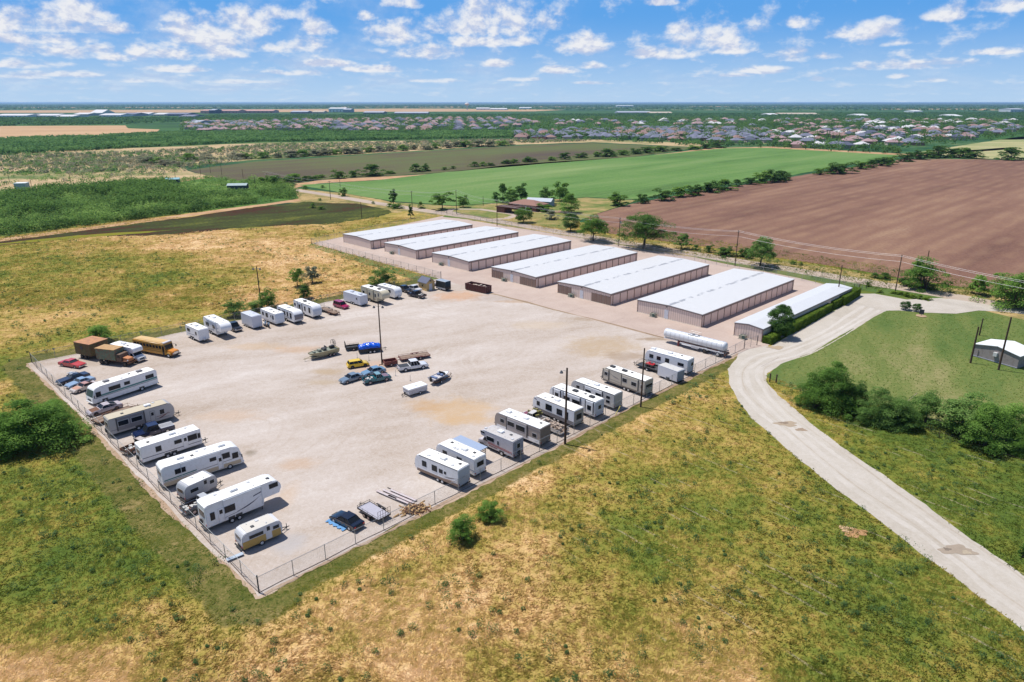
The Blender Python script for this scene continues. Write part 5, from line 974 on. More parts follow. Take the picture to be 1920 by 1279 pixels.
rv('white enclosed cargo trailer with a wedge nose in the back row', 'cargo trailer', 'cargo_trailer', front_pose((461+13.5, 615.5), .45, -43, 2.4, 5.4), 2.4, 3.15, 'box', body=CARGOW, roof=CARGOW, ac=(), vents=(0.2,), fl=.4, lower=ALU, lower_h=.3, group='cargo trailers on the lot')
g = G(497, 612); t = thing('motorcycle', 'white covered motorcycle standing in front of the cargo trailer', 'motorcycle', (g.x, g.y, PZ), R(-50))
def moto(t, bc):
    for x in (-.72, .72): wheel(t, x, 0, .32, .14, RIMG)
    MB().prism([(-.8, .75), (-.5, .95), (.1, .85), (.35, 1.05), (.6, .95), (.5, .5), (-.4, .45)], -.2, .2).build('body', bc, t, bevel=.08, seg=2, smooth=True); MB().tube([(.72, 0, .32), (.5, 0, 1.05)], .05, 5).tube([(.48, -.38, 1.1), (.5, 0, 1.05), (.48, .38, 1.1)], .03, 5).build('fork', CHROME, t); MB().prism([(.5, 1.0), (.62, .98), (.5, 1.4), (.44, 1.4)], -.22, .22).build('windshield', pm('pale_screen', (.4, .5, .55), .1), t)
    MB().bx(-.3, .35, -.18, .18, .28, .6).build('engine', BLACK, t)
moto(t, WHITE)
g = G(503.5, 614.5); t = thing('motorcycle', 'black motorcycle parked right of the covered one in the back row', 'motorcycle', (g.x, g.y, PZ), R(-55)); moto(t, BLACK)
rv('white travel trailer with a slatted front panel just right of the cargo trailer', 'travel trailer', 'travel_trailer', front_pose((517.5, 608.5), .5, -43, 2.35, 7.0), 2.35, 2.95, 'box', windows=(('R', -2.3, 2.05, .6, .7), ('R', -.5, 2.0, .9, .9), ('R', 2.4, 1.95, .5, .9)), doors=(('R', 1.5),), ac=(-.6,), vents=(1.9, 1.4), lower=pm('offwhite_skirt', C(214, 216, 226), .45), lower_h=.5, group=RVB, wheels=(-.9, -1.75))
rv('white travel trailer with grey rounded nose and dark window band in the back row', 'travel trailer', 'travel_trailer', front_pose((553, 605.5), .55, -44, 2.4, 8.2), 2.4, 3.05, 'travel', windows=(('R', -3.0, 2.1, .8, .7), ('R', -.8, 2.05, 1.2, .8), ('R', .9, 2.0, .5, 1.0), ('R', 2.4, 1.95, .7, 1.1)), front_col=GREYS, trim=DKGREY, stripes=[('R', -4, 1.3, 2.8, 1.2, .15, BLUEG)], ac=(-.5,), vents=(1.8,), group=RVB)
rv('long white travel trailer with a blue shaded nose beside the open trailers', 'travel trailer', 'travel_trailer', front_pose((588, 595.5), .55, -44, 2.45, 9.2), 2.45, 3.2, 'travel', windows=(('R', -3.9, 2.2, .6, .6), ('R', -1.6, 2.1, .7, .9), ('R', .8, 2.0, .5, 1.0), ('R', 2.9, 2.0, .7, 1.2)), slides=(('R', -2.6, -.4, GREYB),), ac=(-1.0,), ac_mat=DKGREY, vents=(-3.0, 1.5), front_col=GREYB, trim=DKGREY, group=RVB)  # nose cap tinted blue: its shade is put into the colour
trailer_frame('small black utility trailer with a tilted ramp in the back row', 'utility trailer', 'utility_trailer', (G(611, 584), R(-42), 3.6), 1.8, pm('old_planks', C(150, 128, 112), .9), BLACK, rails=.4, gate=1.3)
trailer_frame('small open trailer with bare planks and brown frame right of the black one', 'utility trailer', 'utility_trailer', (G(625, 589.5), R(-38), 3.0), 1.6, pm('old_planks', C(150, 128, 112), .9), RUST, rails=.35)
car('magenta red estate car alone at the back of the lot', 'car', 'parked_car', front_pose((645, 579.5), .3, -40, 1.85, 4.7), paint('magenta_red', C(176, 30, 84), .22), W=1.85, kind='suv', H=1.72)
rv('long white enclosed cargo trailer with two roof vents at the back of the lot', 'cargo trailer', 'cargo_trailer', front_pose((676, 573), .4, -42, 2.4, 7.4), 2.4, 2.85, 'box', body=CARGOW, roof=CARGOW, doors=(('R', 2.2),), ac=(2.3, -1.2), ac_mat=CARGOW, vents=(), fl=.4, wheels=(-.2, .65), group='cargo trailers on the lot')
rv('cream fifth wheel trailer with two black roof units in the back row', 'fifth wheel trailer', 'fifth_wheel_trailer', front_pose((718, 569.5), .6, -44, 2.45, 9.8), 2.45, 3.6, 'fifth', fl=.6, body=BEIGE, windows=(('R', -3.6, 2.2, .8, .7), ('R', -.8, 2.2, .6, .7), ('R', 1.7, 2.2, .5, .9), ('R', 3.1, 2.6, .4, .9)), slides=(('R', -1.9, 1.0, BEIGE),), ac=(-1.6, 1.9), ac_mat=DKGREY, vents=(), trim=DKGREY, front_col=None, group=RVB, wheels=(-.9, -1.85), stripes=[('R', -4.5, 1.1, 1.8, 1.15, .16, BROWNS)])
rv('white travel trailer with a plain slanting front, right end of the back row', 'travel trailer', 'travel_trailer', front_pose((741.5, 559.5), .5, -42, 2.4, 7.6), 2.4, 2.95, 'travel', windows=(('R', -2.3, 2.0, .8, .6), ('R', 1.4, 2.0, .8, .6)), ac=(.2, -2.2), ac_mat=WHITE, vents=(2.2,), tank=True, group=RVB)
car('dark blue pickup with an open bed and white cab top beside the yellow shed', 'pickup truck', 'pickup_truck', at_edge((790, 559.5), (763, 553.5), .3, 'L', 1.95, 5.6, 1), paint('blue_black', C(44, 48, 72), .25), W=1.95, kind='pickup', H=1.8, bed='single', bedcol=paint('black_bed', C(30, 32, 40), .3), junk=True)
car('white pickup mostly hidden behind the blue black one at the shed', 'pickup truck', 'pickup_truck', (G(776, 546), R(-42), 5.2), paint('plain_white', C(232, 232, 236), .3), W=1.9, kind='pickup', H=1.75)
car('black pickup tucked behind the right end trailer of the back row', 'pickup truck', 'pickup_truck', (G(757, 546.5), R(-42), 5.4), paint('black_paint', C(34, 36, 44), .25), W=1.9, kind='pickup', H=1.75)
rv('black enclosed cargo trailer with silver roof and white fenders right of the yellow shed', 'cargo trailer', 'cargo_trailer', front_pose((835.5, 544.5), .4, -42, 2.1, 4.0), 2.1, 2.7, 'box', body=pm('black_cargo_skin', C(44, 50, 52), .35), roof=pm('silver_roof', C(168, 182, 196), .4), ac=(), vents=(), fl=.4, lower=ALU, lower_h=.45, rim=RIMW, group='cargo trailers on the lot')
# dumpster
p = G(872.7, 543.5); q = G(911, 551.5); d = (q - p).normalized(); n = Vector((-d.y, d.x, 0)); L = (q - p).length; c = (p + q) / 2 + n * 1.2
t = thing('dumpster', 'dark red ribbed roll off dumpster filled with white rubble', 'dumpster', (c.x, c.y, .03), math.atan2(d.y, d.x))
M_dmp = pm('dark_red_dumpster', C(104, 58, 56), .6, var=.2, dirt=C(96, 60, 44), dirt_amt=.6); h2 = L / 2; mb = MB(); mb.bx(-h2, h2, -1.2, 1.2, .15, .3)
for s in (-1, 1): mb.bx(-h2, h2, *sorted((s * 1.12, s * 1.2)), .3, 1.95)
mb.bx(-h2, -h2 + .08, -1.12, 1.12, .3, 1.95).bx(h2 - .08, h2, -1.12, 1.12, .3, 1.95); mb.build('bin', M_dmp, t)
mb = MB(); nr = 12
for k in range(nr + 1):
    for s in (-1, 1): mb.bx(-h2 + (L - .12) * k / nr, -h2 + (L - .12) * k / nr + .12, *sorted((s * 1.2, s * 1.3)), .3, 1.85)
for s in (-1, 1): mb.bx(-h2 - .03, h2 + .03, *sorted((s * 1.1, s * 1.32)), 1.85, 2.0)
for y in (-.8, 0, .8): mb.bx(h2, h2 + .09, y - .06, y + .06, .3, 1.9)
mb.build('rib', M_dmp, t); mb = MB()
for k in range(26): mb.box(random.uniform(-h2 + .8, h2 - .6), random.uniform(-.85, .85), random.uniform(1.1, 1.6), random.uniform(.3, .9), random.uniform(.3, .8), random.uniform(.1, .4), random.uniform(0, 3))
mb.build('rubble', pm('white_rubble', C(220, 206, 190), .9, var=.2), t)
for x in (-h2 + .6, h2 - .6):
    for y in (-.8, .8): wheel(t, x, y, .13, .15, RIMB)
g = G(817, 536); t = thing('pallet', 'white and dark scraps on a pallet between shed and black trailer', 'pallet', (g.x, g.y, PZ), R(20)); MB().bx(-.7, .7, -.6, .6, 0, .15).build('slats', RUST, t); MB().box(0, 0, .5, 1.0, .8, .7, .3).build('scraps', pm('mixed_scraps', C(150, 150, 160), .8, var=.5, scale=4), t, bevel=.1)
# --- middle of the lot
# airboat on its trailer
M_ol = pm('olive_boat_paint', C(176, 166, 130), .5, var=.1); M_cam = pm('grey_green_deck', C(140, 146, 132), .7, var=.25, scale=3)
tb = G(577, 676.5); ts = G(636, 661.5); d = (tb - ts).normalized(); hd = math.atan2(d.y, d.x); c = (tb + ts) / 2
t = thing('airboat', 'olive flat bottomed airboat with a round fan cage, sitting on a trailer', 'boat', (c.x, c.y, .72), hd)
def hull(L, W, H, mat, t, taper=.35, flat=True):
    h2 = L / 2; st = []; n = 12
    for k in range(n + 1):
        q = k / n; x = -h2 + L * q; w = W / 2 * (1 - (max(0, q - .55) / .45) ** 2 * (1 - taper)); zb = H * .75 * (max(0, q - .6) / .4) ** 2; wb = w * (.85 if flat else .45); st.append([(x, -w, H), (x, -wb, zb + (0 if flat else H * .25)), (x, 0, zb), (x, wb, zb + (0 if flat else H * .25)), (x, w, H)])
    mb = MB(); V = [p for s_ in st for p in s_]; F = [(i * 5 + j, i * 5 + j + 1, i * 5 + j + 6, i * 5 + j + 5) for i in range(n) for j in range(4)] + [(0, 1, 2, 3, 4)] + [tuple(n * 5 + j for j in (4, 3, 2, 1, 0))]
    mb.add(V, F); V2 = []; 
    for s_ in st: V2 += [(s_[0][0], s_[0][1] * .92, H - .12), (s_[4][0], s_[4][1] * .92, H - .12)]
    mb.add(V2, [(2 * i, 2 * i + 1, 2 * i + 3, 2 * i + 2) for i in range(n)])
    mb.build('hull', mat, t); m2 = MB(); m2.tube([s_[0] for s_ in st], .045, 5).tube([s_[4] for s_ in st], .045, 5); m2.build('gunwale', mat, t); return V2
hull(6.4, 2.2, .75, M_ol, t)
MB().prismz([(-2.9, -.95), (1.6, -.95), (3.0, -.45), (3.0, .45), (1.6, .95), (-2.9, .95)], .66, .70).build('deck', M_cam, t)
MB().box(-.2, 0, .95, .7, 1.1, .5).bx(-.6, -.5, -.55, .55, 1.0, 1.6).build('seat', DKGREY, t, bevel=.05); MB().box(.9, .1, .95, .6, .9, .45).bx(1.9, 2.3, -.5, .5, .72, .98).build('console', M_cam, t, bevel=.04)
mb = MB(); ring = lambda r, x: [(x, r * math.cos(k * math.pi / 10), 1.75 + r * math.sin(k * math.pi / 10)) for k in range(21)]
mb.tube(ring(.75, -2.6), .04, 5).tube(ring(.75, -2.2), .04, 5).tube(ring(.4, -2.62), .02, 4)
for k in range(8): a_ = k * math.pi / 4; mb.tube([(-2.62, 0, 1.75), (-2.62, .75 * math.cos(a_), 1.75 + .75 * math.sin(a_))], .018, 4).tube([(-2.6, .75 * math.cos(a_), 1.75 + .75 * math.sin(a_)), (-2.2, .75 * math.cos(a_), 1.75 + .75 * math.sin(a_))], .02, 4)
mb.build('fan_cage', BLACK, t); MB().bx(-2.5, -1.5, -.3, .3, .75, 1.3).lathe([(.12, -2.45), (.05, -2.3)], 8, 'x', at=(0, 0, 1.75)).build('engine', BLACK, t, bevel=.04); mb = MB()
for y in (-.85, .85): mb.tube([(.2, y, .75), (.2, y, 1.15), (2.4, y * .75, 1.15), (2.4, y * .75, .75)], .025, 4)
mb.build('rail', pm('grey_rail', C(150, 150, 140), .5), t)
trailer_frame('tandem boat trailer carrying the olive airboat', 'boat trailer', 'boat_trailer', (c - d * .2, hd, 5.8), 1.5, M_ol, M_ol, wx=(-1.7, -.8), fz=.55, hitchlen=1.6)
trailer_frame('small dark utility trailer with an upright mesh gate left of the blue tarp', 'utility trailer', 'utility_trailer', (G(661, 655.5), R(22), 2.9), 1.7, DKGREY, BLACK, rails=.5, gate=1.4, wx=(.1,), sides=.3)
pT = (G(693, 659.5), R(20), 4.6)
t = trailer_frame('black tandem trailer under the bright blue tarp', 'utility trailer', 'utility_trailer', pT, 2.0, DKGREY, BLACK, rails=.8, gate=1.2, wx=(.0, .85), rim=RIMW, sides=.6)
def tarp():
    n = 26; V = []; F = []
    for j in range(n + 1):
        for i in range(n + 1):
            x = (i / n - .5) * 4.7; y = (j / n - .5) * 2.3; r = min(1, max(abs(x) / 2.35, abs(y) / 1.15)); z = 1.95 - .55 * (x / 2.35) ** 2 * .9 - .75 * (y / 1.15) ** 4 - .12 * math.sin(x * 5 + y * 3) * .5 - .1 * abs(math.sin(x * 3.1)) - .06 * math.sin(y * 9 + x)
            V.append((x, y, max(z, 1.08)))
    for j in range(n):
        for i in range(n): a = j * (n + 1) + i; F.append((a, a + 1, a + n + 2, a + n + 1))
    m = MB(); m.add(V, F); me = m.mesh('tarp', pm('blue_tarp', C(20, 96, 222), .25, var=.12), smooth=True); o = put('tarp', me, None, (pT[0].x, pT[0].y, PZ), pT[1]); tag(o, 'bright blue tarp bulging over the load of the black tandem trailer', 'tarp')
    md = o.modifiers.new('thickness', 'SOLIDIFY'); md.thickness = .03
tarp()
car('yellow hatchback in the middle of the lot', 'car', 'parked_car', at_edge((653.8, 690.5), (692, 684.5), .3, 'R', 1.75, 4.2), paint('bright_yellow', C(246, 208, 22), .25), W=1.75, kind='hatch', H=1.45, rim=RIMB)
car('blue grey sedan with a sunroof facing left, front one of the middle group', 'car', 'parked_car', at_edge((681, 708.5), (646, 719.5), .3, 'L', 1.8, 4.5), paint('blue_grey', C(120, 140, 160), .22), W=1.8, kind='sedan', H=1.4)
car('sky blue old sedan between the blue grey sedan and the rusty pickup bed', 'car', 'parked_car', at_edge((722, 697), (686, 706), .3, 'L', 1.8, 4.7), paint('sky_blue', C(120, 156, 186), .25), W=1.8, kind='sedan', H=1.4)
car('teal regular cab pickup with a faded maroon bonnet in the middle of the lot', 'pickup truck', 'pickup_truck', at_edge((686, 721), (733, 711), .3, 'R', 1.9, 5.3), paint('teal_paint', C(0, 110, 122), .25), W=1.9, kind='pickup', H=1.7, bed='single', hood=paint('faded_maroon', C(140, 110, 120), .5), roofc=paint('pale_teal', C(130, 172, 184), .3), junk=True)
car('white crew cab pickup with a black bed cover in the middle of the lot', 'pickup truck', 'pickup_truck', at_edge((751, 697), (803, 688.5), .3, 'R', 2.0, 5.9), paint('bright_white', C(236, 238, 244), .25), W=2.0, kind='pickup', H=1.92, bed='cover', rim=RIMW)
# pickup-bed trailer
cb = G(732, 685); t = thing('pickup_bed_trailer', 'rusty red trailer made of a pickup bed by the foot of the tall light pole', 'utility trailer', (cb.x, cb.y, PZ), R(25)); MR = pm('dull_red_rust', C(140, 76, 66), .7, var=.2, dirt=C(110, 66, 50), dirt_amt=.6)
MB().bx(-1.3, 1.3, -.95, -.78, .45, 1.15).bx(-1.3, 1.3, .78, .95, .45, 1.15).bx(-1.3, -1.22, -.78, .78, .45, 1.12).bx(1.22, 1.3, -.78, .78, .45, 1.15).bx(-1.22, 1.22, -.78, .78, .45, .55).build('cargo_bed', MR, t, bevel=.03)
for s in (-1, 1): wheel(t, 0, s * .86, .36, .22, RIMG)
MB().tube([(-1.3, .4, .45), (-2.3, 0, .4)], .05, 5).tube([(-1.3, -.4, .45), (-2.3, 0, .4)], .05, 5).tube([(-2.2, 0, 0), (-2.2, 0, .6)], .04, 5).build('hitch', RUST, t)
trailer_frame('long red brown car hauler trailer with plank deck behind the white pickup', 'car hauler trailer', 'car_hauler_trailer', (G(777, 672.5), R(205), 6.2), 2.1, pm('old_planks', C(190, 170, 156), .9, var=.15), pm('dark_red_frame', C(120, 60, 56), .6), wx=(-.9, .0), rails=.35, hitchlen=1.6)
# pop-up camper
c0, hd, L = at_edge((801, 732), (768.5, 742), .35, 'L', 2.1, 3.9)
t = thing('popup_camper', 'low white folded camper with a roof vent in the middle of the lot', 'folding camper', (c0.x, c0.y, PZ), hd); MB().bx(-1.95, 1.95, -1.05, 1.05, .4, 1.15).build('body', pm('grey_white_body', C(216, 216, 222), .5, dirt=C(150, 144, 140), dirt_amt=.4), t, bevel=.04); MB().bx(-2.0, 2.0, -1.1, 1.1, 1.17, 1.5).build('lid', WHITE, t, bevel=.05)
MB().bx(-.35, .3, -.3, .3, 1.5, 1.6).build('roof_vent', WHITE, t, bevel=.03); 
for s in (-1, 1): wheel(t, -.35, s * 1.0, .3, .2, RIMW)
MB().tube([(1.9, .6, .4), (3.0, 0, .38)], .05, 5).tube([(1.9, -.6, .4), (3.0, 0, .38)], .05, 5).tube([(2.8, 0, 0), (2.8, 0, .7)], .04, 5).build('hitch', BLACK, t); MB().lathe([(.14, 0), (.15, .05), (.15, .35), (.1, .42)], 10, at=(2.25, 0, .42)).build('gas_bottle', DKGREY, t)
# white boat
sb = G(806, 724); sw = G(844, 706); d = (sw - sb).normalized(); hd = math.atan2(d.y, d.x); c = (sb + sw) / 2
t = thing('motorboat', 'small white motorboat with blue seats by the folding camper', 'boat', (c.x, c.y, .62), hd); hull(4.9, 1.9, .7, pm('boat_white', C(226, 222, 224), .3, dirt=C(160, 150, 140), dirt_amt=.3), t, taper=.12, flat=False)
MB().bx(-1.9, -1.4, -.7, .7, .6, .85).bx(-.2, .3, -.7, -.1, .6, .95).bx(-.2, .3, .1, .7, .6, .95).build('seat', pm('blue_seat', C(110, 130, 170), .6), t, bevel=.05); MB().prism([(.5, .7), (.9, .7), (.62, 1.15), (.56, 1.15)], -.7, .7).build('windscreen', GLASS, t); MB().prismz([(1.0, -.72), (1.7, -.5), (2.35, 0), (1.7, .5), (1.0, .72)], .66, .71).build('foredeck', WHITE, t); MB().bx(-2.8, -2.45, -.2, .2, .2, 1.1).build('outboard_motor', BLACK, t, bevel=.06)
trailer_frame('single axle trailer under the small white motorboat', 'boat trailer', 'boat_trailer', (c, hd, 4.0), 1.4, GALV, RUST, wx=(-.7,), fz=.5, hitchlen=1.3, rim=RIMW, r=.3)
# --- along the near fence (rear ends to the fence)
rv('white travel trailer with brown skirt and wavy stripes nearest the firewood', 'travel trailer', 'travel_trailer', at_edge((859.5, 914), (780, 880), .6, 'L', 2.45, 8.3, 0), 2.45, 3.1, 'travel', windows=(('L', 2.2, 2.05, .75, .75), ('L', .25, 2.0, .9, .8), ('L', -.95, 1.95, .6, .5), ('L', -1.75, 1.95, .3, .3)), lower=BROWNS, lower_h=.45, swoosh=[('L', -1.6, 1.3, -4.0, 1.9, GREYS), ('L', -1.2, .95, -4.0, 1.3, pm('tan_swoosh', C(180, 150, 130), .4))], ac=(-.4,), vents=(1.9, -3.2, -2.6), trim=DKGREY, group=RVN, wheels=(-.3, -1.15), rear_col=pm('shade_tinted_rear', C(206, 214, 226), .5))  # white rear wall; bluish shade painted in as the sheet's colour
def rear_pose(near_r, z, hd_deg, W, L, side='L'):
    p = G(*near_r, z); p.z = 0; d = Vector((math.cos(R(hd_deg)), math.sin(R(hd_deg)), 0)); n = Vector((-d.y, d.x, 0)) * (1 if side == 'R' else -1)
    return p + d * L / 2 + n * W / 2, R(hd_deg), L
rv('white travel trailer with a two pane rear window, second of the near fence row', 'travel trailer', 'travel_trailer', rear_pose((889.5, 893), .55, 138, 2.4, 8.0), 2.4, 3.05, 'travel', windows=(('L', 2, 2.0, .8, .7), ('L', -1, 2, .9, .7)), rearwin=(0, 2.05, 1.3, .7), ac=(-.9,), vents=(.6, 2.0, -.0, -2.6, -3.2), group=RVN, stripes=[('L', -3.9, 1.3, 3.0, 1.3, .12, BLUEG)], trim=FRAMEW)
c0, hd, L = rear_pose((838 + 40, 868), .3, 140, 2.2, 5.2); c0 = G(878, 858); hd = R(138)
t = thing('stock_trailer', 'dark open sided stock trailer with a silver blue metal roof by the striped camper', 'stock trailer', (c0.x, c0.y, PZ), hd)
MB().bx(-2.7, 2.7, -1.1, 1.1, .5, .6).build('deck', RUST, t); MB().bx(-2.85, 2.85, -1.25, 1.25, 2.2, 2.28).build('roof', pm('silver_blue_roof', C(170, 186, 212), .35, var=.06), t); mb = MB()
for x in (-2.6, -.9, .9, 2.6):
    for y in (-1.07, 1.07): mb.tube([(x, y, .6), (x, y, 2.2)], .04, 5)
for z in (.9, 1.2, 1.5, 1.8):
    for y in (-1.08, 1.08): mb.bx(-2.6, 2.6, y - .02, y + .02, z - .07, z + .05)
mb.build('slatted_side', pm('dark_slats', C(60, 56, 56), .8), t); MB().bx(2.6, 2.66, -1.1, 1.1, .6, 2.2).build('front_wall', RUST, t)
for x in (-.6, .3):
    for s in (-1, 1): wheel(t, x, s * 1.0, .34, .2, RIMB)
MB().tube([(2.7, .6, .5), (3.8, 0, .45)], .05, 5).tube([(2.7, -.6, .5), (3.8, 0, .45)], .05, 5).build('hitch', RUST, t)
rv('boxy white camper van with red stripes and a rear spare wheel', 'motorhome', 'motorhome', rear_pose((962, 860), .45, 138, 2.35, 7.4), 2.35, 3.1, 'classc', body=pm('old_white_skin', C(214, 210, 216), .45, dirt=C(170, 160, 150), dirt_amt=.3), roof=pm('grey_white_roof', C(206, 202, 200), .7, dirt=C(160, 150, 140), dirt_amt=.5), windows=(('L', .9, 2.05, 1.5, .65), ('L', -.7, 1.95, .3, .6), ('L', 2.5, 2.7, .8, .3)), rearwin=(0, 2.1, .7, .7), stripes=[('L', -3.5, 1.25, 1.4, 1.4, .07, REDS), ('L', -3.5, 1.05, 1.4, 1.25, .09, REDS), ('L', -.5, .9, 1.2, .95, .12, MAROON)], ac=(-.2,), vents=(2.4, -2.0, -3.0), group=RVN, spare=True, ladder=True, rear_col=BLUEG)  # blue grey rear is painted shade on a white body
rv('long grey and white travel trailer with dark brown rear wall in the near fence row', 'travel trailer', 'travel_trailer', rear_pose((1013, 834.5), .6, 138, 2.5, 9.6), 2.5, 3.25, 'travel', body=TAUPE, lower=WHITE, lower_h=.7, windows=(('L', 3.1, 2.15, .8, .6), ('L', 1.2, 2.2, 1.4, .7), ('L', -.8, 2.1, 1.8, .85), ('L', -3.6, 1.8, .8, .6)), slides=(('L', -2.2, 2.2, pm('grey_slide', C(196, 190, 190), .45)),), ac=(2.8, -.8), vents=(1.0, -3.6), group=RVN, trim=WHITE, rear_col=pm('grey_brown_rear', C(136, 124, 116), .6), stripes=[('L', -4.7, 2.7, 3.6, 2.7, .1, GREYS)], spare=False)
# junk pickup and flatbed
car('white pickup with a maroon bonnet and yellow junk behind its cab near the junk flatbed', 'pickup truck', 'pickup_truck', (G(1001, 791), R(142), 5.2), paint('flat_white', C(224, 220, 216), .4), W=1.9, kind='pickup', H=1.75, bed='single', hood=paint('maroon_bonnet', C(136, 60, 66), .4), junk=True)
pf = (G(1034, 806), R(135), 5.6); trailer_frame('white sided flatbed trailer heaped with junk behind the light pole', 'utility trailer', 'utility_trailer', pf, 2.1, pm('old_planks', C(150, 128, 112), .9), pm('grubby_white_frame', C(206, 200, 196), .6), wx=(-.3, .55), sides=.45, dm=pm('grubby_white_frame', C(206, 200, 196), .6))
mb = MB(); dd = Vector((math.cos(pf[1]), math.sin(pf[1]), 0)); nn = Vector((-dd.y, dd.x, 0))
for k in range(60):
    p = pf[0] + dd * random.uniform(-2.5, 2.5) + nn * random.uniform(-.85, .85); mb.box(p.x, p.y, random.uniform(.75, 1.25), random.uniform(.15, 1.1), random.uniform(.1, .4), random.uniform(.05, .35), random.uniform(0, 3))
tag(mb.build('scrap_heap', pm('mixed_junk', C(176, 158, 144), .8, var=.45, scale=5)), 'heap of brown and grey junk loaded on the white sided flatbed', 'scrap heap')
mb = MB(); p0 = G(1006, 787)
for k in range(14): mb.box(p0.x + random.gauss(0, .5), p0.y + random.gauss(0, .5), random.uniform(1.1, 1.7), random.uniform(.3, .8), random.uniform(.2, .6), random.uniform(.2, .5), random.uniform(0, 3))
tag(mb.build('scrap_heap', pm('yellow_green_junk', C(130, 124, 70), .7, var=.5, scale=4)), 'yellowish junk and tanks heaped behind the cab of the white pickup', 'scrap heap')
rv('white and grey travel trailer behind the near light pole with large side windows', 'travel trailer', 'travel_trailer', at_edge((1075.6, 799), (997, 766), .6, 'L', 2.45, 9.3, 0), 2.45, 3.15, 'travel', lower=GREYS, lower_h=.7, windows=(('L', 3.3, 2.05, .6, .65), ('L', .9, 2.05, 1.3, .95), ('L', -1.5, 2.0, 1.1, .9), ('L', -3.2, 1.9, .35, 1.2)), ac=(.1,), vents=(2.4, 1.5), trim=pm('tan_gutter', C(170, 158, 140), .5), group=RVN, wheels=(-.45, -1.3), rearwin=(0, 1.9, 1.3, 1.0), rear_col=pm('tan_rear', C(176, 168, 154), .6), swoosh=[('L', 3.6, 2.6, 4.5, 2.8, NAVYS)])
rv('white travel trailer with dark trimmed slide outs and two black roof units', 'travel trailer', 'travel_trailer', rear_pose((1115, 782.5), .55, 135, 2.45, 10.2), 2.45, 3.2, 'travel', windows=(('L', 3.3, 2.1, .7, .5), ('L', 1.0, 2.1, 1.2, .5), ('L', -1.0, 2.0, 1.5, .65), ('L', -3.9, 1.9, .7, .7)), slides=(('L', 2.4, 4.2, WHITE), ('L', -2.0, 1.9, WHITE), ('L', -4.8, -3.0, WHITE)), ac=(.2, -3.4), ac_mat=DKGREY, vents=(2.6, -1.8), trim=DKGREY, group=RVN, rearwin=(.0, 2.0, .7, .65), rear_col=pm('pale_shade_tinted_rear', C(216, 222, 232), .5))  # rear sheet tinted blue to stand for shade on white
rv('pale travel trailer with bunk windows and a leaning yellow pipe at its rear', 'travel trailer', 'travel_trailer', rear_pose((1150.6, 766), .55, 134, 2.4, 9.8), 2.4, 3.0, 'travel', body=pm('pale_grey_skin', C(206, 206, 206), .45), windows=(('L', 3.2, 2.1, .7, .5), ('L', .8, 2.0, 1.2, .55), ('L', -1.5, 2.0, 1.2, .6), ('L', -3.6, 2.2, .8, .5), ('L', -3.6, 1.4, .8, .5)), slides=(('L', -2.4, 1.8, WHITE),), ac=(-.1,), vents=(1.4, -2.0), trim=DKGREY, front_col=GREYS, group=RVN, rear_col=pm('pale_tan_rear', C(196, 194, 186), .6))
rv('tan travel trailer with two black roof units standing alone by the near fence', 'travel trailer', 'travel_trailer', at_edge((1208, 741), (1120, 709), .55, 'L', 2.45, 10.0, 0), 2.45, 3.15, 'travel', body=TANB, lower=pm('grey_brown_skirt', C(150, 142, 134), .5), lower_h=.35, windows=(('L', 3.9, 2.1, .75, .6), ('L', -.5, 2.05, 1.0, .7), ('L', -2.6, 1.95, 1.1, .7), ('L', -4.3, 1.9, .4, .6)), slides=(('L', 3.2, 4.7, TANB), ('L', -3.6, .3, TANB)), ac=(3.4, .6), ac_mat=DKGREY, vents=(2.1, -.9), trim=DKGREY, group=RVN, wheels=(-.5, -1.4), rearwin=(0, 2.0, 1.8, .7), swoosh=[('L', .8, 1.8, 3.0, 2.4, GREYS)], stripes=[('L', .6, 1.2, 3.0, 1.3, .06, GREYS)])
pz = (G(1219, 693), R(137), 5.2); trailer_frame('black railed utility trailer carrying a red quad bike near the right fence', 'utility trailer', 'utility_trailer', pz, 2.0, DKGREY, BLACK, rails=.8, gate=1.4, wx=(.0,), rim=RIMW)
t = thing('quad_bike', 'red quad bike standing on the black railed trailer', 'quad bike', (pz[0].x, pz[0].y, .64), pz[1])
for x in (-.6, .6):
    for s in (-1, 1): wheel(t, x, s * .42, .28, .24, RIMB)
MB().prism([(-.85, .55), (-.6, .75), (.0, .7), (.3, .85), (.8, .7), (.85, .5), (0, .4)], -.5, .5).build('body', pm('red_plastic', C(214, 40, 54), .3), t, bevel=.05); MB().bx(-.5, .05, -.16, .16, .72, .88).build('seat', BLACK, t, bevel=.04); MB().tube([(.25, -.38, 1.05), (.35, 0, 1.0), (.25, .38, 1.05)], .025, 5).tube([(.35, 0, .8), (.35, 0, 1.0)], .03, 5).build('handlebar', BLACK, t)
rv('white cargo trailer beside the red quad bike, its black framed doors to the fence', 'cargo trailer', 'cargo_trailer', at_edge((1269, 716.5), (1234, 703.5), .45, 'L', 2.1, 4.7, 0), 2.1, 2.5, 'box', body=CARGOW, roof=pm('pale_grey_roof', C(214, 212, 208), .6), ac=(), vents=(), fl=.42, wheels=(-.2,), rim=RIMB, group='cargo trailers on the lot', trim=CARGOW, rear_col=BLUEG)  # rear of the white box coloured blue grey as painted shade
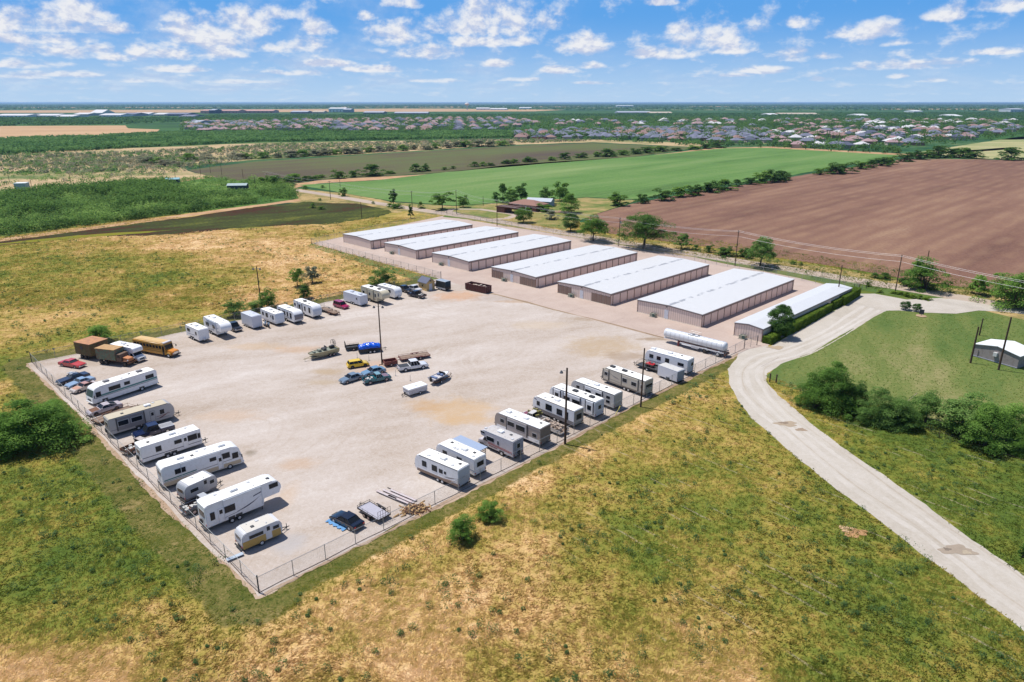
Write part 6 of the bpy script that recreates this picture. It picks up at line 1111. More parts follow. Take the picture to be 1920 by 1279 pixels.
rv('long white travel trailer with four dark side windows next to the tanker', 'travel trailer', 'travel_trailer', rear_pose((1288, 701), .5, 137, 2.45, 9.6), 2.45, 3.15, 'travel', windows=(('L', 3.3, 2.1, .8, .65), ('L', 1.6, 2.05, .8, .65), ('L', -.3, 2.05, .8, .8), ('L', -3.3, 2.0, 1.2, .5)), ac=(3.6, -.2), vents=(-1.6, -2.6), rearwin=(-.5, 2.0, .7, .7), trim=pm('pale_blue_gutter', C(170, 190, 214), .4), group=RVN, rear_col=pm('pale_shade_tinted_rear', C(216, 222, 232), .5), stripes=[('L', -4.5, 1.1, 4.0, 1.2, .1, BLUEG)])  # bluish rear colour paints the shade on this white wall
# tanker trailer
a = G(1345, 669.5); b = G(1316.8, 662.6); d = (b - a).normalized(); a2 = G(1269, 650); d = (a2 - a).normalized(); hd = math.atan2(d.y, d.x); n = Vector((-d.y, d.x, 0)); a.z = 0
TL = 14.6; c = a + d * (TL / 2 - 1.3) - n * 1.15
t = thing('tanker_trailer', 'long shiny white tanker trailer parked near the narrow storage building', 'tanker trailer', (c.x, c.y, .03), hd)
M_tank = pm('polished_white_tank', C(236, 238, 242), .22, var=.03, coat=.5); h2 = TL / 2; prof = [(.35, -h2), (.75, -h2 + .08), (.98, -h2 + .3), (1.02, -h2 + .6), (1.02, h2 - .5), (.96, h2 - .25), (.7, h2 - .08), (.3, h2)]
MB().lathe(prof, 32, 'x', at=(0, 0, 2.15)).build('tank', M_tank, t, smooth=True)
for k in range(13): x = -h2 + .8 + k * 1.08; MB().lathe([(1.02, x - .04), (1.045, x - .03), (1.045, x + .03), (1.02, x + .04)], 32, 'x', at=(0, 0, 2.15)).build('tank_hoop', pm('hoop_steel', C(206, 210, 218), .3, .3), t)
MB().lathe([(.32, 0), (.34, .1), (.3, .2), (.1, .26)], 16, at=(.4, 0, 3.13)).lathe([(.2, 0), (.2, .2)], 12, at=(-.8, 0, 3.12)).build('manhole', GALV, t); mb = MB()
for s in (-1, 1): mb.tube([(-1.1, s * .5, 3.1), (-1.1, s * .5, 3.75), (1.3, s * .5, 3.75), (1.3, s * .5, 3.1)], .03, 4)
mb.bx(-1.2, 1.4, -.6, -.45, 3.08, 3.12).bx(-1.2, 1.4, .45, .6, 3.08, 3.12); mb.build('walkway_rail', GALV, t)
MB().bx(-h2 + .2, h2 - 3.6, -.55, -.4, .85, 1.15).bx(-h2 + .2, h2 - 3.6, .4, .55, .85, 1.15).build('frame', pm('maroon_frame', C(120, 50, 56), .5), t)
MB().bx(h2 - 3.6, h2 - .1, -.5, .5, .98, 1.16).build('front_frame', M_tank, t)
MB().bx(-h2, h2 - 4.5, 1.12, 1.2, .95, 1.2).bx(-h2, h2 - 4.5, -1.2, -1.12, .95, 1.2).build('side_rail', M_tank, t)
for s in (-1, 1): MB().bx(h2 - 4.1, h2 - 3.7, *sorted((s * .55, s * .9)), .0, 1.1).build('landing_leg', pm('maroon_frame', C(120, 50, 56), .5), t, bevel=.04); MB().bx(-1.4, .2, *sorted((s * .7, s * 1.1)), .5, 1.0).build('side_box', M_tank, t, bevel=.03); MB().tube([(h2 - 4.8, s * .95, .75), (-1.6, s * .95, .75)], .12, 8).build('hose_tube', M_tank, t)
for x in (-h2 + 1.3, -h2 + 4.3):
    for s in (-1, 1):
        wheel(t, x, s * .95, .52, .5, RIMW if x < -4 else RIMB); P = [(x + .62 * math.cos(q * math.pi / 8), 1, .55 + .62 * math.sin(q * math.pi / 8)) for q in range(1, 8)]
        m = MB(); m.prism([(p[0], p[2]) for p in P] + [(x + (p[0] - x) * .93, .55 + (p[2] - .55) * .93) for p in P[::-1]], *sorted((s * .7, s * 1.22))); m.build('mudguard', M_tank, t)
MB().bx(-h2 - .25, -h2 - .05, -1.1, 1.1, .5, .75).bx(-h2 - .25, -h2 + .5, -.7, .7, .75, 1.0).build('rear_bumper', RUST, t)
for s in (-1, 1): MB().bx(-h2 - .27, -h2 - .25, s * .9 - .12, s * .9 + .12, .55, .7).build('tail_light', RED_L, t)
# --- front corner
car('black sedan with a blue tarp under its side, alone near the front fence corner', 'car', 'parked_car', rear_pose((664, 997.5), .3, 143, 1.8, 4.75), paint('black_blue', C(20, 28, 48), .18), W=1.8, kind='sedan', H=1.42, rim=RIMW)
c0, hd, L = rear_pose((664, 997.5), .3, 143, 1.8, 4.75); d = Vector((math.cos(hd), math.sin(hd), 0)); n = Vector((d.y, -d.x, 0)) * -1
c2 = c0 - Vector((-d.y, d.x, 0)) * -1.0 + d * .8
V = []; F = []; nx_, ny_ = 30, 8
for j in range(ny_ + 1):
    for i in range(nx_ + 1): V.append(((i / nx_ - .5) * 3.4, (j / ny_ - .5) * (.75 + .25 * math.sin(i * .9) + .15 * math.sin(i * 2.1)), .06 + .07 * abs(math.sin(i * 1.3 + j * .9)) + random.uniform(0, .04)))
for j in range(ny_):
    for i in range(nx_): a_ = j * (nx_ + 1) + i; F.append((a_, a_ + 1, a_ + nx_ + 2, a_ + nx_ + 1))
m = MB(); m.add(V, F); o = put('crumpled_tarp', m.mesh('crumpled_tarp', pm('light_blue_tarp', C(110, 166, 220), .35, var=.3, scale=5), smooth=True), None, (c2.x, c2.y, .02), hd); tag(o, 'crumpled light blue tarp on the gravel beside the black sedan', 'tarp')
trailer_frame('black tandem utility trailer with silver deck and upright ramp gate, near the front fence', 'utility trailer', 'utility_trailer', rear_pose((709, 978), .45, 138, 1.95, 4.3), 1.95, pm('silver_deck', C(186, 184, 196), .5, var=.2, scale=3), pm('black_brown_frame', C(48, 42, 42), .6), wx=(-.5, .4), rails=.35, gate=1.2, rim=RIMG, hitchlen=.7)
t = thing('beam_stack', 'long pale steel channels lying flat on the gravel beside the wood pile', 'steel beams', (0, 0, 0)); mb = MB(); a = G(706, 922); b = G(766, 948)
u_ = (b - a).normalized(); w_ = Vector((-u_.y, u_.x, 0)); L = (b - a).length; an = math.atan2(u_.y, u_.x)
for k, (o1, off, ln) in enumerate([(0, 0, L * .62), (.6, .65, L * .95), (1.4, 1.25, L * .8), (2.2, .1, L * .6)]):
    p = a + u_ * (o1 + ln / 2) + w_ * off; mb.box(p.x, p.y, .2, ln, .32, .05, an + (.03 if k == 3 else 0)); mb.box(p.x + w_.x * .17, p.y + w_.y * .17, .15, ln, .03, .22, an)
mb.build('channel', pm('pale_channel', C(214, 204, 204), .5, var=.1, dirt=C(190, 110, 90), dirt_amt=.3), t); mb = MB()
for off in (-.2, 1.5): p = a + u_ * L * .55 + w_ * off; mb.box(p.x, p.y, .12, L * .9, .05, .10, an)
mb.build('angle_iron', pm('grey_iron', C(90, 86, 92), .6), t)
g = G(776, 957); t = thing('wood_pile', 'heap of cut firewood and boards against the near fence', 'wood pile', (g.x, g.y, .03), R(30)); MW1 = pm('pale_firewood', C(206, 168, 116), .85, var=.25, scale=3); MW2 = pm('brown_firewood', C(120, 84, 60), .9, var=.3, scale=3)
for nm, mt, n_ in (('log', MW1, 60), ('log', MW2, 45)):
    mb = MB()
    for k in range(n_):
        x, y = random.gauss(0, .85), random.gauss(0, .55); z = max(.08, .75 - .5 * math.hypot(x * .8, y * 1.2)) * random.uniform(.2, 1); q = random.uniform(0, 3.1); l = random.uniform(.25, .55)
        mb.tube([(x - l * math.cos(q), y - l * math.sin(q), z), (x + l * math.cos(q), y + l * math.sin(q), z + random.uniform(-.1, .15))], random.uniform(.06, .12), 5)
    mb.build('firewood', mt, t)

# ------------------------------------------------------------------ vegetation
def leaf_mat(name, c1, c2, c3, trans=.48, scale=.5, k=1.95):
    c1, c2, c3 = [tuple(x * k for x in c) for c in (c1, c2, c3)]
    m = bpy.data.materials.new(name); m.use_nodes = True; t = NT(m.node_tree); t.n.clear()
    oi = t.n.new('ShaderNodeObjectInfo'); P = t.n.new('ShaderNodeNewGeometry').outputs['Position']
    f = t.math('ADD', t.math('MULTIPLY', t.math('SUBTRACT', t.noise(P, scale, 3, .6), .25), 1.9), t.math('MULTIPLY', t.math('SUBTRACT', oi.outputs['Random'], .5), .35))
    c = t.ramp(f, [(.25, c1), (.5, c2), (.75, c3)])
    d = t.n.new('ShaderNodeBsdfDiffuse'); t.put(d, 0, c); tr = t.n.new('ShaderNodeBsdfTranslucent'); t.put(tr, 0, t.mix(.5, c, c3))
    mx = t.n.new('ShaderNodeMixShader'); mx.inputs[0].default_value = trans; t.l.new(d.outputs[0], mx.inputs[1]); t.l.new(tr.outputs[0], mx.inputs[2])
    o = t.n.new('ShaderNodeOutputMaterial'); t.l.new(mx.outputs[0], o.inputs[0]); return m
L_GREEN = leaf_mat('leaf_green', (.040, .080, .018), (.070, .130, .026), (.115, .185, .042), k=2.1)
L_DARK = leaf_mat('leaf_dark_green', (.026, .056, .016), (.045, .090, .022), (.075, .130, .034))
L_MESQ = leaf_mat('leaf_mesquite', (.050, .095, .026), (.080, .140, .036), (.120, .185, .055))
L_FAR = leaf_mat('leaf_far_woodland', (.022, .056, .020), (.044, .096, .030), (.078, .140, .044), .35, .02)
L_THICK = leaf_mat('leaf_thicket', (.035, .070, .020), (.080, .140, .034), (.16, .23, .066), .42, .07)
L_GREY = leaf_mat('leaf_grey_brush', (.085, .095, .055), (.12, .13, .08), (.17, .16, .11), .3, .03)
L_HEDGE = leaf_mat('leaf_hedge', (.050, .085, .012), (.080, .125, .018), (.130, .165, .030), .3, .9)
BARK = pm('tree_bark', (.085, .062, .048), .95, var=.3, scale=3)
def leaves(centers, radii, per, size, rng, flat=.75, up=.55):
    """leaf faces spread over the outer part of each clump"""
    n = len(centers) * per; cc = np.repeat(centers, per, 0); rr = np.repeat(radii, per)
    d = rng.normal(size=(n, 3)); d /= np.linalg.norm(d, axis=1)[:, None]; d[:, 2] = np.where(d[:, 2] < -.35, -d[:, 2], d[:, 2])
    r = rr * rng.uniform(.45, 1.05, n) ** .6; p = cc + d * r[:, None] * np.array([1, 1, flat])
    nrm = d + rng.normal(size=(n, 3)) * .5 + np.array([0, 0, up]); nrm /= np.linalg.norm(nrm, axis=1)[:, None]
    a = np.cross(nrm, rng.normal(size=(n, 3))); a /= np.linalg.norm(a, axis=1)[:, None]; b = np.cross(nrm, a)
    s = size * rng.uniform(.6, 1.4, n)[:, None]
    V = np.stack([p - a * s, p - b * s * .55, p + a * s, p + b * s * .55], 1).reshape(-1, 3); F = np.arange(n * 4).reshape(n, 4)
    return V, F
def crown_pts(rng, n, shape):
    """clump centres in a unit crown: width about 1, height 1, base at 0"""
    pts = []; rad = []
    for k in range(n):
        th = rng.uniform(0, 2 * math.pi); q = math.sqrt(rng.uniform(0.02, 1)); z = rng.uniform(0, 1)
        if shape == 'round': R_ = .40 * math.sqrt(max(.05, 1 - (2 * z - .9) ** 2 * .85)); zz = .14 + .74 * z
        elif shape == 'oak': R_ = .43 * (1 - .6 * z ** 2.4); zz = .24 + .62 * z
        elif shape == 'dome': R_ = .44 * math.sqrt(max(.05, 1 - z ** 2.2 * .8)); zz = .32 + .52 * z
        elif shape == 'bush': R_ = .43 * math.sqrt(max(.05, 1 - z ** 2 * .9)); zz = .03 + .78 * z
        elif shape == 'cypress': R_ = .34 * (1 - z) ** .6 + .04; zz = .1 + .85 * z
        if shape == 'ball': R_ = .36 * math.sqrt(max(.04, 1 - (2 * z - .9) ** 2 * .8)); zz = .16 + .68 * z; pts.append((R_ * q ** .5 * math.cos(th), R_ * q ** .5 * math.sin(th), zz)); rad.append(rng.uniform(.10, .15)); continue
        R_ *= (1 + .26 * math.sin(th * 2 + n) + .16 * math.sin(th * 3 + 2 * n)) * rng.uniform(.85, 1.12); zz *= 1 + .16 * math.sin(th * 2 + 1 + n)
        pts.append((R_ * q * math.cos(th), R_ * q * math.sin(th), zz)); rad.append(rng.uniform(.08, .18) * (1.0 if shape != 'cypress' else .7))
    return np.array(pts), np.array(rad)
PROTO = {}
def tree_proto(shape, seed, mat, nclump=34, per=60, size=.022):
    key = (shape, seed, mat.name, nclump, per)
    if key in PROTO: return PROTO[key]
    rng = np.random.default_rng(seed); P, Rd = crown_pts(rng, nclump, shape); V, F = leaves(P, Rd, per, size, rng)
    crown = fast_mesh('crown', V, F, [mat]); mb = MB(); low = {'dome': .26, 'ball': .12, 'oak': .30, 'round': .16, 'bush': .05, 'cypress': .1}[shape]
    ns = {'dome': 1, 'ball': 1, 'oak': 1, 'round': 2, 'bush': 4, 'cypress': 1}[shape]
    for k in range(ns):
        a = 2 * math.pi * k / ns + seed; off = .03 * (ns > 1); b = Vector((math.cos(a) * off, math.sin(a) * off, 0)); t = Vector((math.cos(a) * (.07 if ns > 1 else .01), math.sin(a) * (.07 if ns > 1 else .01), low))
        mb.tube([b - Vector((0, 0, .01)), (b + t) / 2 + Vector((.01, 0, 0)), t], [.032 if ns == 1 else .020, .024 if ns == 1 else .015, .020 if ns == 1 else .012], 6)
        for j in range(7 if ns == 1 else 4):
            q = P[(k * 7 + j * 3) % len(P)]; q = Vector(q) * .9; m = t.lerp(q, .5) + Vector((0, 0, .03)); mb.tube([t, m, q], [.014, .009, .004], 4)
    PROTO[key] = (mb.mesh('trunk', BARK), crown); return PROTO[key]
MANY = {}
def plant(u, v, wpx, hpx, shape='round', mat=None, label=None, group=None, name='tree', cat='tree', seed=None, near=0, g=None, parts=True, z=0.0):
    g = g or G(u, v); mat = mat or L_GREEN; dist = math.sqrt(g.x ** 2 + g.y ** 2 + 2500); w = wpx * dist / F_PX; h = hpx * dist / F_PX * (1.03 if near else 1.12)
    seed = seed if seed is not None else random.randrange(4)
    n, per, sz = ((38, 80, .034) if near == 0 else (64, 135, .0185) if near == 1 else (100, 230, .0120) if near == 2 else (110, 200, .014))
    tr, cr = tree_proto(shape, seed, mat, n, per, sz)
    t = thing(name, label or 'tree', cat, (g.x, g.y, z), random.uniform(0, 6.28), group); kw = 1.22 if shape == 'round' else 1.08; t.scale = (w * kw, w * kw, h)
    put('trunk', tr, t); put('crown', cr, t); return t
T = 'tree'
# trees one can tell apart
plant(1207, 466, 88, 62, 'dome', L_DARK, 'large spreading oak between the storage roofs and the county road', near=2, seed=2)
plant(1112, 452, 58, 46, 'dome', L_GREEN, 'broad tree with the slim grey pole in front, left of the large oak', near=1, seed=3)
plant(1070, 434, 38, 36, 'ball', L_DARK, 'round dark tree across the road, left of the broad tree', near=1, seed=1)
plant(1425, 500, 58, 50, 'dome', L_MESQ, 'forked mesquite tree by the road behind the widest storage building', near=1, seed=5)
plant(1278, 467, 32, 24, 'oak', L_MESQ, 'small flat topped mesquite on the edge of the brown field', seed=0)
plant(1729, 543, 70, 50, 'bush', L_GREEN, 'big round mesquite with a wooden pole rising out of it', near=1, seed=2)
plant(1833, 553, 30, 28, 'round', L_GREEN, 'small round tree between the big round mesquite and the right edge', seed=1)
plant(1893, 577, 74, 58, 'bush', L_GREEN, 'leafy mesquite thicket at the right edge by the road', near=1, seed=6); plant(1935, 574, 60, 50, 'bush', L_GREEN, 'mesquite at the very right edge behind the thicket', near=1, seed=7)
plant(982, 418, 38, 32, 'ball', L_GREEN, 'leafy tree in front of the farmhouse', near=1, seed=3); plant(960, 388, 30, 24, 'round', L_MESQ, 'light green tree at the carport of the farmhouse', seed=2)
plant(943, 381, 22, 30, 'round', L_DARK, 'dark tall tree at the left of the farmhouse', seed=0); plant(929, 378, 11, 16, 'round', L_DARK, 'small dark tree left of the tall dark one at the farm', seed=3)
plant(957, 375, 18, 20, 'round', L_GREEN, 'pale tree behind the farm carport', seed=1); plant(977, 376, 32, 26, 'round', L_DARK, 'wide dark tree behind the farmhouse roof', seed=1)
plant(1025, 383, 28, 26, 'round', L_DARK, 'dark tree behind the pale metal shed', seed=2); plant(1052, 377, 32, 32, 'round', L_GREEN, 'tall green tree at the edge of the green field by the farm', seed=3)
plant(1067, 400, 42, 32, 'round', L_GREEN, 'wide tree at the corner of the brown field', near=1, seed=0); plant(1032, 412, 26, 16, 'bush', L_GREY, 'greyish bush by the farm drive', seed=0, name='bush', cat='bush')
plant(1020, 397, 32, 14, 'bush', L_GREEN, 'low hedge like bush in front of the pale metal shed', seed=1, name='bush', cat='bush')
plant(738, 385, 17, 25, 'oak', L_DARK, 'small dark tree by the green field fence at the county road', seed=2); plant(770, 409, 15, 20, 'cypress', L_DARK, 'small dark conical tree beyond the farthest storage building', seed=1)
plant(829, 393, 40, 28, 'dome', L_GREEN, 'umbrella shaped mesquite at the farm drive loop', seed=1); plant(868, 389, 21, 20, 'round', L_GREEN, 'round small tree right of the umbrella shaped mesquite', seed=3)
plant(644, 368, 17, 14, 'bush', L_GREEN, 'small bush by the pole at the green field corner', name='bush', cat='bush', seed=2)
plant(743, 391, 24, 9, 'bush', L_GREEN, 'low bush at the foot of the small dark tree by the road', name='bush', cat='bush', seed=3); plant(789, 391, 14, 12, 'bush', L_MESQ, 'pale bush between the roadside pole and umbrella mesquite', name='bush', cat='bush', seed=0)
plant(187, 642, 44, 28, 'round', L_GREEN, 'round mesquite behind the rusty olive box trailer', near=1, seed=1)
plant(442, 593, 36, 26, 'round', L_MESQ, 'airy mesquite behind the white cargo trailer', near=1, seed=2); plant(503, 578, 34, 34, 'round', L_GREEN, 'mesquite at the foot of the back light pole', near=1, seed=3); plant(480, 583, 34, 20, 'bush', L_MESQ, 'pale brush left of the back light pole', near=1, seed=1, name='bush', cat='bush')
plant(558, 537, 30, 30, 'oak', L_GREEN, 'bright mesquite standing in the dry field behind the back row', near=1, seed=4); plant(572, 560, 28, 24, 'round', L_DARK, 'dark round mesquite right behind the back row trailers', near=1, seed=2); plant(586, 530, 30, 28, 'oak', L_GREY, 'scraggly half bare mesquite in the dry field', seed=3, near=0)
plant(716, 536, 48, 34, 'bush', L_MESQ, 'rounded bright bush behind the cream fifth wheel', near=1, seed=5, name='bush', cat='bush')
plant(64, 836, 136, 72, 'bush', L_GREEN, 'very large spreading mesquite bush left of the lot', near=2, seed=8); plant(106, 812, 78, 52, 'bush', L_GREEN, 'right hand lobe of brush touching the left fence beside the very large mesquite', near=2, seed=9)
plant(0, 836, 90, 56, 'bush', L_GREEN, 'mesquite bush cut by the left edge of the picture', near=2, seed=10)
plant(1553, 766, 94, 84, 'bush', L_GREEN, 'tallest dense mesquite inside the bend of the gravel road', near=2, seed=8); plant(1528, 765, 64, 44, 'bush', L_GREEN, 'lower lobe of brush left of the tallest mesquite', near=2, seed=9); plant(1600, 768, 56, 50, 'bush', L_DARK, 'dark brush right of the tallest mesquite', near=2, seed=10)
plant(1650, 795, 74, 60, 'bush', L_MESQ, 'airy mesquite second along the ditch right of the tallest one', near=2, seed=11); plant(1690, 798, 60, 48, 'bush', L_DARK, 'dark low brush in the ditch, middle of the row', near=2, seed=8); plant(1735, 792, 56, 52, 'oak', L_MESQ, 'thin mesquite with bare stems in the ditch row', near=1, seed=6)
plant(1800, 815, 74, 64, 'round', L_MESQ, 'half open mesquite fourth along the ditch row', near=1, seed=7); plant(1845, 835, 88, 70, 'bush', L_GREEN, 'large mesquite near the right end of the ditch row', near=2, seed=9); plant(1890, 830, 60, 60, 'round', L_GREEN, 'mesquite behind the large one at the right of the ditch row', near=1, seed=5); plant(1925, 855, 56, 46, 'bush', L_GREEN, 'bush at the right edge below the ditch row', near=2, seed=11, name='bush', cat='bush')
plant(1918, 1045, 16, 26, 'bush', L_GREEN, 'small bush at the right edge beyond the gravel road', near=0, seed=1, name='bush', cat='bush')
plant(866, 1012, 56, 46, 'bush', L_GREEN, 'green bush in the dry grass, lower one of the two by the mown strip', near=1, seed=4, name='bush', cat='bush'); plant(918, 975, 46, 40, 'bush', L_GREEN, 'green bush beside the mown strip, upper one of the two in dry grass', near=1, seed=5, name='bush', cat='bush')
plant(1461, 633, 50, 62, 'ball', L_DARK, 'dense round tree at the near end of the narrow building beside the hedge', near=3, seed=12)
for (u, v, w, h, lb) in [(1697, 581, 20, 14, 'left of the two clipped round shrubs by the driveway'), (1718, 584, 17, 13, 'right of the two clipped round shrubs by the driveway')]:
    plant(u, v, w, h * 1.1, 'ball', L_DARK, lb, near=1, seed=13, name='round_shrub', cat='shrub', group='clipped round shrubs')
# fence rows and hedges: repeats
ROWG = 'mesquites along the field edges'
for lst, lb, mt in [([(1158, 386, 30, 24), (1204, 381, 22, 18), (1242, 376, 30, 21), (1277, 369, 32, 20), (1302, 366, 26, 18), (1332, 360, 34, 20), (1357, 356, 28, 18), (1381, 350, 18, 12), (1408, 346, 22, 13), (1428, 343, 28, 20), (1452, 341, 34, 22), (1471, 338, 22, 15), (1538, 328, 18, 12), (1562, 326, 26, 18), (1580, 325, 30, 18), (1613, 317, 22, 13), (1631, 315, 18, 13), (1652, 311, 24, 14), (1668, 309, 20, 14), (1697, 303, 24, 14), (1722, 299, 24, 14), (1739, 296, 20, 12), (1760, 296, 28, 18), (1782, 295, 26, 16), (1803, 296, 26, 15), (1822, 297, 26, 12), (1896, 300, 32, 18)], '%s mesquite from the left in the row between green and brown field', L_GREEN),
    ([(634, 335, 20, 15), (665, 332, 19, 13), (696, 330, 32, 20), (731, 326, 18, 6), (780, 322, 22, 14), (798, 321, 16, 13), (833, 319, 12, 5), (850, 317, 10, 5), (890, 313, 16, 9), (905, 312, 14, 8), (920, 311, 14, 6), (950, 307, 20, 7), (965, 306, 14, 8), (990, 304, 20, 10), (1002, 304, 12, 6), (1035, 301, 16, 7), (1059, 299, 18, 13), (1090, 296, 24, 9), (1121, 294, 16, 9), (1136, 294, 24, 14), (1148, 293, 14, 10), (1167, 291, 20, 10), (1192, 289, 22, 11), (1212, 287, 22, 12), (1232, 285, 24, 11), (1244, 284, 16, 9), (1268, 283, 20, 6), (1300, 281, 22, 8), (1322, 279, 24, 10), (1345, 277, 24, 12), (600, 334, 18, 6), (586, 338, 20, 8), (572, 339, 14, 8), (552, 340, 26, 14), (540, 348, 24, 14), (520, 347, 26, 16)], '%s bush from the left in the row between dark and green field', L_GREEN),
    ([(495, 297, 22, 10), (520, 296, 16, 9), (545, 295, 26, 12), (566, 293, 26, 11), (592, 292, 26, 12), (612, 291, 22, 12), (628, 290, 20, 10), (650, 289, 24, 10), (668, 288, 24, 12), (690, 286, 24, 10), (712, 285, 20, 11), (733, 284, 24, 9), (755, 283, 20, 12), (776, 281, 14, 9), (800, 281, 22, 8), (818, 279, 18, 9), (840, 278, 18, 11), (855, 276, 22, 10), (872, 276, 24, 12), (895, 275, 26, 11), (918, 275, 22, 10), (940, 273, 24, 9), (958, 272, 14, 8), (275, 309, 26, 14), (295, 309, 22, 12), (310, 312, 24, 12), (330, 312, 18, 9), (355, 303, 26, 13), (385, 301, 16, 7), (445, 299, 24, 12), (465, 298, 20, 10)], '%s grey green bush from the left in the hedgerow beyond the dark field', L_GREY)]:
    for k, (u, v, w, h) in enumerate(lst): plant(u, v, w * 1.3, h * .92, 'bush', (mt if mt is L_GREY else L_DARK) if k % 3 else L_GREEN, lb % nth(1 + [q[0] for q in sorted(lst)].index(u)), ROWG, name='mesquite', cat='tree', z=.1)
for k, (u, v, w, h) in enumerate([(1304, 469, 14, 9), (1330, 473, 18, 13), (1360, 480, 32, 17), (1388, 482, 14, 14), (1400, 484, 22, 18), (1488, 496, 10, 6), (1502, 498, 8, 5), (1640, 521, 16, 8), (1660, 524, 22, 10), (1692, 530, 14, 8), (1700, 537, 18, 14)]):
    plant(u, v, w, h, 'bush', L_DARK, '%s dark bush from the left on the bank between county road and brown field' % nth(k + 1), 'bushes on the road bank', name='bush', cat='bush')
for k, (u, v, w, h) in enumerate([(1676, 551, 12, 5), (1688, 553, 14, 6), (1700, 556, 14, 7), (1712, 559, 14, 7), (1724, 561, 12, 7), (1738, 563, 14, 6), (1650, 549, 10, 6), (1628, 538, 9, 9)]):
    plant(u, v, w, h, 'bush', L_HEDGE, ('%s low shrub of the planting bed, counted from the pole' % nth(k + 1) if u > 1670 else ('low shrub left of the planting bed' if u > 1640 else 'small bare shrub by the entrance gate')), 'shrubs of the entrance bed', name='shrub', cat='shrub')
VB = [(600, 376, 8, 4), (512, 352, 26, 18), (497, 350, 26, 18), (700, 382, 8, 4), (730, 388, 14, 6), (605, 353, 10, 5), (573, 355, 12, 6), (603, 393, 12, 6), (586, 390, 12, 8)]
for (u, v, w, h) in VB:
    plant(u, v, w, h, 'bush', L_GREEN, 'small bush on the verge of the far county road, %s from the left' % nth(1 + sorted(q[0] for q in VB).index(u)), 'verge bushes', name='bush', cat='bush')
# clipped hedge: boxes of leaves
def hedge(label, a, b, w, h):
    a = Vector((a[0], a[1], 0)); b = Vector((b[0], b[1], 0)); d = b - a; L = d.length; rng = np.random.default_rng(int(L * 100)); n = int(L * 560)
    t = thing('clipped_hedge', label, 'hedge', ((a.x + b.x) / 2, (a.y + b.y) / 2, 0), math.atan2(d.y, d.x), 'clipped hedges along the narrow building')
    p = np.stack([rng.uniform(-L / 2, L / 2, n), rng.uniform(-w / 2, w / 2, n), rng.uniform(.05, h, n)], 1); f = rng.integers(0, 6, n)
    p[:, 2] = np.where(f <= 1, h, p[:, 2]); p[:, 1] = np.where(f == 2, -w / 2, np.where(f == 3, w / 2, p[:, 1])); p[:, 1] = np.where(f == 4, -w / 2, p[:, 1]); p[:, 0] = np.where((f == 5), np.sign(p[:, 0]) * L / 2, p[:, 0])
    p += rng.normal(size=p.shape) * .05; nr = np.zeros_like(p); nr[:, 2] = 1.0 * (f <= 1); nr[:, 1] = np.where((f >= 2) & (f <= 4), np.sign(p[:, 1]), 0); nr[:, 0] = np.where(f == 5, np.sign(p[:, 0]), 0)
    nr += rng.normal(size=p.shape) * .45; nr /= np.linalg.norm(nr, axis=1)[:, None]; A = np.cross(nr, rng.normal(size=p.shape)); A /= np.linalg.norm(A, axis=1)[:, None]; B = np.cross(nr, A); s = rng.uniform(.06, .13, n)[:, None]
    V = np.stack([p - A * s, p - B * s * .7, p + A * s, p + B * s * .7], 1).reshape(-1, 3); put('foliage', fast_mesh('foliage', V, np.arange(4 * n).reshape(n, 4), [L_HEDGE]), t)
    MB().bx(-L / 2 + .12, L / 2 - .12, -w / 2 + .1, w / 2 - .1, 0, h - .1).build('inner_branches', L_DARK, t)
hedge('short clipped hedge block at the near corner of the narrow building', G(1437, 645), G(1456, 634), 1.9, 1.6)
hedge('long clipped hedge between the round tree and the hedge gap', G(1466, 629.5), G(1551, 582), 2.1, 1.9)
hedge('clipped hedge piece in the middle, next to the bare pole', G(1556, 579), G(1571, 571), 1.9, 2.0)
hedge('far clipped hedge block near the entrance gate', G(1575, 572), G(1604, 553.5), 2.4, 2.3)

# ---- woods and scrub that nobody could count
def mass(name, label, poly, n, hw, mat, per=22, leaf=.6, z=0.0, seed=1, extra=None, hrange=(.7, 1.3), cat='woodland', gap=0.0):
    rng = np.random.default_rng(seed); P = gpoly(poly); xs = [p[0] for p in P]; ys = [p[1] for p in P]; pts = np.zeros((0, 2))
    while len(pts) < n:
        q = np.stack([rng.uniform(min(xs), max(xs), n * 2), rng.uniform(min(ys), max(ys), n * 2)], 1); q = q[inpoly(q[:, 0], q[:, 1], P)]
        if gap: f = np.sin(q[:, 0] * .021 + seed) * np.sin(q[:, 1] * .017 + seed * 2) + .5 * np.sin(q[:, 0] * .06 + q[:, 1] * .05); q = q[f > gap - 1]
        vis = np.abs(q[:, 0]) < q[:, 1] * .80 + 30; q = q[vis]
        if len(q) == 0: break
        pts = np.vstack([pts, q])
    pts = pts[:n]; s = rng.uniform(*hrange, len(pts)); c = np.stack([pts[:, 0], pts[:, 1], hw[0] * .35 * s + z], 1)
    V, F = leaves(c, hw[1] / 2 * s, per, leaf, rng, flat=hw[0] / hw[1] * 1.3)
    V[:, 2] = np.maximum(V[:, 2], z + .02)
    tag(put(name, fast_mesh(name, V, F, [mat])), label, cat, kind='stuff')
mass('mesquite_thicket', 'dense green mesquite thicket filling the left middle distance', [(-200, 400), (0, 372), (130, 356), (250, 348), (300, 335), (400, 333), (500, 345), (545, 354), (555, 372), (500, 379), (280, 409), (0, 443), (-200, 470)], 3300, (3.6, 6.5), L_THICK, 46, .45, seed=3, hrange=(.45, 1.5), gap=.55)
mass('mesquite_thicket', 'low brush between the clumps of the left mesquite thicket', [(-200, 400), (0, 372), (130, 356), (250, 348), (300, 335), (400, 333), (500, 345), (545, 354), (555, 372), (500, 379), (280, 409), (0, 443), (-200, 470)], 1600, (1.8, 5), L_MESQ, 30, .4, seed=33, hrange=(.5, 1.4))
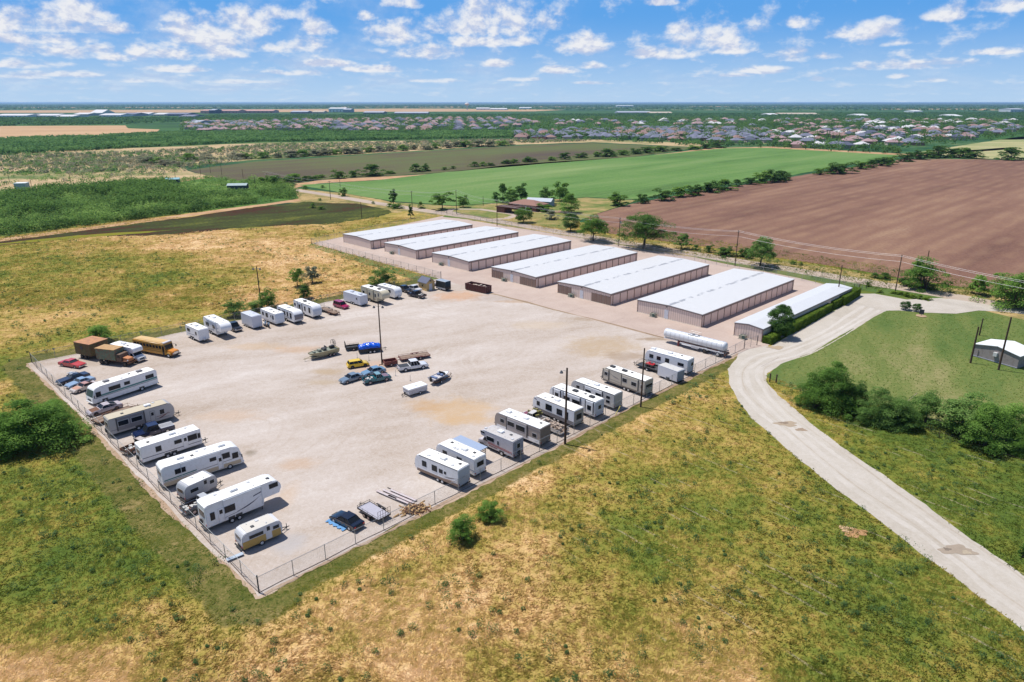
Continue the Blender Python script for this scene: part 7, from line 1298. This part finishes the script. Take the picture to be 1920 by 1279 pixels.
mass('mesquite_thicket', 'darker clumps standing out of the left mesquite thicket', [(0, 372), (130, 358), (250, 350), (400, 337), (500, 350), (520, 372), (300, 390), (100, 405), (0, 415)], 420, (6, 10), L_DARK, 120, .55, seed=5, hrange=(.6, 1.3), gap=.6)
mass('scattered_scrub', 'thin grey scrub scattered over the dry land on the left', [(-200, 368), (0, 350), (300, 330), (480, 300), (330, 296), (0, 300), (-200, 300)], 700, (2.6, 4), L_GREY, 22, .45, seed=6, gap=.3)
mass('scattered_scrub', 'green bushes scattered over the dry land on the left', [(-200, 368), (0, 350), (300, 330), (480, 300), (330, 296), (0, 300), (-200, 300)], 500, (2.2, 4.5), L_MESQ, 30, .45, seed=36, gap=.3)
mass('scattered_scrub', 'thin scrub dotted over the pale strip beyond the dark field', [(-200, 298), (300, 284), (500, 272), (920, 262), (1130, 264), (960, 270), (700, 285), (480, 298), (300, 320), (0, 330)], 2200, (2.6, 4.5), L_GREY, 16, .8, seed=7)
mass('scattered_scrub', 'green scrub dotted over the pale strip beyond the dark field', [(-200, 298), (300, 284), (500, 272), (920, 262), (1130, 264), (960, 270), (700, 285), (480, 298), (300, 320), (0, 330)], 700, (3, 5.5), L_FAR, 22, .8, seed=17, gap=.4)
mass('wood_belt', 'belt of green woodland between the tan field and the pale scrub', [(-300, 300), (-300, 262), (0, 262), (180, 257), (300, 251), (420, 249), (620, 250), (800, 248), (950, 248), (1100, 253), (930, 259), (700, 263), (480, 267), (300, 275), (0, 292)], 9000, (4.5, 9), L_FAR, 14, 1.5, seed=8)
mass('wood_belt', 'belt of woodland between the suburb and the airfield buildings', [(-400, 236), (-400, 222), (0, 222), (380, 221), (400, 216.5), (900, 215.5), (1400, 213), (2100, 211), (2300, 226), (1900, 232), (1400, 228), (1000, 226), (700, 224), (360, 228), (230, 233), (0, 237)], 15000, (5, 14), L_FAR, 8, 3.0, seed=9)
mass('wood_belt', 'woodland stretching to the horizon behind the airfield', [(-500, 207), (-500, 197), (2400, 197), (2400, 209), (1000, 207), (850, 203), (400, 205)], 9000, (7, 34), L_FAR, 7, 8.0, seed=10, gap=.45)
mass('wood_belt', 'trees mixed among the houses on the right of the suburb', [(1300, 232), (1400, 226), (1900, 230), (2200, 232), (2200, 248), (1920, 256), (1800, 270), (1680, 290), (1450, 279), (1440, 262)], 1700, (8, 11), L_DARK, 22, 1.4, seed=12)
mass('wood_belt', 'trees along the near edge of the suburb', [(500, 262), (950, 256), (1100, 262), (1180, 268), (1320, 275), (1450, 277), (1680, 290), (1700, 284), (1500, 268), (1300, 264), (1100, 254), (900, 246), (480, 250)], 900, (5, 8), L_FAR, 24, 1.2, seed=13)

mass('wood_belt', 'trees and gardens between the houses of the far left suburb', [(340, 246), (345, 229), (500, 224), (960, 221), (1400, 223), (1900, 226), (1900, 236), (1400, 240), (1000, 244), (950, 249), (700, 252), (480, 252)], 3600, (9, 11), L_DARK, 20, 1.6, seed=19)
mass('wood_belt', 'garden trees between the houses of the dense middle suburb', [(955, 262), (960, 250), (1060, 244), (1320, 240), (1460, 244), (1460, 268), (1350, 268), (1150, 262)], 800, (8.5, 8), L_DARK, 24, 1.2, seed=20)

# ---- weeds and grass
def tufts(name, label, n, poly, mat_fn, size, seed, kinds):
    pass
LOTP = gpoly([(45, 676), (485, 1122), (1425, 660), (1450, 640), (1640, 540), (840, 398), (575, 452), (824, 520)]) ; VERGE = gpoly([(10, 690), (64, 668), (340, 608), (64, 684), (485, 1117), (1390, 652), (1440, 655), (1410, 690), (1340, 712), (1150, 805), (1000, 885), (860, 955), (680, 1053), (560, 1123), (460, 1168), (400, 1110), (240, 930), (80, 770)])
ROADP = gpoly([(1380, 640), (1442, 652), (1438, 700), (1434.6, 716), (1458, 741), (1483, 762), (1525.7, 798), (1568.6, 830), (1618.6, 866), (1660, 892), (1736, 946), (1775, 977), (1843, 1025), (1918, 1078.6), (2020, 1146), (2150, 1240), (2150, 1500), (2000, 1246), (1918, 1182), (1846, 1128.6), (1789, 1082), (1718, 1032), (1653.6, 980), (1600, 940), (1561, 912), (1518.6, 876), (1483, 848), (1447, 816), (1408, 784), (1386, 755), (1366.8, 719), (1360, 692)])
LAWNP = gpoly([(1436, 705), (1395, 655), (1600, 545), (1690, 540), (1790, 552), (2300, 600), (2300, 1000), (1920, 850), (1830, 815), (1700, 770), (1560, 745)])
MARSHP = gpoly([(-100, 470), (0, 453), (280, 416), (500, 386), (570, 378), (690, 384), (745, 398), (700, 408), (620, 420), (520, 424), (450, 428), (300, 441), (150, 445), (0, 461), (-100, 475)])
def field_points(n, rng, ymax, power=1.0, ymin=40):
    y = ymin + (ymax - ymin) * rng.uniform(0, 1, n) ** power; x = rng.uniform(-1, 1, n) * (y * .86 + 12); ok = inpoly(x, y, FIELD) & ~inpoly(x, y, LOTP) & (mown(x, y) < rng.uniform(.3, 1.6, len(x))) & ~inpoly(x, y, ROADP) & ~inpoly(x, y, LAWNP) & ~inpoly(x, y, MARSHP)
    return x[ok], y[ok]
def clustered(x, y, seed): return np.sin(x * .31 + seed) * np.sin(y * .27 + seed * 2) + .7 * np.sin(x * .09 + y * .13 + seed) + .5 * np.sin(x * .8 - y * .6)
def tuft_mat():
    m = bpy.data.materials.new('tuft_grass'); m.use_nodes = True; t = NT(m.node_tree); b = t.n['Principled BSDF']
    P = t.n.new('ShaderNodeNewGeometry').outputs['Position']; at = t.n.new('ShaderNodeAttribute'); at.attribute_name = 'dry'; t.n.clear(); P = t.n.new('ShaderNodeNewGeometry').outputs['Position']; at = t.n.new('ShaderNodeAttribute'); at.attribute_name = 'dry'
    c = t.mix(1.0, grass_color(t, at.outputs['Fac'], P), (1.12, 1.12, 1.16), 'MULTIPLY'); d = t.n.new('ShaderNodeBsdfDiffuse'); t.put(d, 0, c); tr = t.n.new('ShaderNodeBsdfTranslucent'); t.put(tr, 0, c)
    mx = t.n.new('ShaderNodeMixShader'); mx.inputs[0].default_value = .45; t.l.new(d.outputs[0], mx.inputs[1]); t.l.new(tr.outputs[0], mx.inputs[2]); o = t.n.new('ShaderNodeOutputMaterial'); t.l.new(mx.outputs[0], o.inputs[0])
    return m
M_tuft = tuft_mat()
def grass():
    rng = np.random.default_rng(5); x, y = field_points(125000, rng, 190, 1.3); x2, y2 = field_points(60000, rng, 320, 1.0, 170); far = np.concatenate([np.zeros(len(x)), np.ones(len(x2))]); x = np.concatenate([x, x2]); y = np.concatenate([y, y2]); n = len(x); d = dryness(x, y); d = d + rng.normal(size=n) * .10; d = d * (1 - mown(x, y)) + .12 * mown(x, y)
    fl = 1.2 * np.sin(x * .21 + 1.3 * np.sin(y * .13)) + .9 * np.sin(y * .31 + x * .1) + 2.5       # the way the wind has combed the dry grass
    K = 5; th = np.repeat(fl, K) + rng.normal(size=n * K) * .75; X = np.repeat(x, K) + rng.normal(size=n * K) * .16; Y = np.repeat(y, K) + rng.normal(size=n * K) * .16
    h = rng.uniform(.05, .18, n * K) * np.repeat(1 - .6 * mown(x, y), K); lean = rng.uniform(.25, .75, n * K) * (.45 + .6 * np.repeat(np.clip(d, 0, 1), K)); w = rng.uniform(.018, .045, n * K) * (1 + 2.0 * np.repeat(far, K)); h = h * (1 + .5 * np.repeat(far, K)); lean = lean * (1 + .5 * np.repeat(far, K)); X += np.repeat(far, K) * rng.normal(size=n * K) * .5; Y += np.repeat(far, K) * rng.normal(size=n * K) * .5
    dx_, dy_ = np.cos(th), np.sin(th); px_, py_ = -dy_, dx_
    z0 = np.zeros_like(X); A = np.stack([X - px_ * w, Y - py_ * w, z0], 1); B = np.stack([X + px_ * w, Y + py_ * w, z0], 1)
    C_ = np.stack([X + dx_ * lean * .45 + px_ * w, Y + dy_ * lean * .45 + py_ * w, h * .75], 1); D_ = np.stack([X + dx_ * lean - px_ * w * .4, Y + dy_ * lean - py_ * w * .4, h * .9], 1)
    V = np.stack([A, B, C_, D_], 1).reshape(-1, 3); F = np.arange(len(V)).reshape(-1, 4)
    tag(put('field_grass_tufts', fast_mesh('field_grass_tufts', V, F, [M_tuft], {'dry': np.repeat(np.repeat(d, K), 4)})), 'wind combed dry and green grass tufts over the open field', 'grass', kind='stuff')
grass()
def weeds(name, label, n, ymin, ymax, power, mat, size, per, leaf, seed, thresh):
    rng = np.random.default_rng(seed); x, y = field_points(n, rng, ymax, power, ymin); d = dryness(x, y) + .35 * np.sin(x * .17) * np.sin(y * .21 + 1); ok = (d < thresh + rng.normal(size=len(x)) * .15) & (clustered(x, y, seed) + rng.normal(size=len(x)) * .7 > .15); ok &= ~inpoly(x, y, MARSHP); x, y = x[ok], y[ok]
    s = size * rng.lognormal(0, .50, len(x)); V, F = leaves(np.stack([x, y, s * .32], 1), s * .5, per, leaf, rng, flat=.8); V[:, 2] = np.maximum(V[:, 2], .01)
    tag(put(name, fast_mesh(name, V, F, [mat])), label, 'weeds', kind='stuff')
L_WEED = leaf_mat('leaf_weed', (.045, .085, .030), (.068, .115, .040), (.10, .145, .052), .45, .4, 1.6)
weeds('weed_clumps', 'low green weed clumps dotted over the near field', 4200, 42, 130, 1.1, L_WEED, 1.0, 70, .075, 21, .72)
weeds('weed_clumps', 'small grey green weed clumps dotted over the dry field on the left', 9000, 110, 300, 1.0, L_WEED, 1.0, 30, .13, 22, .95)
weeds('fine_weeds', 'fine green weeds filling the near field between the clumps', 12000, 42, 115, 1.2, L_WEED, .34, 14, .05, 23, .50)

def lawn_tufts():
    rng = np.random.default_rng(31); n = 60000; y = rng.uniform(75, 215, n); x = rng.uniform(30, 200, n); ok = inpoly(x, y, gpoly([(1440, 708), (1470, 683), (1521, 665), (1603, 617), (1669, 581), (1730, 590), (1835, 586), (2300, 655), (2300, 1000), (1920, 850), (1830, 815), (1700, 770), (1560, 745), (1460, 722)])) & (x < y * .86 + 12); x, y = x[ok], y[ok]; n = len(x)
    th = rng.uniform(0, 6.28, n); h = rng.uniform(.04, .12, n); w = rng.uniform(.03, .07, n); ln = rng.uniform(.1, .3, n); dx_, dy_ = np.cos(th), np.sin(th); z = np.zeros(n) + .012
    V = np.stack([np.stack([x + dy_ * w, y - dx_ * w, z], 1), np.stack([x - dy_ * w, y + dx_ * w, z], 1), np.stack([x - dy_ * w + dx_ * ln, y + dx_ * w + dy_ * ln, z + h], 1), np.stack([x + dy_ * w + dx_ * ln, y - dx_ * w + dy_ * ln, z + h], 1)], 1).reshape(-1, 3)
    d = .02 + .30 * (np.sin(x * .12 + 1) * np.sin(y * .16) > .2) * rng.uniform(0, 1, n)
    tag(put('lawn_tufts', fast_mesh('lawn_tufts', V, np.arange(4 * n).reshape(n, 4), [M_tuft], {'dry': np.repeat(d, 4)})), 'short grass of the lawn inside the drive', 'grass', kind='stuff')
lawn_tufts()

# ------------------------------------------------------------------ the suburb and far buildings
HW = pm('house_wall_pale', C(206, 190, 176), .9, var=.1, scale=.1); HB = pm('house_wall_brick', C(168, 128, 112), .9, var=.15, scale=.1)
HR = {'pink': pm('roof_pink_brown', C(178, 148, 150), .9, var=.12, scale=.05), 'grey': pm('roof_blue_grey', C(126, 130, 150), .9, var=.15, scale=.05), 'dark': pm('roof_dark_slate', C(92, 98, 120), .9, var=.15, scale=.05), 'brown': pm('roof_brown', C(160, 128, 122), .9, var=.12, scale=.05), 'white': pm('roof_white', C(226, 224, 226), .6, var=.05, scale=.05)}
HM = {}
def house_meshes(rc, var):
    k = (rc, var)
    if k in HM: return HM[k]
    L, W = [(16, 11), (19, 12), (14, 12)][var % 3]; m = MB().bx(-L / 2, L / 2, -W / 2, W / 2, 0, 2.9); m.cur = 1
    if var % 3 != 2: m.cur = 0; m.bx(L * .1, L * .42, -W / 2 - 4, -W / 2, 0, 2.9)
    wall = MB(); wall.v, wall.f, wall.mi = m.v, m.f, [0] * len(m.f); wm = wall.mesh('wall', HB if var % 2 else HW)
    r = MB(); hip_roof(r, L, W, 3.05, 2.7, .6)
    if var % 3 != 2: o = len(r.v); hip = MB(); hip_roof(hip, 8, W * .32 + .5, 3.03, 1.9, .5); r.add([(y * 1.0 + L * .26, x - W / 2 - .5, z) for x, y, z in hip.v], hip.f)
    rm = r.mesh('roof', HR[rc]); w2 = MB()
    for x in (-L * .3, -L * .05): w2.bx(x, x + 1.6, -W / 2 - .04, -W / 2, 1.0, 2.2)
    HM[k] = (wm, rm, w2.mesh('window', GLASS)); return HM[k]
rngh = random.Random(4); HOUSES = []
CN = {'pink': 'pinkish', 'grey': 'blue grey', 'dark': 'dark slate', 'brown': 'brown', 'white': 'white'}
def suburb(poly, cols, label, group, rowdir, sx, sy, jit=3.5, k=1.0, keep=1.0):
    """houses in street rows"""
    P = gpoly(poly); c = Vector((sum(p[0] for p in P) / len(P), sum(p[1] for p in P) / len(P), 0)); u = Vector((math.cos(R(rowdir)), math.sin(R(rowdir)), 0)); w = Vector((-u.y, u.x, 0))
    for i in range(-120, 121):
        for j in range(-60, 61):
            p = c + u * (i * sx + rngh.gauss(0, jit * .5)) + w * (j * sy + (sy * .2 if j % 2 else -sy * .2) + 14 * math.sin(i * .13) + rngh.gauss(0, jit * .4))
            if rngh.random() < keep and abs(p.x) < p.y * .76 and inpoly(np.array([p.x]), np.array([p.y]), P)[0]: HOUSES.append((p, rngh.choice(cols), rngh.randrange(3), R(rowdir + (180 if j % 2 else 0) + rngh.choice([0, 0, 0, 90]) + rngh.gauss(0, 4)), k, k * rngh.uniform(1.0, 1.35), label, group))
suburb([(500, 245), (500, 229), (700, 225), (960, 223), (1000, 232), (950, 246), (700, 250)], ['pink', 'grey', 'brown', 'pink', 'dark'], 'in the far left part of the suburb', 'houses of the far left suburb', 4, 30, 52, k=1.3, keep=.56)
suburb([(350, 246), (350, 231), (500, 229), (520, 250), (440, 250)], ['brown', 'grey', 'pink'], 'at the leftmost end of the suburb', 'houses at the leftmost end of the suburb', -4, 30, 46, k=1.25, keep=.6)
suburb([(955, 262), (960, 252), (1060, 246), (1320, 241), (1450, 246), (1460, 268), (1350, 268), (1150, 262), (1060, 262)], ['grey', 'grey', 'dark', 'grey', 'brown'], 'in the dense middle of the suburb', 'houses of the dense middle suburb', 2, 21, 33, k=1.1, keep=.74)
suburb([(1440, 276), (1440, 245), (1600, 240), (1920, 238), (1900, 252), (1780, 264), (1680, 283), (1560, 280)], ['grey', 'pink', 'brown', 'dark', 'white'], 'among trees on the right of the suburb', 'houses among trees on the right', -12, 25, 38, k=1.1, keep=.5)
suburb([(980, 236), (980, 227), (1400, 226), (1900, 228), (1900, 237), (1400, 239)], ['pink', 'white', 'brown', 'grey'], 'standing apart behind the dense suburb', 'houses standing apart behind the suburb', 5, 44, 62, k=1.3, keep=.5)
HOUSES.sort(key=lambda q: q[0].y)
for (p, rc, vr, rz, k, kz, lb, gr) in HOUSES[:300]:
    a, b, d = house_meshes(rc, vr); t = thing('suburban_house', 'house with a %s hip roof %s' % (CN[rc], lb), 'house', (p.x, p.y, .1), rz, gr + ', ' + rc + ' roofs'); t.scale = (k, k, kz); put('wall', a, t); put('roof', b, t)
mb = MB(); mats = [HW] + [HR[q] for q in CN]; idx = {q: i + 1 for i, q in enumerate(CN)}
for (p, rc, vr, rz, k, kz, lb, gr) in HOUSES[300:]:
    a, b, d = house_meshes(rc, vr); cz, sz = math.cos(rz), math.sin(rz)
    for me, ci in ((a, 0), (b, idx[rc])): mb.cur = ci; mb.add([(p.x + k * (v.co.x * cz - v.co.y * sz), p.y + k * (v.co.x * sz + v.co.y * cz), .1 + kz * v.co.z) for v in me.vertices], [tuple(f.vertices) for f in me.polygons])
tag(mb.build('distant_houses', mats), 'farthest houses of the suburb, too small to tell apart', 'houses', kind='stuff')
# big far buildings
def big(label, u, v, wpx, hm, col, deep=100, name='hangar', cat='building', roofc=None, arch=False):
    g = G(u, v); w = wpx * g.y / F_PX; t = thing(name, label, cat, (g.x, g.y + deep / 2, .3), R(random.uniform(-3, 3)))
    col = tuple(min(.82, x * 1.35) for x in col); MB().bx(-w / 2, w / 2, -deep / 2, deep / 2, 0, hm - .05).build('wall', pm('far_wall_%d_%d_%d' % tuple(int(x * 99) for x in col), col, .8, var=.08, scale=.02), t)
    r = MB(); x = w / 2 + .5; y = deep / 2 + .5; z = hm * (2.0 if arch else 1.0) + deep * (.05 if not arch else .08)
    r.add([(-x, -y, hm), (x, -y, hm), (x, y, hm), (-x, y, hm), (-x, 0, z), (x, 0, z)], [(0, 1, 5, 4), (2, 3, 4, 5), (0, 4, 3), (1, 2, 5), (3, 2, 1, 0)])
    r.build('roof', roofc or HR['white'], t)
    for k in range(min(8, max(1, int(wpx / 6)))): q = -w / 2 + w * (k + .5) / min(8, max(1, int(wpx / 6))); MB().bx(q - w * .015, q + w * .015, -deep / 2 - .3, -deep / 2, hm * .1, hm * .6).build('door', pm('far_dark_door', C(70, 80, 96), .6), t)
WH_ = C(216, 222, 230); GY = C(150, 160, 176); BR = C(206, 156, 146); TN = C(206, 190, 170)
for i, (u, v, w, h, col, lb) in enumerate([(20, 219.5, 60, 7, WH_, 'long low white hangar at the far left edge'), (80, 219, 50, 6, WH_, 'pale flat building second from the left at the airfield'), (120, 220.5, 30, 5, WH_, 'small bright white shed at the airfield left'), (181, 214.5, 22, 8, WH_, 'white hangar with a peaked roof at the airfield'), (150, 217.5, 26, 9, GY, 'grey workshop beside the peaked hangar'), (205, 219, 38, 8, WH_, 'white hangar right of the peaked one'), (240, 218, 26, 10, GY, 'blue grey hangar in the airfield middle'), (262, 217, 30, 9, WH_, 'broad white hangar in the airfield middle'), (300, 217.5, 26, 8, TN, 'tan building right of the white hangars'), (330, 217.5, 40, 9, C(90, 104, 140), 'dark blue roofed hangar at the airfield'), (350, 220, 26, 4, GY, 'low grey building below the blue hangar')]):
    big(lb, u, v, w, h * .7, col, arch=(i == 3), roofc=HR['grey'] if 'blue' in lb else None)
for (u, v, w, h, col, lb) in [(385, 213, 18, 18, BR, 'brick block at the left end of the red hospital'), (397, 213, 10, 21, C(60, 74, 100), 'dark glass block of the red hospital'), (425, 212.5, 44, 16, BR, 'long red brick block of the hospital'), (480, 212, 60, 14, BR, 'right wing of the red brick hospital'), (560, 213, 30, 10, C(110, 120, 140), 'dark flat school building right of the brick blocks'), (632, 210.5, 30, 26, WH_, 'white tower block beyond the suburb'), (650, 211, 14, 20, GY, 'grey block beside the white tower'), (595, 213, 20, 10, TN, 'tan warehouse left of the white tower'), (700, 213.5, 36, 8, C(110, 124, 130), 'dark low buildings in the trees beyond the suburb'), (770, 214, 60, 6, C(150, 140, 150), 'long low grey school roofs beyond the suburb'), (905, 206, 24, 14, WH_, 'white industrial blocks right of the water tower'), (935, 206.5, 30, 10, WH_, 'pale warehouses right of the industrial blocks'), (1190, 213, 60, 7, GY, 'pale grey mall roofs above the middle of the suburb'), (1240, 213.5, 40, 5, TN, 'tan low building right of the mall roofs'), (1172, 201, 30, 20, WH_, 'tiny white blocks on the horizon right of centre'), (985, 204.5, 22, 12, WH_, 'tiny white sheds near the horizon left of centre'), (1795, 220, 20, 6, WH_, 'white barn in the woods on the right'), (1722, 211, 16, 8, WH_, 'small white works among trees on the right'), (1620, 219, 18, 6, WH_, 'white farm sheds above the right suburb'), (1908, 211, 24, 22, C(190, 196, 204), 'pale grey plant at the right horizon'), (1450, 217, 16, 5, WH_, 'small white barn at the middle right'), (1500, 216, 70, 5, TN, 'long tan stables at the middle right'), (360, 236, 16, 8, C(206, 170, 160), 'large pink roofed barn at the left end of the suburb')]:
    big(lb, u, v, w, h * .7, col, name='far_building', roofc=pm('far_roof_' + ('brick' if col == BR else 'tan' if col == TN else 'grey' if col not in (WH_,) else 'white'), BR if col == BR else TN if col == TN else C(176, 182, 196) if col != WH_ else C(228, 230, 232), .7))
g = G(876, 206.5); t = thing('water_tower', 'white water tower on the horizon left of centre', 'water tower', (g.x, g.y, 0)); MB().lathe([(2, 30), (13, 34), (16, 39), (14, 44), (5, 48.6)], 20).build('tank', HR['white'], t, smooth=True); MB().tube([(0, 0, 0), (0, 0, 32)], 2.4, 10).build('column', HR['white'], t)
for (u, v, vt) in [(1505, 206, 196.5), (563, 207, 196)]:
    g = G(u, v); tag(MB().tube([(g.x, g.y, 0), (g.x, g.y, min(49, height_at(u, v, vt)))], 1.3, 6).build('radio_mast', pm('mast_grey', C(150, 156, 166), .6)), 'slender mast on the horizon ' + ('on the right' if u > 960 else 'above the brick hospital'), 'mast')

# ------------------------------------------------------------------ haze
m = bpy.data.materials.new('haze_air'); m.use_nodes = True; nt = m.node_tree; nt.nodes.clear(); pv = nt.nodes.new('ShaderNodeVolumePrincipled'); mo = nt.nodes.new('ShaderNodeOutputMaterial'); nt.links.new(pv.outputs[0], mo.inputs['Volume'])
pv.inputs['Color'].default_value = (.42, .68, 1.0, 1); pv.inputs['Density'].default_value = HAZE_D = 0.000045; pv.inputs['Anisotropy'].default_value = .3
o = MB().bx(-62000, 62000, -62000, 62000, -1.0, 51.0).build('haze', m); tag(o, kind='stuff', label='thin blue haze over the plain', cat='haze')
